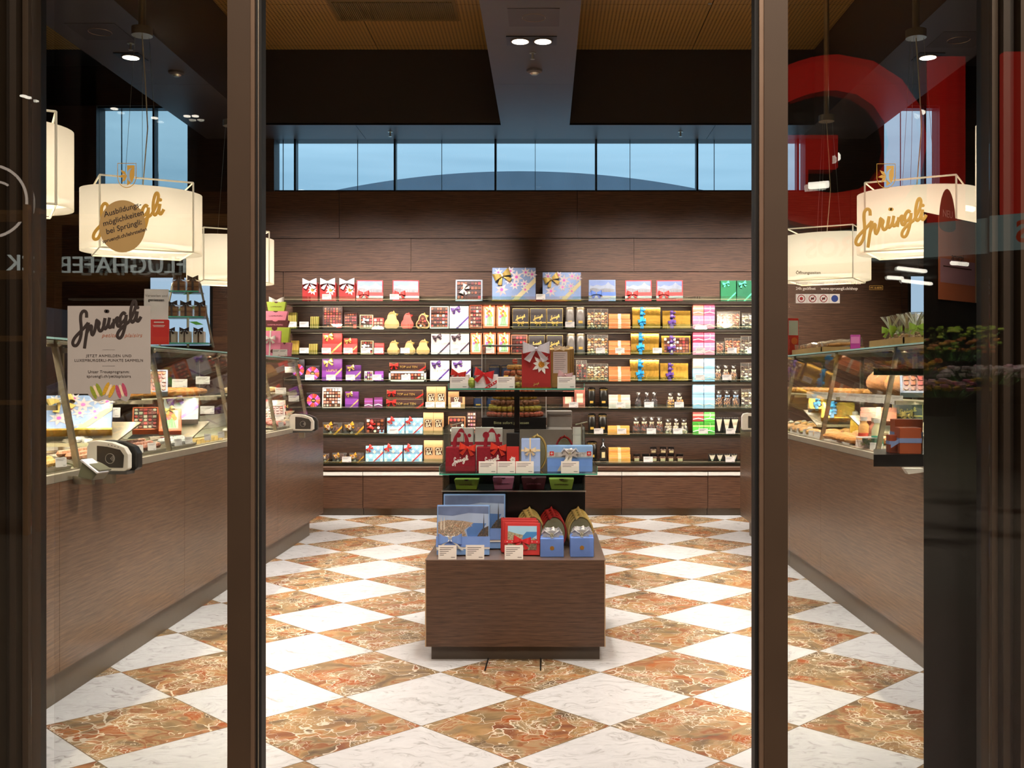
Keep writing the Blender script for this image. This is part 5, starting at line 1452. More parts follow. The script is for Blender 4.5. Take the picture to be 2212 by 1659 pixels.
def k_redtall(r, w, d, h):
    rb(w, d, h * .66, mat('c92a24', .45)).build('box', r, bevel=.002)
    MB().box(-w / 2 - .001, -.001, h * .66, w / 2 + .001, d + .001, h, BLACK).build('lid', r, bevel=.001)
    e = MB(); edelweiss(e, (0, h * .32), w * .3, -.001, WHITE, mat('d9d0c0', .5), 11); e.build('edelweiss', r)
iitem(k_redtall, 1094.5, 1121, 936, 6.0, TZ1, 'gift_box', 'tall red box with black lid and white edelweiss in front of the tower post', 'gift box', d=.07)
def k_blue_bag(r, w, d, h):
    rb(w, d, h, mat('a9c2f2', .5)).build('carton', r, bevel=.003)
    MB().box(-w * .03 - .004, -.0015, 0, -w * .03 + .004, d, h + .001, CREAM).box(-w / 2, -.0015, h * .62, w / 2, 0, h * .68, CREAM).build('ribbon', r)
    gift_bow(MB(), (-w * .03, -.004, h * .66), w * .3, CREAM, knot=GOLD).build('bow', r)
iitem(k_blue_bag, 1126, 1167, 948, 6.0, TZ1, 'carton', 'pale blue carton with cream ribbon right of the tower post', 'carton', d=.07)
iitem(k_egg, 1140, 1180, 942, 6.14, TZ1, 'egg_tin', 'gold rimmed oval tin behind the pale blue carton', 'tin', d=.03, color='dfbf72')
iitem(k_egg, 1200, 1238, 944, 6.2, TZ1, 'egg_tin', 'red rimmed oval tin behind the blue edelweiss box', 'tin', d=.03, color='b02a24')
def k_swiss(r, w, d, h):
    rb(w, d, h * .62, mat('6f9ae2', .45)).build('box', r, bevel=.003)
    MB().prism([(-w / 2 - .002, h * .5), (w / 2 + .002, h * .5), (w / 2 + .002, h * .98), (-w / 2 - .002, h * .98)], -.002, d + .002, mat('8fb8e6', .45)).build('lid', r, bevel=.003)
    p = MB(); p.box(-w / 2, -.004, h * .56, w / 2, -.002, h * .74, mat('b7b6b4', .5, 0, .3, 60))
    for a in (-.4, .42):
        p.box(a * w - .012, -.005, h * .62, a * w + .012, -.002, h * .62 + .024, REDM); c_ = h * .62 + .012
        p.box(a * w - .007, -.0056, c_ - .002, a * w + .007, -.004, c_ + .002, WHITE); p.box(a * w - .002, -.0056, c_ - .007, a * w + .002, -.004, c_ + .007, WHITE)
    p.build('printed_cows_band', r)
    silver_flower(r, w * .44, h * .7, -.012)
    q = MB()
    for sg in (-1, 1): q.strip([(0, -.02, h * .6), (sg * w * .06 - .02, -.03, h * .35), (sg * w * .12 - .03, -.02, h * .05)], [(.012, 0, 0)] * 3, .001, mat('d9d2bf', .4))
    q.build('ribbon_ends', r)
iitem(k_swiss, 1182, 1280, 962, 5.99, TZ1, 'gift_box', 'wide blue box with large silver edelweiss and red crosses on the middle glass tray', 'gift box', d=.09)
for a, b, d_ in ((1034, 1073, 'left of three joined cards on the middle tray'), (1074, 1113, 'middle of three joined cards on the middle tray'), (1114, 1153, 'right of three joined cards on the middle tray'), (1212, 1251, 'card in front of the blue edelweiss box')):
    card('price_card', 'printed price card, ' + d_, (X((a + b) / 2, 5.92), 5.92, TZ1), w=X(b, 5.92) - X(a, 5.92), h=Z(996.5, 5.92) - TZ1, lines=3)
# --- top tray
iitem(k_edelbox, 1127, 1189.5, 740, 6.05, TZ2, 'gift_box', 'tall red box with silver bow and large edelweiss on the top glass tray', 'gift box', d=.1, big=True)
def k_goldtall(r, w, d, h):
    rb(w, d, h, mat('a5824a', .4, .3)).build('box', r, bevel=.006)
    p = MB().box(-w * .3, -.001, h * .38, w * .38, 0, h * .93, mat('d6c9c0', .6))
    for k in range(9): p.box(-w * .25, -.0015, h * (.88 - .05 * k), w * (.3 - .05 * (k % 3)), -.001, h * (.886 - .05 * k), INK)
    p.build('ingredient_label', r)
    gift_bow(MB(), (0, .01, h), w * .26, CREAM, tails=False).build('bow', r)
for i, (a, b, y) in enumerate(((1196, 1240, 6.34), (1194, 1236, 6.26), (1186, 1231, 6.18))):
    iitem(k_goldtall, a, b, 752 + i, y, TZ2, 'gift_box', 'tall gold box with printed label, %s of three behind the red edelweiss box' % ('rear', 'middle', 'front')[i], 'gift box', d=.06, group='tall gold boxes on the top tray')
def k_smallwhite(r, w, d, h, rib='d62c30'):
    rb(w, d, h * .72, mat('f1ecec', .45)).build('box', r, bevel=.003)
    rr = mat(rib, .4)
    b = MB(); b.prism([(w * -.1, 0), (w * .1, 0), (w / 2, h * .3), (w / 2, h * .46)], -.002, 0, rr); b.build('ribbon', r)
    gift_bow(MB(), (-w * .1, -.006, h * .74), w * .42, rr, tilt=-.2).build('bow', r)
    dd = MB()
    for k in range(4): dd.disc((w * (.08 + .1 * k), h * (.07 + .075 * k)), w * .03, -.003, -.002, WHITE, 8)
    dd.build('printed_hearts', r)
iitem(k_smallwhite, 1026, 1075, 797, 6.06, TZ2, 'gift_box', 'small white box with dotted red bow in the middle of the top glass tray', 'gift box', d=.09)
iitem(k_smallwhite, 975, 1013, 797, 6.12, TZ2, 'gift_box', 'small white box with plain red bow behind the leftmost card of the top tray', 'gift box', d=.08, rib='d83a30')
iitem(k_smallwhite, 1206, 1243, 800, 6.12, TZ2, 'gift_box', 'small box with white and red bow behind the rightmost card of the top tray', 'gift box', d=.06, rib='e6b9bc')
def k_easter(r, w, d, h):
    MB().ball((0, w / 2, h / 2), w / 2, mat('9fb04a', .4, 0, .3, 90), 12, h / w).build('egg', r)
iitem(k_easter, 1010, 1027, 815, 6.06, TZ2, 'painted_egg', 'small green patterned egg beside the dotted red bow', 'egg', d=.04)
for a, b, d_ in ((972, 1011, 'leftmost on the top glass tray'), (1073, 1112, 'second on the top glass tray, left of the post'), (1204, 1243, 'rightmost on the top glass tray')):
    card('price_card', 'printed price card, ' + d_, (X((a + b) / 2, 6.02), 6.02, TZ2), w=X(b, 6.02) - X(a, 6.02), h=Z(813.5, 6.02) - TZ2, lines=3)
card('price_card', 'small white card standing on the middle tray between tower and wall shelf', (X(1247, 6.4), 6.4, TZ1), w=.055, h=Z(922, 6.4) - TZ1, lines=0)
# ------------------------------------------------------------------ second plinth with the macaron tower
PX0, PX1 = X(1030, 7.6), X(1236, 7.6)
t = thing('till_plinth', 'grey box plinth behind the display tower carrying the macaron case', 'plinth', (0, 0, 0))
MB().box(PX0, 7.6, 0, PX1, 8.35, 1.185, mat('8d867c', .4, .2)).build('body', t)
MB().box(X(1181, 8.0), 8.0, 1.185, PX1 + .01, 8.35, Z(889, 8.0), mat('a59d92', .35, .2)).build('till_housing', t)
MB().box(X(1181, 8.0) + .01, 7.995, Z(897, 8.0), PX1, 8.0, Z(894, 8.0), mat('6a645c', .4)).build('seam', t)
t = thing('macaron_display', 'clear acrylic case over a black sign base for the macaron tower', 'display case', (X(1110.5, 7.65), 7.64, 1.1855))
hw = (X(1180, 7.65) - X(1041.5, 7.65)) / 2
zs0 = Z(902, 7.65) - 1.1855
MB().box(-hw, 0, 0, hw, .46, zs0, BLACK).build('sign_base', t)
lettering('Bitte sofort geniessen', .028, mat('cfd49a', .6), t, (-.02, -.0015, zs0 * .45), space=1.05)
ac = MB(); zt_ = Z(746, 7.65) - 1.1855; a = .004
for q in ((-hw, 0, -hw + a, .46), (hw - a, 0, hw, .46), (-hw, 0, hw, a), (-hw, .456, hw, .46)): ac.box(q[0], q[1], zs0, q[2], q[3], zt_, GLASS)
ac.box(-hw, 0, zt_, hw, .46, zt_ + .004, GLASS); ac.build('acrylic_case', t)
ed = MB(); s_ = .003
for x_ in (-hw, hw):
    for y_ in (0, .46): ed.box(x_ - s_, y_ - s_, zs0, x_ + s_, y_ + s_, zt_, mat('d8d6d0', .2, 0, 0, 10))
ed.box(-hw, -s_, zt_, hw, s_, zt_ + .005, mat('d8d6d0', .2, 0, 0, 10)); ed.build('case_edges', t)
mac_cols = ['c9684c', 'b9a63c', '8f5a3c', 'b39a3a', 'c9684c', 'a9a03c', 'c98a4c', 'b5603c', 'cf9a4c', 'c9503c']
zt0 = Z(902, 7.65) + .0008
rad = [.197, .184, .168, .150, .130, .110, .088, .066, .042, .0]
MAC = {}
for ti, (r_, c_) in enumerate(zip(rad, mac_cols)):
    if c_ not in MAC:
        m1 = mat(c_, .6, 0, .1, 40); m2 = mat('e8c9a0', .6)
        b = MB(); b.lathe([(.010, 0), (.017, .003), (.0205, .010), (.0205, .014)], 10, m=m1).lathe([(.018, .014), (.018, .019)], 10, m=m2).lathe([(.0205, .019), (.0205, .023), (.017, .032), (.008, .036)], 10, m=m1)
        MAC[c_] = b.mesh('macaron', smooth=True)
    n = max(1, int(2 * pi * r_ / .0425))
    for k in range(n):
        a = 2 * pi * (k + .5 * (ti % 2)) / n
        o = put('macaron', MAC[c_], None, (X(1110.5, 7.65) + r_ * cos(a), 7.87 + r_ * sin(a) , zt0 + ti * .0447))
        tag(o, 'small macaron in the stepped macaron tower' if ti < 9 else 'single red macaron crowning the macaron tower', 'macaron', 'macarons of the tower')
core = MB().lathe([(.17, 0), (.155, .045), (.138, .09), (.12, .134), (.10, .179), (.078, .224), (.055, .268), (.035, .313), (.012, .40)], 16, (X(1110.5, 7.65), 7.87, zt0), mat('c9a070', .6)).build('tower_core')
tag(core, 'pale stepped cone inside the macaron tower', 'display cone')
# ------------------------------------------------------------------ counters and display cases on both sides
CZ = 1.066
def counter(sg, nm):
    xw, xk, xb = sg * (2.31 if sg < 0 else 1.99), sg * (2.353 if sg < 0 else 2.035), sg * (3.10 if sg < 0 else 2.78)
    y0, y1, yk = 3.6, (10.72 if sg < 0 else 10.52), 10.28
    t = thing('counter', 'long dark wooden sales counter along the %s side of the shop' % nm, 'counter', (0, 0, 0))
    def bx(a, b): return (min(a, b), max(a, b))
    js = [y0, 4.9 if sg < 0 else 5.2, 6.6 if sg < 0 else 7.45, 8.9, y1]
    f = MB()
    for i in range(4):
        x0, x1 = bx(xw, xw + sg * .02); f.box(x0, js[i] + .0015, .165, x1, js[i + 1] - .0015, CZ, WOODY)
    f.build('front_panel', t)
    x0, x1 = bx(xw + sg * .02, xb); MB().box(x0, y0, .165, x1, y1, CZ - .02, mat('33241a', .5)).build('carcass', t)
    x0, x1 = bx(xw + sg * .002, xb); MB().box(x0, y0, CZ - .02, x1, y1 - .001, CZ, WOODY).build('top', t)
    x0, x1 = bx(xk, xb); MB().box(x0, y0 + .02, 0, x1, yk, .165, KICK).build('toe_kick', t)
    return t
counter(-1, 'left'); counter(1, 'right')

DECKZ = CZ + .045
def case(sg, nm, ys, xb0, xt0, xback):
    t = thing('display_case', 'long slanted glass display case on top of the %s counter' % nm, 'display case', (0, 0, 0))
    y0, y1 = ys[0], ys[-1]; zt = 1.765
    def bx(a, b): return (min(a, b), max(a, b))
    x0, x1 = bx(xb0 - sg * .015, xback); MB().box(x0, y0, CZ + .0005, x1, y1, DECKZ - .006, mat('d8cdb8', .3, .7)).build('base_rim', t)
    x0, x1 = bx(xb0 + sg * .02, xback - sg * .01); MB().box(x0, y0 + .01, DECKZ - .006, x1, y1 - .01, DECKZ, mat('b5a890', .3, .4)).build('deck', t)
    # front panes, one per bay
    for i in range(len(ys) - 1):
        a, b = ys[i] + .006, ys[i + 1] - .006; th = .005 * sg
        vs = [(xb0, a, DECKZ), (xb0, b, DECKZ), (xt0, b, zt - .02), (xt0, a, zt - .02)]; vs += [(v[0] + th, v[1], v[2]) for v in vs]
        MB().add(vs, [(0, 1, 2, 3), (7, 6, 5, 4), (0, 4, 5, 1), (1, 5, 6, 2), (2, 6, 7, 3), (3, 7, 4, 0)], GLASS).build('front_pane', t)
    x0, x1 = bx(xt0 - sg * .01, xback); MB().box(x0, y0, zt - .008, x1, y1, zt, SHELFG).build('top_pane', t)
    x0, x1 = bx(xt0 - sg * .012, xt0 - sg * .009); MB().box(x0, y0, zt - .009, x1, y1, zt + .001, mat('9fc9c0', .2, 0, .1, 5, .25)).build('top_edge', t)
    # posts follow the slant, with a cross arm under the top and one at shelf height
    for i, y in enumerate(ys):
        p = MB()
        for (xa, za, xc, zc_, w) in ((xb0 + sg * .012, DECKZ, xt0 + sg * .012, zt - .01, .024),):
            vs = [(xa, y - .012, za), (xa + sg * .028, y - .012, za), (xc + sg * .028, y - .012, zc_), (xc, y - .012, zc_)]; vs += [(v[0], y + .012, v[2]) for v in vs]
            p.add(vs, [(0, 1, 2, 3), (7, 6, 5, 4), (0, 4, 5, 1), (1, 5, 6, 2), (2, 6, 7, 3), (3, 7, 4, 0)], BRUSH)
        x0, x1 = bx(xt0, xback); p.box(x0, y - .012, zt - .045, x1, y + .012, zt - .012, BRUSH)
        x0, x1 = bx(xt0 + sg * .01, xback); p.box(x0, y - .010, 1.40, x1, y + .010, 1.425, BRUSH)
        x0, x1 = bx(xback - sg * .03, xback); p.box(x0, y - .012, DECKZ, x1, y + .012, zt, BRUSH)
        p.ball((xt0 + sg * .0, y, zt - .03), .014, STEEL, 8)
        p.build('post', t)
    x0, x1 = bx(xt0 + sg * .09, xback - sg * .02); segs_ = [(y0 + .015, 5.17), (6.48, y1 - .015)] if sg < 0 else [(y0 + .015, y1 - .015)]
    for a_, b_ in segs_: MB().box(x0, a_, 1.426, x1, b_, 1.432, SHELFG).build('upper_shelf', t)
    x0, x1 = bx(xt0 + sg * .088, xt0 + sg * .09); 
    for a_, b_ in segs_: MB().box(x0, a_, 1.424, x1, b_, 1.434, mat('d9cfae', .3, .4)).build('shelf_edge', t)
    x0, x1 = bx(xt0 + sg * .02, xt0 + sg * .05); MB().box(x0, y0, zt - .03, x1, y1, zt - .012, mat('e2dccb', .3, .6)).build('light_rail', t)
    x0, x1 = bx(xback, xback + sg * .01)
    MB().box(x0, y0, DECKZ, x1, y1, DECKZ + .12, mat('cbbfae', .4)).build('rear_ledge', t)
    for q in range(3):
        ya = y0 + (y1 - y0) * (q + .5) / 3
        light('case_strip', 'AREA', (xt0 + sg * .06, ya, zt - .035), 75, (1, .88, .70), None, size=.012, sy=(y1 - y0) / 3 - .06, spread=120).rotation_euler = (0, -sg * .30, 0)
        light('case_strip', 'AREA', (xt0 + sg * .13, ya, 1.418), 30, (1, .88, .70), None, size=.008, sy=(y1 - y0) / 3 - .06, spread=130).rotation_euler = (0, -sg * .15, 0)
    return t
LY = [3.92, 5.19, 6.46, 7.73, 9.0, 10.2]; RY = [3.76, 5.04, 6.32, 7.6, 8.87, 10.1]
case(-1, 'left', LY, -2.33, -2.45, -3.05); case(1, 'right', RY, 2.012, 2.135, 2.74)

# ------------------------------------------------------------------ goods inside the cases
def blob_mesh(key, color, r, sz=.8, rough=.55, bump=0., n=8):
    if key not in CACHE: CACHE[key] = MB().ball((0, 0, r * sz), r, mat(color, rough, 0, .12, 60, 0, .5, 0, bump), n, sz).mesh('truffle', smooth=True)
    return CACHE[key]
SLOPE = .26
TRZ = DECKZ + .014
def heap(sg, y0, y1, x0, x1, color, r=.019, layers=1, place='', rise=0.):
    """truffles set out row on row on a tray sloping up to the back; each is its own object"""
    me = blob_mesh(('truffle', color, r), color, r, .85, .5)
    sp = r * 2.05; ny = max(1, int((y1 - y0) / sp)); nx = max(1, int(abs(x1 - x0) / sp)); cnt = 0
    for L_ in range(layers):
        for i in range(ny - L_):
            for j in range(nx - L_):
                dx = (j + .5 + L_ * .5) * sp; y = y0 + (i + .5 + L_ * .5) * sp
                o = put('truffle', me, None, (sg * (x0 + dx), y, TRZ + rise + dx * SLOPE + L_ * r * 1.3), (0, 0, (i * 7 + j * 3) % 6))
                tag(o, place, 'truffle', place + ' heap'); cnt += 1
    return cnt
def tray(sg, y0, y1, x0, x1, label, rise=0., color='bfb6a4', metal=.8):
    t = thing('serving_tray', label, 'tray', (sg * x0, (y0 + y1) / 2, DECKZ + .0015 + rise))
    t.rotation_euler = (0, -sg * math.atan(SLOPE), 0)
    w, d = (x1 - x0) * 1.03, (y1 - y0) / 2; m = mat(color, .3, metal)
    a, b = sorted((0, sg * w))
    MB().box(a, -d, 0, b, d, .006, m).build('base', t)
    e = MB()
    for q in ((a, -d, a + .004, d), (b - .004, -d, b, d), (a, -d, b, -d + .004), (a, d - .004, b, d)): e.box(q[0], q[1], .006, q[2], q[3], .016, m)
    e.build('rim', t)
    if rise: MB().box(a + .02, -d + .02, -rise - .0, b - .1 * abs(b) - .02 * (b > 0), d - .02, 0, mat('4a3c30', .5)).build('riser', t) if False else None
    return t
n_ = 0
TRUF = [
    (4.52, 5.12, 2.37, 2.54, 'd9a95c', 1, .023, 0, 'pale yellow truffle on the near front tray left of the nearest card reader', 'yellow truffles'),
    (4.50, 5.12, 2.63, 2.83, 'b98478', 1, .024, .05, 'dusty pink truffle in the heap behind the nearest front tray', 'dusty pink truffles'),
    (5.26, 5.68, 2.37, 2.55, '8a5a38', 1, .0225, 0, 'light brown truffle right behind the nearest card reader', 'light brown truffles'),
    (5.72, 6.02, 2.37, 2.55, 'e6cf8c', 1, .0225, 0, 'cream coloured truffle in the second bay of the left case', 'cream truffles'),
    (6.06, 6.40, 2.37, 2.55, '7c4a32', 1, .0225, 0, 'milk chocolate truffle beside the third post of the left case', 'milk chocolate truffles'),
    (5.86, 6.40, 2.60, 2.73, 'f2eee4', 1, .0225, .05, 'white sugared truffle in the long white row of the left case', 'white truffles of the second bay'),
    (6.52, 6.96, 2.37, 2.51, 'f2eee4', 1, .023, 0, 'white sugared truffle behind the third post of the left case', 'white truffles of the third bay'),
    (9.08, 9.50, 2.37, 2.56, 'd98a7c', 1, .023, 0, 'rosy truffle near the far end of the left case', 'rosy truffles'),
    (9.56, 10.08, 2.37, 2.53, 'e9cfa4', 1, .023, 0, 'cream and pink truffle beside the far card reader', 'cream truffles of the last bay'),
]
for y0, y1, x0, x1, c_, ly, r_, ri, lb, nm in TRUF:
    tray(-1, y0 - .012, y1 + .012, x0 - .008, x1 + .012, 'metal tray holding the ' + nm + ' in the left case', ri)
    n_ += heap(-1, y0, y1, x0, x1, c_, r_, ly, lb, ri)
print('TRUFFLES', n_)
def pastry(sg, x, y, z, kind, label, group=None, rz=0., s=1.):
    key = ('pastry', kind)
    if key not in CACHE:
        b = MB()
        if kind == 'croissant':
            pts = [(.085 * sin(a), -.04 * cos(a), .034) for a in [(-1.5 + .25 * k) for k in range(13)]]
            b.tube(pts, [.008 + .022 * (1 - abs(k - 6) / 6.5) + (.003 if k % 2 else 0) for k in range(13)], 8, mat('c9843c', .5, 0, .25, 30))
        elif kind == 'roll':
            b.ball((0, 0, .0275), .042, mat('cf8f45', .5, 0, .2, 25), 10, .62)
        elif kind == 'macaroon_bar':
            b.box(-.06, -.022, 0, .06, .022, .03, mat('e8c77c', .6, 0, .2, 40))
        elif kind == 'eclair':
            b.tube([(-.055, 0, .018), (0, 0, .02), (.055, 0, .018)], [.014, .018, .014], 8, mat('e6c48a', .5, 0, .15, 30))
        elif kind == 'sandwich':
            b.tube([(-.07, 0, .031), (-.03, 0, .0315), (.03, 0, .0315), (.07, 0, .031)], [.018, .03, .03, .018], 10, mat('d39a55', .5, 0, .2, 25))
            b.box(-.066, -.036, .022, .066, .036, .028, mat('8fae4c', .5)); b.box(-.064, -.034, .028, .064, .034, .033, mat('e8a08c', .5))
        elif kind == 'cup':
            b.lathe([(.022, 0), (.03, .05), (.032, .052)], 12, m=mat('e2cfa8', .4)); b.ball((0, 0, .056), .028, mat('f3e6cf', .5), 8, .6)
        elif kind == 'green_cake':
            b.box(-.04, -.03, 0, .04, .03, .035, mat('a9c94a', .5)); b.ball((0, 0, .04), .01, REDM, 6)
        elif kind == 'red_tart':
            b.lathe([(.03, 0), (.038, .018)], 12, m=mat('d9a86a', .5)); b.ball((0, 0, .022), .028, mat('c9382c', .3), 8, .5)
        CACHE[key] = b.mesh(kind, smooth=kind in ('croissant', 'roll', 'eclair', 'sandwich', 'cup', 'red_tart'))
    o = put({'roll': 'bread_roll', 'macaroon_bar': 'cake_bar', 'cup': 'dessert_cup', 'green_cake': 'iced_cake', 'red_tart': 'berry_tart'}.get(kind, kind), CACHE[key], None, (sg * x, y, z), (0, 0, rz))
    o.scale = (s, s, s)
    return tag(o, label, {'roll': 'bread', 'macaroon_bar': 'cake', 'cup': 'dessert', 'green_cake': 'cake', 'red_tart': 'tart'}.get(kind, kind), group)
R0 = random.Random(4)
SZ = 1.4325
for k in range(7): pastry(-1, 2.66 + .0 * k, 5.30 + k * .075, DECKZ + .0005, 'green_cake', 'green iced cake in the row behind the brown truffles', 'green iced cakes in the left case', .1 * k)
for k in range(8): pastry(-1, 2.80, 5.30 + k * .085, DECKZ + .0005, 'eclair', 'small pale eclair in the rear row of the second left bay', 'eclairs in the left case')
for k in range(6): pastry(-1, 2.60, 6.56 + k * .1, DECKZ + .0005, 'red_tart', 'red berry tart in the third bay of the left case', 'berry tarts in the left case')
for k in range(7): pastry(-1, 2.44, 7.02 + k * .095, DECKZ + .0005, 'macaroon_bar', 'yellow cake bar in the third bay of the left case', 'yellow cake bars', .2)
for k in range(9): pastry(-1, 2.42, 7.8 + k * .12, DECKZ + .0005, 'cup', 'small dessert cup in the fourth bay of the left case', 'dessert cups')
for j in range(2):
    for k in range(9): pastry(-1, 2.66 + j * .19, 6.62 + k * .15 + .05 * j, SZ, 'croissant', 'golden croissant on the upper shelf of the left case', 'croissants on the left upper shelf', R0.uniform(-.25, .25))
for j in range(2):
    for k in range(8): pastry(-1, 2.64 + j * .14, 9.02 + k * .13, SZ, 'eclair', 'yellow eclair on the upper shelf near the far end of the left case', 'yellow eclairs', 1.2, 1.4)
for k in range(7): pastry(-1, 2.62, 4.2 + k * .13, SZ, 'cup', 'dessert cup on the upper shelf of the nearest left bay', 'dessert cups upper')
# right case
for j in range(3):
    for k in range(20):
        kd = R0.choice(('sandwich', 'roll', 'cup', 'red_tart', 'macaroon_bar', 'sandwich', 'green_cake')) if (k + j) % 2 else 'sandwich'
        if kd == 'sandwich' and j == 1 and k % 2: kd = 'roll'
        nm_ = {'sandwich': 'filled sandwich roll', 'roll': 'round bun', 'cup': 'dessert cup', 'red_tart': 'berry tart', 'macaroon_bar': 'pale cake bar', 'green_cake': 'green iced cake'}[kd]
        pastry(1, 2.12 + j * .15, 7.68 + k * .115, DECKZ + .0005, kd, nm_ + ' on the deck in the far bays of the right case', nm_ + 's on the right deck', pi / 2 * (kd == 'sandwich') * 0 + R0.uniform(-.1, .1), .88)
for j in range(2):
    for k in range(6): pastry(1, 2.115 + j * .185, 6.95 + k * .11, DECKZ + .0005, 'croissant', 'croissant on the deck in the third bay of the right case', 'croissants on the right deck', R0.uniform(-.25, .25))
for j in range(2):
    for k in range(15): pastry(1, 2.30 + j * .14, 7.62 + k * .15, SZ, 'roll', 'round golden bread roll on the upper shelf of the right case', 'bread rolls on the right upper shelf', R0.uniform(-1, 1))
for k in range(8): pastry(1, 2.32, 5.1 + k * .14, SZ, 'croissant', 'croissant on the upper shelf in the near bay of the right case', 'croissants on the right upper shelf', R0.uniform(-.25, .25))
for k, (y, c_, lb) in enumerate(((7.35, 'c9843c', 'big seeded bread loaf, rear one on the upper shelf of the right case'), (6.95, 'c98e54', 'big floury bread loaf, front one on the upper shelf of the right case'))):
    t = thing('bread_loaf', lb, 'bread', (2.42, y, SZ))
    MB().ball((0, 0, .098), .16, mat('8a5a32' if k == 0 else 'b57c48', .7, 0, .35, 60, 0, .3, 0, .6), 18, .6, .75, 1.25).build('loaf', t, smooth=True)
    c = MB()
    for q in range(4): c.tube([(-.09, -.1 + q * .065, .135), (-.03, -.1 + q * .065, .178), (.03, -.1 + q * .065, .178), (.09, -.1 + q * .065, .135)], [.004, .016, .016, .004], 6, mat('ecd9bd', .8))
    c.build('flour_cuts', t)
def juice(y, x, c_, lbl, cap, band):
    t = thing('juice_bottle', lbl, 'bottle', (x, y, DECKZ + .0005))
    MB().lathe([(.034, 0), (.037, .006), (.037, .12), (.03, .14), (.019, .155), (.019, .168)], 16, m=mat(c_, .15)).build('bottle', t, smooth=True)
    MB().lathe([(.022, .166), (.022, .192)], 14, m=mat(cap, .4)).build('cap', t)
    MB().lathe([(.0378, .02), (.0378, .085)], 16, m=mat(band, .5)).build('label', t)
juice(6.92, 2.14, 'f0b26a', 'juice bottle with red label and white cap in the right case', 'f3ede2', 'c9402c')
juice(6.76, 2.16, 'c9765a', 'dark pink juice bottle with pale cap between the two others', 'cbb89a', 'e0a07c')
juice(6.58, 2.12, 'efe2b0', 'pale juice bottle with green label in the right case', 'f3ede2', '2f8f74')
for y in (8.05, 8.4): juice(y, 2.42, 'e3b83c', 'yellow juice bottle standing behind the sandwiches, %s one' % ('nearer' if y < 8.2 else 'farther'), 'd9d2c2', 'd9a02c')
t = thing('salad_bowl', 'clear bowl of green salad in front of the juice bottles', 'salad', (2.09, 6.62, DECKZ + .0005))
MB().lathe([(.05, 0), (.075, .01), (.09, .07)], 20, m=CELLO).build('bowl', t, smooth=True)
b = MB()
for k in range(40):
    a = R0.random() * 6.28; q = R0.random() ** .5 * .06; b.M = Matrix.Translation((q * cos(a), q * sin(a), .02 + R0.random() * .045)) @ Euler((R0.random() * 3, R0.random() * 3, R0.random() * 3)).to_matrix().to_4x4()
    b.prism([(-.018, 0), (0, -.009), (.018, 0), (0, .009)], -.001, .001, R0.choice([mat('5f9a3c', .5), mat('86b84c', .5), mat('3f7a34', .5)]))
b.M = Matrix.Identity(4); b.build('leaves', t)
MB().lathe([(.092, .07), (.092, .074)], 20, m=mat('e8e6e0', .2)).build('rim', t)
# product boxes inside the left case on tilted boards
def bz(sg, y): return 1.24 if sg > 0 or y < 6.4 else 1.19
def board(sg, x, y, z, w, d, tilt, label):
    d = .46; z = bz(sg, y); tilt = .25
    o = thing('tilted_board', label, 'display board', (sg * x, y, z), 0, tilt)
    MB().box(-w / 2, -d / 2, -.008, w / 2, d / 2, 0, mat('6f6450', .3, .4)).build('board', o)
    MB().box(-w / 2, -d / 2 - .002, -.01, w / 2, -d / 2, .012, mat('d9cfae', .3, .4)).build('front_edge', o)
    return o
def case_item(fn, x, y, z, w, h, name, label, cat='gift box', d=.05, rx=-.5, rz=0., **kw):
    o = template((fn.__name__, 'c', round(w, 3), round(h, 3), repr(sorted((k_, (len(v_), v_[0].name) if isinstance(v_, list) else v_) for k_, v_ in kw.items()))), lambda r: fn(r, w, d, h, **kw))
    if rx <= -.7:
        yc = min((6.06, 7.33, 9.88) if x < 0 else (5.98, 7.18, 8.48), key=lambda q: abs(q - y - .1)); z = bz(1 if x > 0 else -1, y) + (y + .04 - yc) * .2553 + .036 + w / 2 * abs(sin(rz)) * .2553 + .004
    o.name = name; o.location = (x, y, z); o.rotation_euler = (rx, 0, rz); return tag(o, label, cat)
for sg, yy, nm in ((-1, 5.78, 'second'), (-1, 7.05, 'third'), (-1, 9.6, 'farthest')):
    board(sg, 2.68, yy + .28, 1.31, .44, .62, .42, 'tilted metal edged board in the %s bay of the left case' % nm)
case_item(k_flowerbox, -2.68, 5.90, 1.19, .36, .27, 'flower_gift_box', 'blue box with pink lilies lying tilted inside the left case', rx=-.75, rz=.35)
case_item(k_tulip, -2.60, 7.14, 1.20, .15, .20, 'tulip_tin', 'orange tulip tin tilted inside the left case', 'tin', rx=-.7, rz=.35)
case_item(k_choc, -2.78, 7.16, 1.20, .17, .20, 'praline_box', 'orange edged praline box beside the tulip tin inside the left case', 'chocolate box', rx=-.7, rz=.35, color='d9673a', cols=5, rows=6, pal=[PR_COL[2], WHCH, PR_COL[5]], seed=61)
case_item(k_bowbox, -2.62, 7.40, 1.20, .24, .22, 'gift_box', 'white box with violet bow lying tilted inside the left case', rx=-.8, rz=.3, color='f1ecf0', bow='purple', band='diag')
case_item(k_choc, -2.62, 6.86, 1.47, .20, .18, 'praline_box', 'blue edged praline box tilted on the upper shelf of the left case', 'chocolate box', rx=-.6, rz=.35, color='b9c6e2', cols=6, rows=5, seed=62)
case_item(k_topten, -2.60, 9.80, 1.24, .26, .14, 'long_gift_box', 'dark box with red bow tilted inside the far bay of the left case', rx=-.6, rz=.3)
case_item(k_choc, -2.56, 9.66, 1.20, .24, .15, 'praline_box', 'open box of mixed pralines in the far bay of the left case', 'chocolate box', rx=-.7, rz=.35, cols=6, rows=4, seed=63)
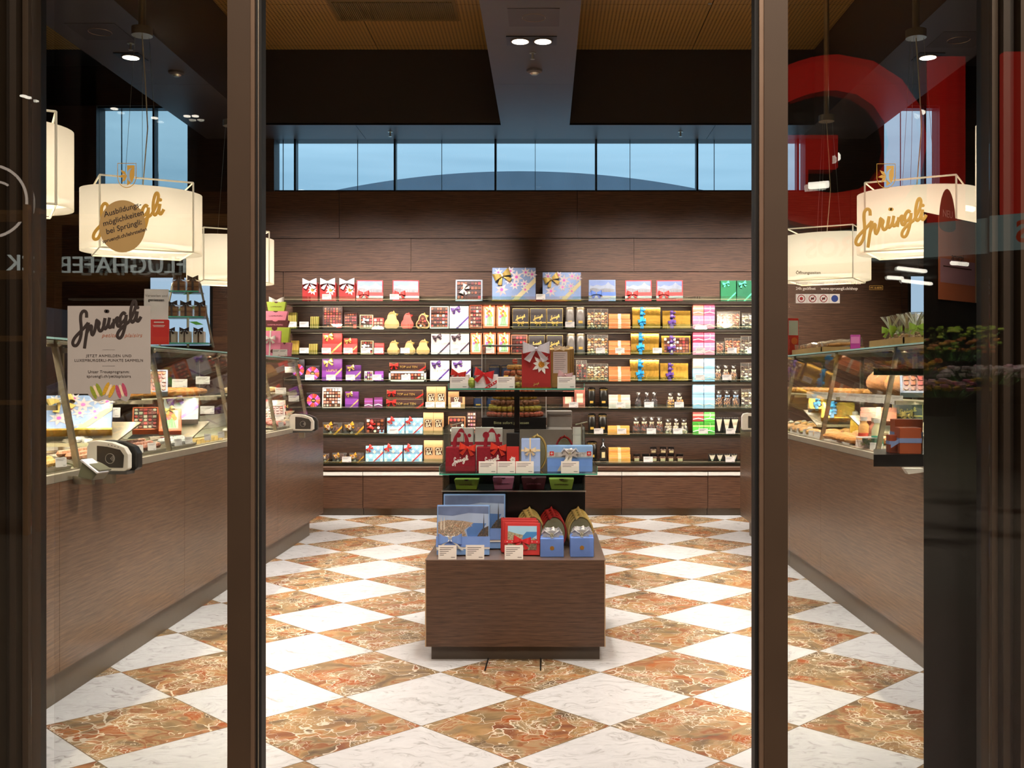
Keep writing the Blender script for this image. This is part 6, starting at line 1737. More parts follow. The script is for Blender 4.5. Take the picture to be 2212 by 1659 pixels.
case_item(k_choc, -2.80, 9.66, 1.2, .2, .2, 'praline_box', 'dark praline box with silver bow in the far bay of the left case', 'chocolate box', rx=-.7, rz=.35, color='3a1d18', cols=5, rows=5, seed=64, bow='white')
case_item(k_trapez, -2.50, 6.72, DECKZ + .001, .15, .07, 'paper_tray', 'grey paper tray between the white truffles and the cake bars', 'paper tray', rx=0, rz=.5, color='b9ad98')
case_item(k_cellobag, -2.74, 6.40, DECKZ + .001, .09, .17, 'sweet_bag', 'clear bag of sweets with cream ribbon inside the left case', 'sweet bag', rx=0, fill='white', tie='cream')
case_item(k_cellobag, -2.86, 6.62, DECKZ + .001, .09, .18, 'sweet_bag', 'clear bag of brown sweets with cream ribbon inside the left case', 'sweet bag', rx=0, fill='brown', tie='cream')
for yy, nm in ((5.7, 'second'), (8.2, 'fourth'), (6.9, 'third')):
    board(1, 2.40, yy + .28, 1.30, .44, .62, .42, 'tilted metal edged board in the %s bay of the right case' % nm)
case_item(k_gold, 2.34, 8.26, 1.19, .26, .17, 'gold_gift_box', 'gold box with blue bow tilted inside the right case', rx=-.75, rz=-.35, bow='blue')
case_item(k_gold, 2.28, 8.52, 1.235, .22, .145, 'gold_gift_box', 'smaller gold box with blue bow farther inside the right case', rx=-.75, rz=-.35, bow='blue')
case_item(k_stack2, 2.28, 7.06, 1.20, .24, .12, 'flat_box', 'rust brown box tilted inside the right case', rx=-.7, rz=-.35, color='8a4428')
case_item(k_black, 2.48, 7.06, 1.20, .2, .15, 'black_gift_box', 'black gift box tilted inside the right case', rx=-.7, rz=-.35)
case_item(k_choc, 2.36, 6.42, 1.47, .28, .18, 'praline_box', 'pale blue box tilted on the upper shelf of the right case', 'chocolate box', rx=-.6, rz=-.3, color='b9c6e2', cols=6, rows=4, seed=65)
case_item(k_choc, 2.14, 6.1, DECKZ + .001, .2, .15, 'praline_box', 'white framed box standing tilted near the orange boxes', 'chocolate box', rx=-.5, rz=-.3, color='e9e2d4', cols=5, rows=3, pal=[WHCH, mat('d9b27a', .5)], seed=66)
NTH = ['first', 'second', 'third', 'fourth', 'fifth', 'sixth', 'seventh', 'eighth', 'ninth', 'tenth', 'eleventh', 'twelfth', 'thirteenth', 'fourteenth', 'fifteenth', 'sixteenth']
# small cards along the deck and shelf
for sg, L_ in ((-1, ((4.75, .0), (5.02, .0), (5.86, .02), (5.98, .08), (6.18, .0), (6.62, .0), (6.82, .0), (7.2, 0), (7.5, 0), (9.2, 0), (9.45, 0), (9.9, 0))), (1, ((5.95, 0), (6.2, 0), (6.4, 0), (6.5, 0), (6.66, .0), (6.8, 0), (6.95, .0), (7.1, 0), (7.25, 0), (7.42, 0), (7.72, 0), (7.86, 0), (8.02, 0), (8.2, 0), (8.4, 0), (8.62, 0)))):
    for k, (y, dx) in enumerate(L_):
        x = sg * ((2.358 if sg < 0 else 2.07) + 0 * dx)
        card('price_card', 'small white card in the front row of the %s case, %s from the shop door' % ('left' if sg < 0 else 'right', NTH[k]), (x, y, DECKZ + .001 + (.018 if sg < 0 else 0)), w=.055, h=.045, rz=sg * -.9, lines=2, tilt=-.1, group='small cards on the %s case deck' % ('left' if sg < 0 else 'right'))
for k in range(14):
    y = 6.4 + k * .16
    card('price_card', 'white card hanging at the shelf edge of the right case, %s from the shop door' % NTH[k], (2.185, y, 1.40), w=.07, h=.055, rz=-.6, lines=2, tilt=0, group='cards on the right shelf edge')
for k, (x, y, z, r_) in enumerate(((-2.50, 9.12, 1.30, .3), (-2.47, 9.62, 1.42, .3), (-2.42, 9.34, 1.18, .3), (-2.44, 10.0, 1.34, .3), (-2.47, 9.98, 1.62, .3), (-2.5, 7.62, 1.30, .3), (-2.52, 7.1, 1.50, .3), (-2.56, 7.7, 1.52, .3), (-2.58, 6.12, 1.33, .3))):
    card('price_card', 'larger white card in the left case, %s' % ('lowest left of the last bay', 'upper middle of the last bay', 'in front of the praline box', 'right of the dark box', 'hanging highest at the last post', 'before the fourth post', 'above the tulip tin', 'on the white box', 'beside the lily box')[k], (x, y, z), w=.10, h=.065, rz=r_, lines=2, tilt=-.5, group='large cards in the left case')

# ------------------------------------------------------------------ things standing on the cases
CT = 1.7655
def bag_tray(x, y, w, d, label, kinds, sg):
    t = thing('wooden_tray', label, 'tray', (x, y, CT))
    MB().box(-w / 2, -d / 2, 0, w / 2, d / 2, .008, mat('c9a468', .5, 0, .1, 20)).build('base', t)
    e = MB(); m = mat('c9a468', .5, 0, .1, 20)
    for q in ((-w / 2, -d / 2, -w / 2 + .008, d / 2), (w / 2 - .008, -d / 2, w / 2, d / 2), (-w / 2, -d / 2, w / 2, -d / 2 + .008), (-w / 2, d / 2 - .008, w / 2, d / 2)): e.box(q[0], q[1], .008, q[2], q[3], .045, m)
    e.build('rim', t)
bag_tray(2.33, 6.55, .34, .66, 'pale wooden tray of green ribboned bags on the right case', 0, 1)
bag_tray(2.33, 8.55, .34, .95, 'pale wooden tray of wrapped breadsticks on the right case', 0, 1)
bag_tray(-2.72, 4.95, .34, .55, 'pale wooden tray of green ribboned bags on the left case', 0, -1)
def greenbag(x, y, k, nm):
    def fn(r):
        b = MB(); R_ = random.Random(k)
        for q in range(14): b.ball((R_.uniform(-.03, .03), R_.uniform(-.03, .03), .015 + R_.random() * .05), .016, mat('c9a878', .5), 6)
        b.build('sweets', r)
        MB().lathe([(.03, 0), (.045, .02), (.042, .07), (.012, .10), (.03, .14), (.06, .19)], 9, m=CELLO).build('bag', r)
        gift_bow(MB(), (0, -.02, .10), .05, mat('b5e05a', .4)).build('ribbon', r)
        g = MB()
        for q in range(5): a = q * 1.25; g.strip([(0, 0, .10), (.03 * cos(a), .03 * sin(a), .15), (.06 * cos(a), .06 * sin(a), .19)], [(.006, .006, 0)] * 3, .0006, mat('e6eedf', .2))
        g.build('wrap_tips', r)
    o = template(('greenbag', k % 3), fn); o.name = 'sweet_bag'; o.location = (x, y, CT + .009); o.rotation_euler = (0, 0, k * .9)
    tag(o, 'clear bag with lime green ribbon in the wooden tray on the %s case' % nm, 'sweet bag', 'green ribboned bags on the %s case' % nm)
for k in range(8): greenbag(2.265 + .13 * (k % 2), 6.30 + .15 * (k // 2), k, 'right')
for k in range(6): greenbag(-2.785 + .13 * (k % 2), 4.78 + .15 * (k // 2), k, 'left')
for k in range(12):
    def fn(r):
        b = MB()
        for q in range(3): b.tube([(-.10, -.02 + q * .02, .018), (0, -.02 + q * .02, .02), (.10, -.02 + q * .02, .018)], [.008, .013, .008], 7, mat('d9a05a', .5, 0, .2, 30))
        b.build('breadsticks', r)
        MB().tube([(-.15, 0, .02), (-.11, 0, .024), (0, 0, .026), (.11, 0, .024), (.16, 0, .03)], [.03, .012, .034, .012, .035], 8, CELLO).build('wrap', r)
    o = template('stickpack', fn); o.name = 'breadstick_pack'; o.location = (2.33 + R0.uniform(-.02, .02), 8.12 + k * .078, CT + .05); o.rotation_euler = (0, -.06, R0.uniform(-.08, .08))
    tag(o, 'clear wrapped breadsticks piled in the wooden tray on the right case', 'breadsticks', 'wrapped breadsticks on the right case')
# upright signs and packs on the right case
t = thing('leaflet_sign', 'red and white upright leaflet holder at the far end of the right case', 'sign', (X(1727, 8.9), 9.12, CT), .25)
MB().box(-.05, 0, 0, .05, .01, .33, mat('c93a30', .4)).box(-.045, -.001, .18, .045, 0, .31, mat('cfe0d4', .5)).build('leaflet', t)
MB().disc((.01, .13), .03, -.003, 0, mat('e07a3c', .5)).build('printed_fruit', t)
t = thing('purple_pack', 'small pink and purple pack standing alone on the right case', 'pack', (X(1852, 7.4), 7.45, CT), -.3, -.15)
MB().box(-.035, 0, 0, .035, .03, .115, mat('c04aa8', .35)).build('pack', t, bevel=.004)
MB().box(-.03, -.0015, .05, .03, 0, .1, mat('e58ac9', .4)).build('label', t)
# left case: leaflet holder, red carton, three-tier glass stand
zf = CT
t = thing('leaflet_sign', 'tall white leaflet holder with printed text on the left case', 'sign', (X(342, 6.25), 6.2, CT), .2, -.14)
hh = Z(622, 6.2) - CT
MB().box(-.07, 0, 0, .07, .006, hh, mat('ece8e4', .5)).build('leaflet', t)
lettering('Verweilen und', .022, mat('8a8480', .6), t, (0, -.001, hh * .86)); lettering('geniessen', .024, INK, t, (0, -.001, hh * .78), bold=.0006)
t = thing('red_carton', 'upright red carton with white print in front of the leaflet holder', 'carton', (X(352, 6.15), 6.08, CT), .2, -.1)
MB().box(-.055, 0, 0, .055, .03, Z(690, 6.1) - CT, mat('d8302c', .45)).build('carton', t, bevel=.002)
MB().box(-.028, -.001, .125, .028, 0, .132, WHITE).box(-.034, -.001, .108, .034, 0, .111, WHITE).box(-.03, -.001, .101, .03, 0, .104, WHITE).build('printed_lines', t)
t = thing('tiered_stand', 'three tier glass stand of wrapped biscuits on the left case', 'display stand', (X(397, 6.7), 6.75, CT), .15)
lv = [0, .17, .335]; sw = [.155, .125, .095]
for k in range(3): MB().box(-sw[k], -.1, lv[k] + .02, sw[k], .1, lv[k] + .028, SHELFG).box(-sw[k], -.102, lv[k] + .02, sw[k], -.1, lv[k] + .028, GEDGE).build('glass_tier', t)
for sg in (-1, 1): MB().tube([(sg * .17, .0, 0), (sg * .085, 0, .42)], .007, 6, STEEL).build('side_rail', t)
MB().tube([(0, .05, 0), (0, .05, .4)], .008, 6, STEEL).build('post', t)
st = t
for k in range(3):
    for q in range(3 if k < 2 else 2):
        def fn(r):
            b = MB(); R_ = random.Random(2)
            for i in range(8): b.box(-.034, -.03, .006 + i * .008, .034, .03, .012 + i * .008, R_.choice([mat('c9864a', .6), mat('a9652f', .6), mat('d99c5c', .6)]))
            b.build('biscuits', r)
            MB().box(-.038, -.034, .0, .038, .034, .078, CELLO).build('wrap', r)
            MB().box(-.006, -.036, 0, .006, .036, .08, mat('3a2418', .4)).build('ribbon', r)
            gift_bow(MB(), (0, -.02, .088), .035, mat('2e1c14', .4)).build('bow', r)
        def fn2(r):
            rb(.07, .07, .075, mat('d9cfc0', .5)).build('box', r, bevel=.003); MB().box(-.005, -.002, 0, .005, .072, .077, mat('3a2418', .4)).build('ribbon', r); gift_bow(MB(), (0, 0, .085), .03, mat('2e1c14', .4)).build('bow', r)
        o = template('biscuitpack', fn) if k else template('whitepack', fn2)
        off = (q - (1 if k < 2 else .5)) * .088
        o.name = 'biscuit_pack' if k else 'gift_box'
        o.location = (st.location.x + off * cos(.15), 6.75 + off * sin(.15) - (0 if k else .04), CT + lv[k] + .0285); o.rotation_euler = (0, 0, .15)
        tag(o, ('clear pack of biscuits with dark ribbon on the %s tier of the glass stand' % ('', 'middle', 'top')[k]) if k else 'pale box with dark bow on the lowest tier of the glass stand', 'biscuit pack' if k else 'gift box', 'packs on tier %d of the glass stand' % (k + 1))
# far left case: lime, pink and brown cartons in a pile
def lc(a, b, q0, q1, col, lb, y, fn=k_trapez, rx=0., **kw):
    w = X(b, y) - X(a, y); z0 = Z(q1, y); h = Z(q0, y) - z0
    o = template((fn.__name__, 'l', round(w, 3), round(h, 3), col), lambda r: fn(r, w, .1, h, color=col))
    o.name = 'tapered_carton'; o.location = ((X(a, y) + X(b, y)) / 2, y, max(z0, CT + .0005)); o.rotation_euler = (rx, 0, .12); tag(o, lb, 'carton')
    return o
lc(561, 625, 707, 768, 'b7cf4a', 'large lime green carton at the bottom of the pile on the far left case', 9.75)
lc(600, 629, 740, 769, 'f08fae', 'small pink carton leaning at the foot of the pile on the far left case', 9.5)
y_ = 9.85
lc(566, 623, 692, 711, '5c1a26', 'dark brown carton in the middle of the pile on the far left case', y_)
lc(570, 621, 672, 692, 'f08fae', 'pink carton above the brown one in the pile on the far left case', y_)
o = lc(576, 617, 652, 672, 'b7cf4a', 'small lime carton with white bow topping the pile on the far left case', y_)
gift_bow(MB(), (0, .03, .1), .07, mat('ecebe6', .4)).build('bow', o)
t = thing('pink_gift_box', 'flat pink box with white ribbon and round tag leaning in front of the lime carton', 'gift box', (X(580, 9.4), 9.45, CT + .0005), .1, -.3)
MB().box(-.09, 0, 0, .09, .03, .25, mat('f08fae', .5)).build('box', t, bevel=.003)
MB().box(-.012, -.002, 0, -.0, .032, .252, WHITE).build('ribbon', t); gift_bow(MB(), (-.006, -.004, .17), .05, WHITE).build('bow', t)
MB().disc((.02, .05), .018, -.004, 0, MAROON, 16).build('tag', t)
for a, lb in ((597, 'left'), (612, 'right')): card('price_card', 'small pale card in front of the pink cartons on the far left case, %s one' % lb, (X(a, 9.3), 9.3, CT + .001), w=.07, h=.06, lines=2)

# ------------------------------------------------------------------ card readers
def reader(x, y, z, rz, s, label, extra=True):
    t = thing('card_reader', label, 'card reader', (x, y, z), rz)
    P = [(-.085, 0), (.075, 0), (.09, .012), (.09, .07), (.072, .098), (.02, .118), (-.05, .125), (-.078, .12), (-.09, .10), (-.09, .015)]
    P = [(a * s, b * s) for a, b in P]
    MB().prism(P, 0, .03 * s, mat('f0e6d6', .35)).build('body', t, bevel=.004)
    Q = [(-.045, .015), (.068, .015), (.072, .065), (.055, .088), (.0, .10), (-.045, .104)]
    sc_ = MB().prism([(a * s, b * s) for a, b in Q], -.0015, .001, mat('3d3733', .2)).build('screen', t)
    g = MB(); c0 = (.012 * s, .052 * s); g.tube([(c0[0] + .02 * s * cos(a * pi / 10), -.002, c0[1] + .02 * s * sin(a * pi / 10)) for a in range(20)], .0012 * s, 5, mat('a59d92', .4), True)
    for q in range(3): g.tube([(c0[0] + (.004 + .006 * q) * s * cos(a), -.002, c0[1] + (.004 + .006 * q) * s * sin(a)) for a in (-.8, -.4, 0, .4, .8)], .001 * s, 5, mat('cfc8bc', .4))
    g.build('contactless_mark', sc_)
    d = MB()
    for q in range(4): d.ball(((.005 + .014 * q) * s, -.001, (.108 - .003 * q) * s), .0022 * s, BLACK, 6)
    d.build('status_lights', t)
    MB().prism([(a * .96 + .02 * s, b) for a, b in P], .045 * s, .085 * s, mat('2b2927', .3)).build('back_shell', t, bevel=.004)
    MB().box(-.02 * s, .028 * s, .02 * s, .08 * s, .05 * s, .05 * s, mat('8a8478', .4)).build('slot', t)
    cr_ = MB().box(-.08 * s, -.004, -.012 * s, .085 * s, .06 * s, 0, mat('4c4844', .4)).build('cradle', t)
    MB().box(-.02 * s, .0, -.05 * s, .02 * s, .03 * s, -.012 * s, STEEL).build('bracket', cr_)
    return t
Yr = 5.25
rd = reader(X(232, Yr), Yr, Z(1018, Yr), -.12, 1.25, 'large beige card reader mounted on the near part of the left counter')
t = thing('customer_display', 'small tilted printer box with white paper strip beside the large card reader', 'price display', (X(187, 5.0), 5.0, Z(1010, 5.0)), -.25, 0)
MB().prism([(-.05, -.045), (.03, -.062), (.075, -.012), (.02, .015), (-.025, .03)], 0, .09, mat('5f5c48', .4)).build('housing', t, bevel=.003)
MB().prism([(-.028, .034), (.066, -.028), (.072, -.022), (-.022, .040)], -.012, .07, mat('ece8ec', .5)).build('paper_face', t)
MB().box(-.095, .02, -.085, .015, .04, -.045, STEEL).build('bracket', t)
Yr2 = 10.0
reader(X(651, 9.45), 9.45, Z(931, 9.45), -.05, 1.25, 'beige card reader at the far end of the left counter')
reader(X(1629, 9.45), 9.45, Z(929, 9.45), .1, 1.25, 'pale card reader at the far end of the right counter')
t = thing('card_bracket', 'small metal bracket under the right counter rim below the orange boxes', 'bracket', (X(1975, 5.4), 5.4, Z(1012, 5.4)))
MB().prism([(-.05, 0), (.05, 0), (.05, -.02), (-.03, -.03)][::-1], 0, .05, mat('cfc9bf', .4)).build('cradle', t)

# ------------------------------------------------------------------ pendant lamps
def shade_mat():
    m = bpy.data.materials.new('pendant_shade_fabric'); m.use_nodes = True
    nt = m.node_tree; nt.nodes.clear(); N = nt.nodes.new; L = nt.links.new
    o = N('ShaderNodeOutputMaterial'); tr = N('ShaderNodeBsdfTranslucent'); df = N('ShaderNodeBsdfDiffuse'); mx = N('ShaderNodeMixShader')
    tr.inputs[0].default_value = (.84, .78, .68, 1); df.inputs[0].default_value = (.80, .74, .64, 1); mx.inputs[0].default_value = .55
    L(tr.outputs[0], mx.inputs[2]); L(df.outputs[0], mx.inputs[1]); L(mx.outputs[0], o.inputs[0])
    return m
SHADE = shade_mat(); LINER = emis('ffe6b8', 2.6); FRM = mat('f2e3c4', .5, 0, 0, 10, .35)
def pendant(x, y, zb, rz, label, ztop=HC, hs=.405, R=.385):
    t = thing('pendant_lamp', label, 'pendant lamp', (x, y, zb), rz, group='drum pendant lamps over the counters')
    key = 'pendant'
    n = 40
    v = MB(); pr = []
    for i in range(n):
        a = 2 * pi * i / n; pr.append((R * cos(a), R * .78 * sin(a)))
    vs = [(a, b, 0) for a, b in pr] + [(a, b, hs) for a, b in pr]
    fs = []
    for i in range(n):
        j = (i + 1) % n
        fs += [(i, j, n + j, n + i)]
    v.add(vs, fs, SHADE); v.build('shade', t, smooth=True)
    MB().prismz([(a * .97, b * .97) for a, b in pr], .035, .04, LINER).build('diffuser', t)
    q = R * .74; q2 = R * .66; z0, z1 = -.004, hs + .05; f = MB(); w = .006
    cs = [(-q, -q2), (q, -q2), (q, q2), (-q, q2)]
    for z_ in (z0, z1):
        for i in range(4):
            a, b = cs[i], cs[(i + 1) % 4]; f.tube([(a[0], a[1], z_), (b[0], b[1], z_)], w, 4, FRM)
    for a in cs: f.tube([(a[0], a[1], z0), (a[0], a[1], z1)], w, 4, FRM)
    f.build('wire_frame', t)
    zc = 3.86 - zb
    MB().lathe([(.01, zc - .004), (.068, zc - .004), (.068, zc + .05), (.02, zc + .052)], 24, m=STEEL).build('canopy', t, smooth=True)
    MB().tube([(0, 0, zc + .05), (0, 0, ztop - zb)], .024, 10, STEEL).build('rod', t, smooth=True)
    c = MB()
    for a in (.4, 2.5, 4.6): c.tube([(.05 * cos(a), .05 * sin(a), zc), (.13 * cos(a), .13 * sin(a), hs + .0)], .0012, 4, STEEL)
    c.build('suspension_wires', t)
    MB().tube([(.0, 0, zc), (.02, 0, zc - .3), (.035, 0, zc - .62), (0, 0, hs - .02), (0, 0, .06)], .004, 6, mat('cbbfa0', .6)).build('cable', t)
    light('pendant_bulb', 'POINT', (x, y, zb - .06), 11, (1, .90, .76), size=.1)
    light('pendant_bulb', 'POINT', (x, y, zb + hs * .55), 8, (1, .88, .74), size=.09)
pendant(-2.70, 6.9, 2.40, .5, 'second drum pendant from the door over the left counter')
pendant(-2.86, 9.37, 2.43, .5, 'drum pendant over the far end of the left counter')
pendant(-2.80, 5.2, 2.43, .5, 'drum pendant nearest the door over the left counter')
pendant(2.50, 6.95, 2.41, -.5, 'second drum pendant from the door over the right counter')
pendant(2.51, 9.2, 2.43, -.5, 'drum pendant over the far end of the right counter')
pendant(2.53, 5.07, 2.43, -.5, 'drum pendant nearest the door over the right counter')

# ------------------------------------------------------------------ screens on the back wall
def screen(a, b, q0, q1, y, lb, leaf=True, c_='b9d6f2', parent=None):
    t = thing('wall_screen', lb, 'screen', ((X(a, y) + X(b, y)) / 2, y, Z(q1, y)))
    w = (X(b, y) - X(a, y)) / 2; h = Z(q0, y) - Z(q1, y)
    MB().box(-w - .02, .004, -.02, w + .02, .05, h + .02, BLACK).build('housing', t)
    MB().box(-w, 0, 0, w, .004, h, emis(c_, 1.0)).build('display', t)
    if leaf:
        l = MB(); 
        for (a_, b_, s_, r_) in ((.1, .75, .5, .3), (.25, .55, .45, .1), (.3, .35, .5, -.2), (-.1, .5, .4, .6)):
            dx, dz = cos(r_), sin(r_); 
            l.prism([(a_ * w, b_ * h), (a_ * w + dx * w * s_ * .5 + dz * .02, b_ * h + dz * w * s_ * .5 - .02), (a_ * w + dx * w * s_, b_ * h + dz * w * s_), (a_ * w + dx * w * s_ * .5 - dz * .02, b_ * h + dz * w * s_ * .5 + .02)], -.0015, 0, emis('6fae4c', .5))
        l.build('shown_leaves', t)
screen(325, 453, 600, 746, 12.05, 'bright screen with green leaves on the back wall behind the tiered glass stand')
screen(66, 90, 522, 676, 12.05, 'bright blue screen on the back wall at the far left', False, '9cc9ee')
screen(1968, 2040, 597, 746, 12.05, 'bright screen with green leaves on the back wall at the right')
t = thing('counter_shelf', 'wall shelf board with steel edge on the back wall behind the left counter', 'shelf', (X(240, 12.0), 12.0, Z(646, 12.0)))
MB().box(-.5, 0, -.01, .5, .14, .01, mat('c9c0b2', .35, .6)).build('board', t)
# tall dark back units behind each counter
for sg, x0, x1 in ((-1, -6.2, -5.15), (1, 4.75, 6.0)):
    t = MB().box(x0, 6.0, 0, x1, 11.4, 2.3, DARKW).build('back_unit'); tag(t, 'tall dark storage unit against the %s wall behind the counter' % ('left' if sg < 0 else 'right'), 'cabinet')

# ------------------------------------------------------------------ display column just inside the right pane
A = (1.285, 3.50); B = (1.80, 3.945)
ct = 2.125
t = thing('display_column', 'tall dark display column behind the right glass with poster and two small shelves', 'display column', (0, 0, 0))
MB().prismz([A, B, (B[0] - .02, B[1] + .30), (A[0] + .16, A[1] + .36)], 0, ct, mat('1c1510', .4, .1)).build('body', t)
for z0_, z1_ in ((Z(1008, 3.5), Z(982, 3.5)), (Z(810, 3.5), Z(796, 3.5))):
    MB().prismz([(X(1887, 3.5), 3.50), (A[0], A[1] + .002), (A[0] + .13, A[1] + .28), (X(1887, 3.5) + .09, 3.78)], z0_, z1_, mat('0f0c0a', .3)).build('shelf', t)
ang = math.atan2(B[1] - A[1], B[0] - A[0])
def onface(s_, z_): return (A[0] + cos(ang) * s_ + sin(ang) * .003, A[1] + sin(ang) * s_ - cos(ang) * .003, z_)
# poster on the column
def face_x(pxl):   # distance along the face where the ray through pixel column pxl meets it
    k = (pxl - CX) / F
    return (k * A[1] - A[0]) / (cos(ang) - k * sin(ang))
s0, s1, sm = face_x(2025), face_x(2133), face_x(2104)
yM = A[1] + sin(ang) * (s0 + s1) / 2
pz0, pz1 = Z(652, yM), Z(478, yM)
p = thing('poster', 'orange and pale poster with an oval crest lettered NEU on the display column', 'poster', onface(s0, pz0), ang)
MB().box(0, -.002, 0, sm - s0, 0, pz1 - pz0, mat('dd7a52', .5, 0, .08, 8)).box(sm - s0, -.002, 0, s1 - s0, 0, pz1 - pz0, mat('ecc79c', .5)).build('sheet', p)
MB().box(.01, -.0025, .06, sm - s0 - .004, -.002, (pz1 - pz0) * .5, mat('d49aa6', .5)).build('printed_field', p)
ow = face_x(2062) - face_x(2026)
MB().prism([(ow / 2 + ow / 2 * cos(a), pz1 - pz0 - .03 + (.13 if sin(a) > 0 else .02) * sin(a)) for a in [2 * pi * k / 24 for k in range(24)]], -.003, -.002, mat('8a6452', .5)).build('crest', p)
lettering('NEU', .036, mat('d9cfc4', .5), p, (ow / 2, -.004, pz1 - pz0 - .0))
lettering('amarpi', .032, mat('3a1a14', .5), p, ((sm - s0) / 2, -.003, (pz1 - pz0) * .50))
MB().box(.03, -.003, (pz1 - pz0) * .40, sm - s0 - .03, -.002, (pz1 - pz0) * .40 + .004, mat('5a2a20', .5)).build('printed_line', p)
# orange boxes on the lower shelf
zsh = Z(982, 3.5) + .0005
for a, b, q, y, lb in ((1934, 1993, 906, 3.66, 'taller orange brown box with blue ribbon at the back of the column shelf'), (1944, 1990, 924, 3.52, 'orange brown box with blue ribbon at the front of the column shelf')):
    w = X(b, y) - X(a, y); h = Z(q, y) - zsh
    o = thing('ribbon_box', lb, 'gift box', ((X(a, y) + X(b, y)) / 2, y, zsh), -.08)
    MB().box(-w / 2, 0, 0, w / 2, .07, h, mat('c05a2c', .5)).build('box', o, bevel=.002)
    MB().box(-w / 2 - .001, -.0015, h * .42, w / 2 + .001, .0715, h * .60, mat('93a6d6', .4)).build('ribbon', o)
    MB().prism([(-w / 2 - .028, h * .22), (-w / 2, h * .42), (-w / 2, h * .58), (-w / 2 - .028, h * .40)], .004, .006, mat('93a6d6', .4)).build('ribbon_end', o)
o = thing('ribbon_box', 'small narrow orange brown box left of the others on the column shelf', 'gift box', (X(1932, 3.56), 3.56, zsh), -.08)
MB().box(-.016, 0, 0, .016, .05, .062, mat('a8481f', .5)).build('box', o, bevel=.002); MB().box(-.017, -.0015, .03, .017, .051, .042, mat('93a6d6', .4)).build('ribbon', o)

# ------------------------------------------------------------------ flower stall of the hall (mirrored at the right)
R5 = random.Random(9)
def bucket(pxl, pyl, D, w, cols, lb, n=46, hh=.3):
    x, y, z = mirror(pxl, pyl, D)
    t = thing('flower_bucket', lb, 'flowers', (x, y, max(.02, z - hh)))
    MB().lathe([(w * .3, 0), (w * .42, hh * .6)], 14, m=mat('2c2a28', .5)).build('bucket', t)
    g = MB(); f = MB()
    for k in range(n):
        a = R5.random() * 6.28; q = R5.random() ** .5 * w * .55; c = (q * cos(a) * 1.5, q * sin(a), hh * (.8 + .35 * R5.random()))
        g.tube([(c[0] * .3, c[1] * .3, hh * .3), (c[0] * .9, c[1] * .9, c[2] * .9), c], .006, 4, mat('4a7a34', .6))
        for j in range(5): f.ball((c[0] + .022 * cos(j * 1.26), c[1] + .022 * sin(j * 1.26), c[2] + .01), .02, mat(cols[k % len(cols)], .6), 5)
    g.build('stems', t); f.build('blossoms', t)
bucket(1965, 790, 11.0, .55, ['f0b02c', 'c9602c', 'e8c23c'], 'bucket of yellow and rust chrysanthemums, mirrored left of the column', 60)
bucket(2052, 745, 12.5, .6, ['b06a3c', '8aa83c', 'c98a3c'], 'bucket of rust coloured flowers, mirrored above the white ones', 50, .5)
bucket(2085, 718, 13.2, .45, ['a8c93c', 'cfe05a'], 'bucket of lime green flowers, mirrored at the top of the stall', 40, .4)
bucket(2105, 805, 10.6, .5, ['f3dfe2', 'f6efe6'], 'bucket of white chrysanthemums in the mirrored stall', 60)
bucket(2030, 832, 10.0, .45, ['e08aa8', 'f0d03c', 'f3c9d2'], 'bucket of pink and yellow flowers in the mirrored stall', 60)
bucket(2165, 800, 12.0, .45, ['e6b9c4', 'f3e6e6'], 'bucket of pale pink flowers in the mirrored stall, rightmost', 50)
light('flower_fill', 'AREA', (4.4, -4.2, 7.4), 1000, (1, .93, .82), (4.4, -5.4, 1.4), size=2, sy=1)  # added fill for the mirrored flowers, hung high outside the reflection

# ------------------------------------------------------------------ stickers on the front glass
YP = YG - .0052
STG = mat('c4983e', .5, 0, .03); STDK = mat('2f2420', .6, 0, .02)
def shield(t, c, w, h):
    n = 8; P = [(c[0] - w / 2, c[1] + h / 2), (c[0] - w / 2, c[1] - h * .05)] + [(c[0] - w / 2 * cos(pi * k / (2 * n)), c[1] - h * .05 - h * .45 * sin(pi * k / (2 * n))) for k in range(1, n)] + [(c[0], c[1] - h / 2)]
    P = P + [(2 * c[0] - x, z) for x, z in P[-2::-1]]
    m = MB(); m.tube([(x, 0, z) for x, z in P], .0012, 5, STG, True)
    # right half solid with a moon cut, left half half-star
    m.prism([(c[0] + .001, c[1] - h * .42), (c[0] + w * .3, c[1] - h * .28), (c[0] + w * .42, c[1]), (c[0] + w * .42, c[1] + h * .42), (c[0] + .001, c[1] + h * .42)], -.0006, 0, STG)
    for a in (2.4, 3.3, 4.1):
        dx, dz = cos(a), sin(a); nx, nz = -dz, dx; r_ = w * .45
        m.prism([(c[0], c[1]), (c[0] + dx * r_ * .5 - nx * r_ * .2, c[1] + dz * r_ * .5 - nz * r_ * .2), (c[0] + dx * r_, c[1] + dz * r_), (c[0] + dx * r_ * .5 + nx * r_ * .2, c[1] + dz * r_ * .5 + nz * r_ * .2)], -.0006, 0, STG)
    m.build('shield', t)
    mo = []
    for k in range(11): a = pi / 2 + pi * k / 10; mo.append((c[0] + w * .30 + w * .30 * cos(a), c[1] + h * .30 * sin(a)))
    for k in range(9, 0, -1): a = pi / 2 + pi * k / 10; mo.append((c[0] + w * .32 + w * .17 * cos(a), c[1] + h * .30 * sin(a)))
    MB().prism(mo[::-1], -.0012, -.0006, mat('8fb0cf', .5)).build('moon', t)
gy = YP
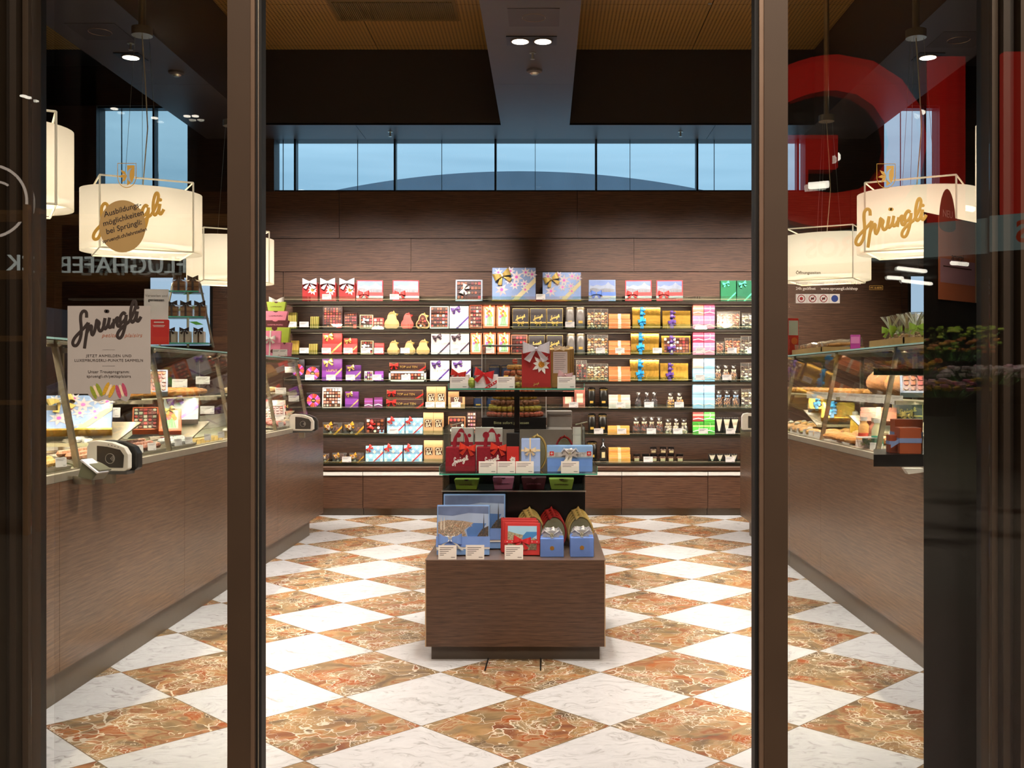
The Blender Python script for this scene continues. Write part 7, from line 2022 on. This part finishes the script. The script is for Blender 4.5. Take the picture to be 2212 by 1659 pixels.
for pc, lb, zc in ((278, 'left', 470), (1925, 'right', 480)):
    t = thing('logo_sticker', 'gold script word mark sticker on the %s glass' % lb + (', half covered by the round sticker' if lb == 'left' else ' in front of the pendant lamp'), 'sticker', (X(pc if lb == 'right' else 278, gy), gy, Z(480 if lb == 'right' else 468, gy)))
    l = MB(); script_logo(l, X(1995, gy) - X(1840, gy), STG, y=0, depth=.0007); l.build('word_mark', t)
    t = thing('crest_sticker', 'gold crest sticker with half star and moon on the %s glass' % lb, 'sticker', (X(274 if lb == 'left' else 1914, gy), gy, Z(379 if lb == 'left' else 380, gy)))
    shield(t, (0, 0), X(40, gy) - X(0, gy), Z(0, gy) - Z(52, gy))
t = thing('round_sticker', 'round brown gold sticker about apprenticeships on the left glass', 'sticker', (X(265, gy), gy - .0012, Z(489, gy)), 0)
rr = (X(50, gy) - X(0, gy)); sh = MB().lathe([(rr, 0), (rr, .0006)], 40, m=mat('b08f58', .6, 0, .03))
o = sh.build('disc', t, rot=(pi / 2, 0, 0)); o.scale = (1, 1.13, 1)
for k, (s_, z_) in enumerate((('Ausbildungs-', .045), ('möglichkeiten', .018), ('bei Sprüngli:', -.009), ('spruengli.ch/lehrstellen', -.033))):
    lettering(s_, (.0235, .0235, .0235, .0155)[k], STDK, t, (.002 + .002 * k, -.001, z_), rot=(pi / 2, -.28, 0), bold=.0002, shear=.12)
# loyalty programme poster
t = thing('loyalty_poster', 'grey white poster with black script word mark and three macarons on the left glass', 'poster', (X(236, gy), gy - .0002, Z(756, gy)))
u = 3.195 / F
def pp(a, b): return ((a / 5.53 + 140 - 236) * u, -(b / 5.53 + 580 - 756) * u)
P = [pp(*q) for q in ((33, 447), (1025, 447), (1025, 1495), (790, 1497), (770, 1560), (730, 1592), (660, 1560), (620, 1570), (550, 1585), (480, 1560), (400, 1592), (340, 1575), (275, 1497), (33, 1497))]
MB().prism(P[::-1], 0, .0008, mat('b0a8a2', .6, 0, .02)).build('sheet', t)
l = MB(); c0 = pp(505, 660); script_logo(l, 830 / 5.53 * u, STDK, y=-.0006, x0=c0[0], z0=c0[1], depth=.0005); l.build('word_mark', t)
def ptxt(s_, a, b, sz, m=STDK, **kw): c_ = pp(a, b); lettering(s_, sz, m, t, (c_[0], -.0006, c_[1]), **kw)
ptxt('petits', 527, 820, .0175, mat('a9674a', .6), shear=.3, space=1.1); ptxt('plaisirs', 818, 820, .0175, mat('a9674a', .6), shear=.3, space=1.1)
ptxt('JETZT ANMELDEN UND', 527, 1058, .0118, space=1.15); ptxt('LUXEMBURGERLI-PUNKTE SAMMELN', 527, 1113, .0118, space=1.12)
ptxt('Unser Treueprogramm:', 527, 1250, .0128, space=1.05); ptxt('spruengli.ch/petitsplaisirs', 527, 1303, .0128, space=1.05)
ln_ = MB()
for b_ in (972, 1164): a0 = pp(450, b_); a1 = pp(600, b_); ln_.box(a0[0], -.0005, a0[1] - .0003, a1[0], 0, a0[1] + .0003, STDK)
ln_.build('rules', t)
for a, b, c1 in ((378, 1465, '8f9a2c'), (528, 1452, 'd0a02c'), (678, 1460, 'b84a66')):
    c_ = pp(a, b); mm = MB(); R = 80 / 5.53 * u
    mm.M = Matrix.Translation((c_[0], -.0005, c_[1])) @ Matrix.Rotation(-.42 if a < 500 else (.42 if a < 600 else -.3), 4, 'Y')
    for dx, m_ in ((-.48, mat(c1, .6, 0, .15, 200)), (0, mat('ecd2b0', .6)), (.48, mat(c1, .6, 0, .15, 200))):
        mm.disc((dx * R, 0), R, -.0006 - .0002 * (dx != 0), 0, m_, 20, .30 if dx else .24, 1.05 if dx else .95)
    mm.M = Matrix.Identity(4); mm.build('printed_macaron', t)
# opening hours and pictograms on the right glass
t = thing('opening_hours', 'white lettering with the opening hours on the right glass', 'sticker', (X(1719, gy), gy, Z(640, gy)))
WT = mat('d9d2c8', .6, 0, .02)
def hours(s_, a, b, sz, m=WT, **kw): lettering(s_, sz, m, t, ((a - 1719) * u, -.0005, -(b - 640) * u), align='LEFT', **kw)
hours('Öffnungszeiten', 1719, 592, .0128, mat('5a4c40', .6), bold=.0002)
hours('Montag – Sonntag', 1719, 614, .0122, bold=.0002); hours('06.30 – 21.30 Uhr', 1798, 614, .0122, bold=.0002)
hours('24h geöffnet', 1719, 626, .0122, bold=.0002); hours('www.spruengli.ch/shop', 1773, 626, .0122, bold=.0002)
t = thing('pictogram_strip', 'strip of four white pictograms under the opening hours', 'sticker', (X(1719, gy), gy, Z(655, gy)))
MB().box(0, -.0004, 0, 95 * u, 0, 20 * u, mat('d9d4cf', .6)).build('strip', t)
pm = MB()
for k in range(4):
    cx_ = (12 + 24 * k) * u; cz_ = 10 * u; r_ = 7.5 * u
    if k < 3: pm.tube([(cx_ + r_ * cos(a * pi / 10), -.0006, cz_ + r_ * sin(a * pi / 10)) for a in range(20)], .0011, 4, REDD, True); 
    if k: pm.box(cx_ - r_ * .45, -.0006, cz_ - r_ * .3, cx_ + r_ * .45, -.0003, cz_ + r_ * .3, STDK if k < 3 else mat('24408a', .5))
    if k in (1, 2): pm.tube([(cx_ - r_ * .7, -.0008, cz_ - r_ * .7), (cx_ + r_ * .7, -.0008, cz_ + r_ * .7)], .0009, 4, REDD)
    if k == 3: pm.disc((cx_, cz_), r_, -.0005, -.0003, mat('24408a', .5), 18)
    if k == 0: pm.disc((cx_, cz_), r_ * .5, -.0006, -.0003, REDD, 12)
    if k: pm.box(k * 24 * u - .0003, -.0006, 0, k * 24 * u + .0003, 0, 20 * u, mat('8a847e', .5))
pm.build('pictograms', t)
t = thing('door_number_plate', 'tiny framed number sticker PT. 0-4078 on the right glass', 'sticker', (X(1878, gy), gy, Z(626, gy)))
w_ = 29 * u; h_ = 9 * u; f = MB()
for q in ((0, 0, w_, .0006), (0, h_ - .0006, w_, h_), (0, 0, .0006, h_), (w_ - .0006, 0, w_, h_)): f.box(q[0], -.0005, q[1], q[2], 0, q[3], STG)
f.build('frame', t); lettering('PT. 0-4078', .0078, STG, t, (w_ / 2, -.0005, h_ * .26))
# remove the builder templates' leftovers: none are hidden, the first of each kind stands in the scene
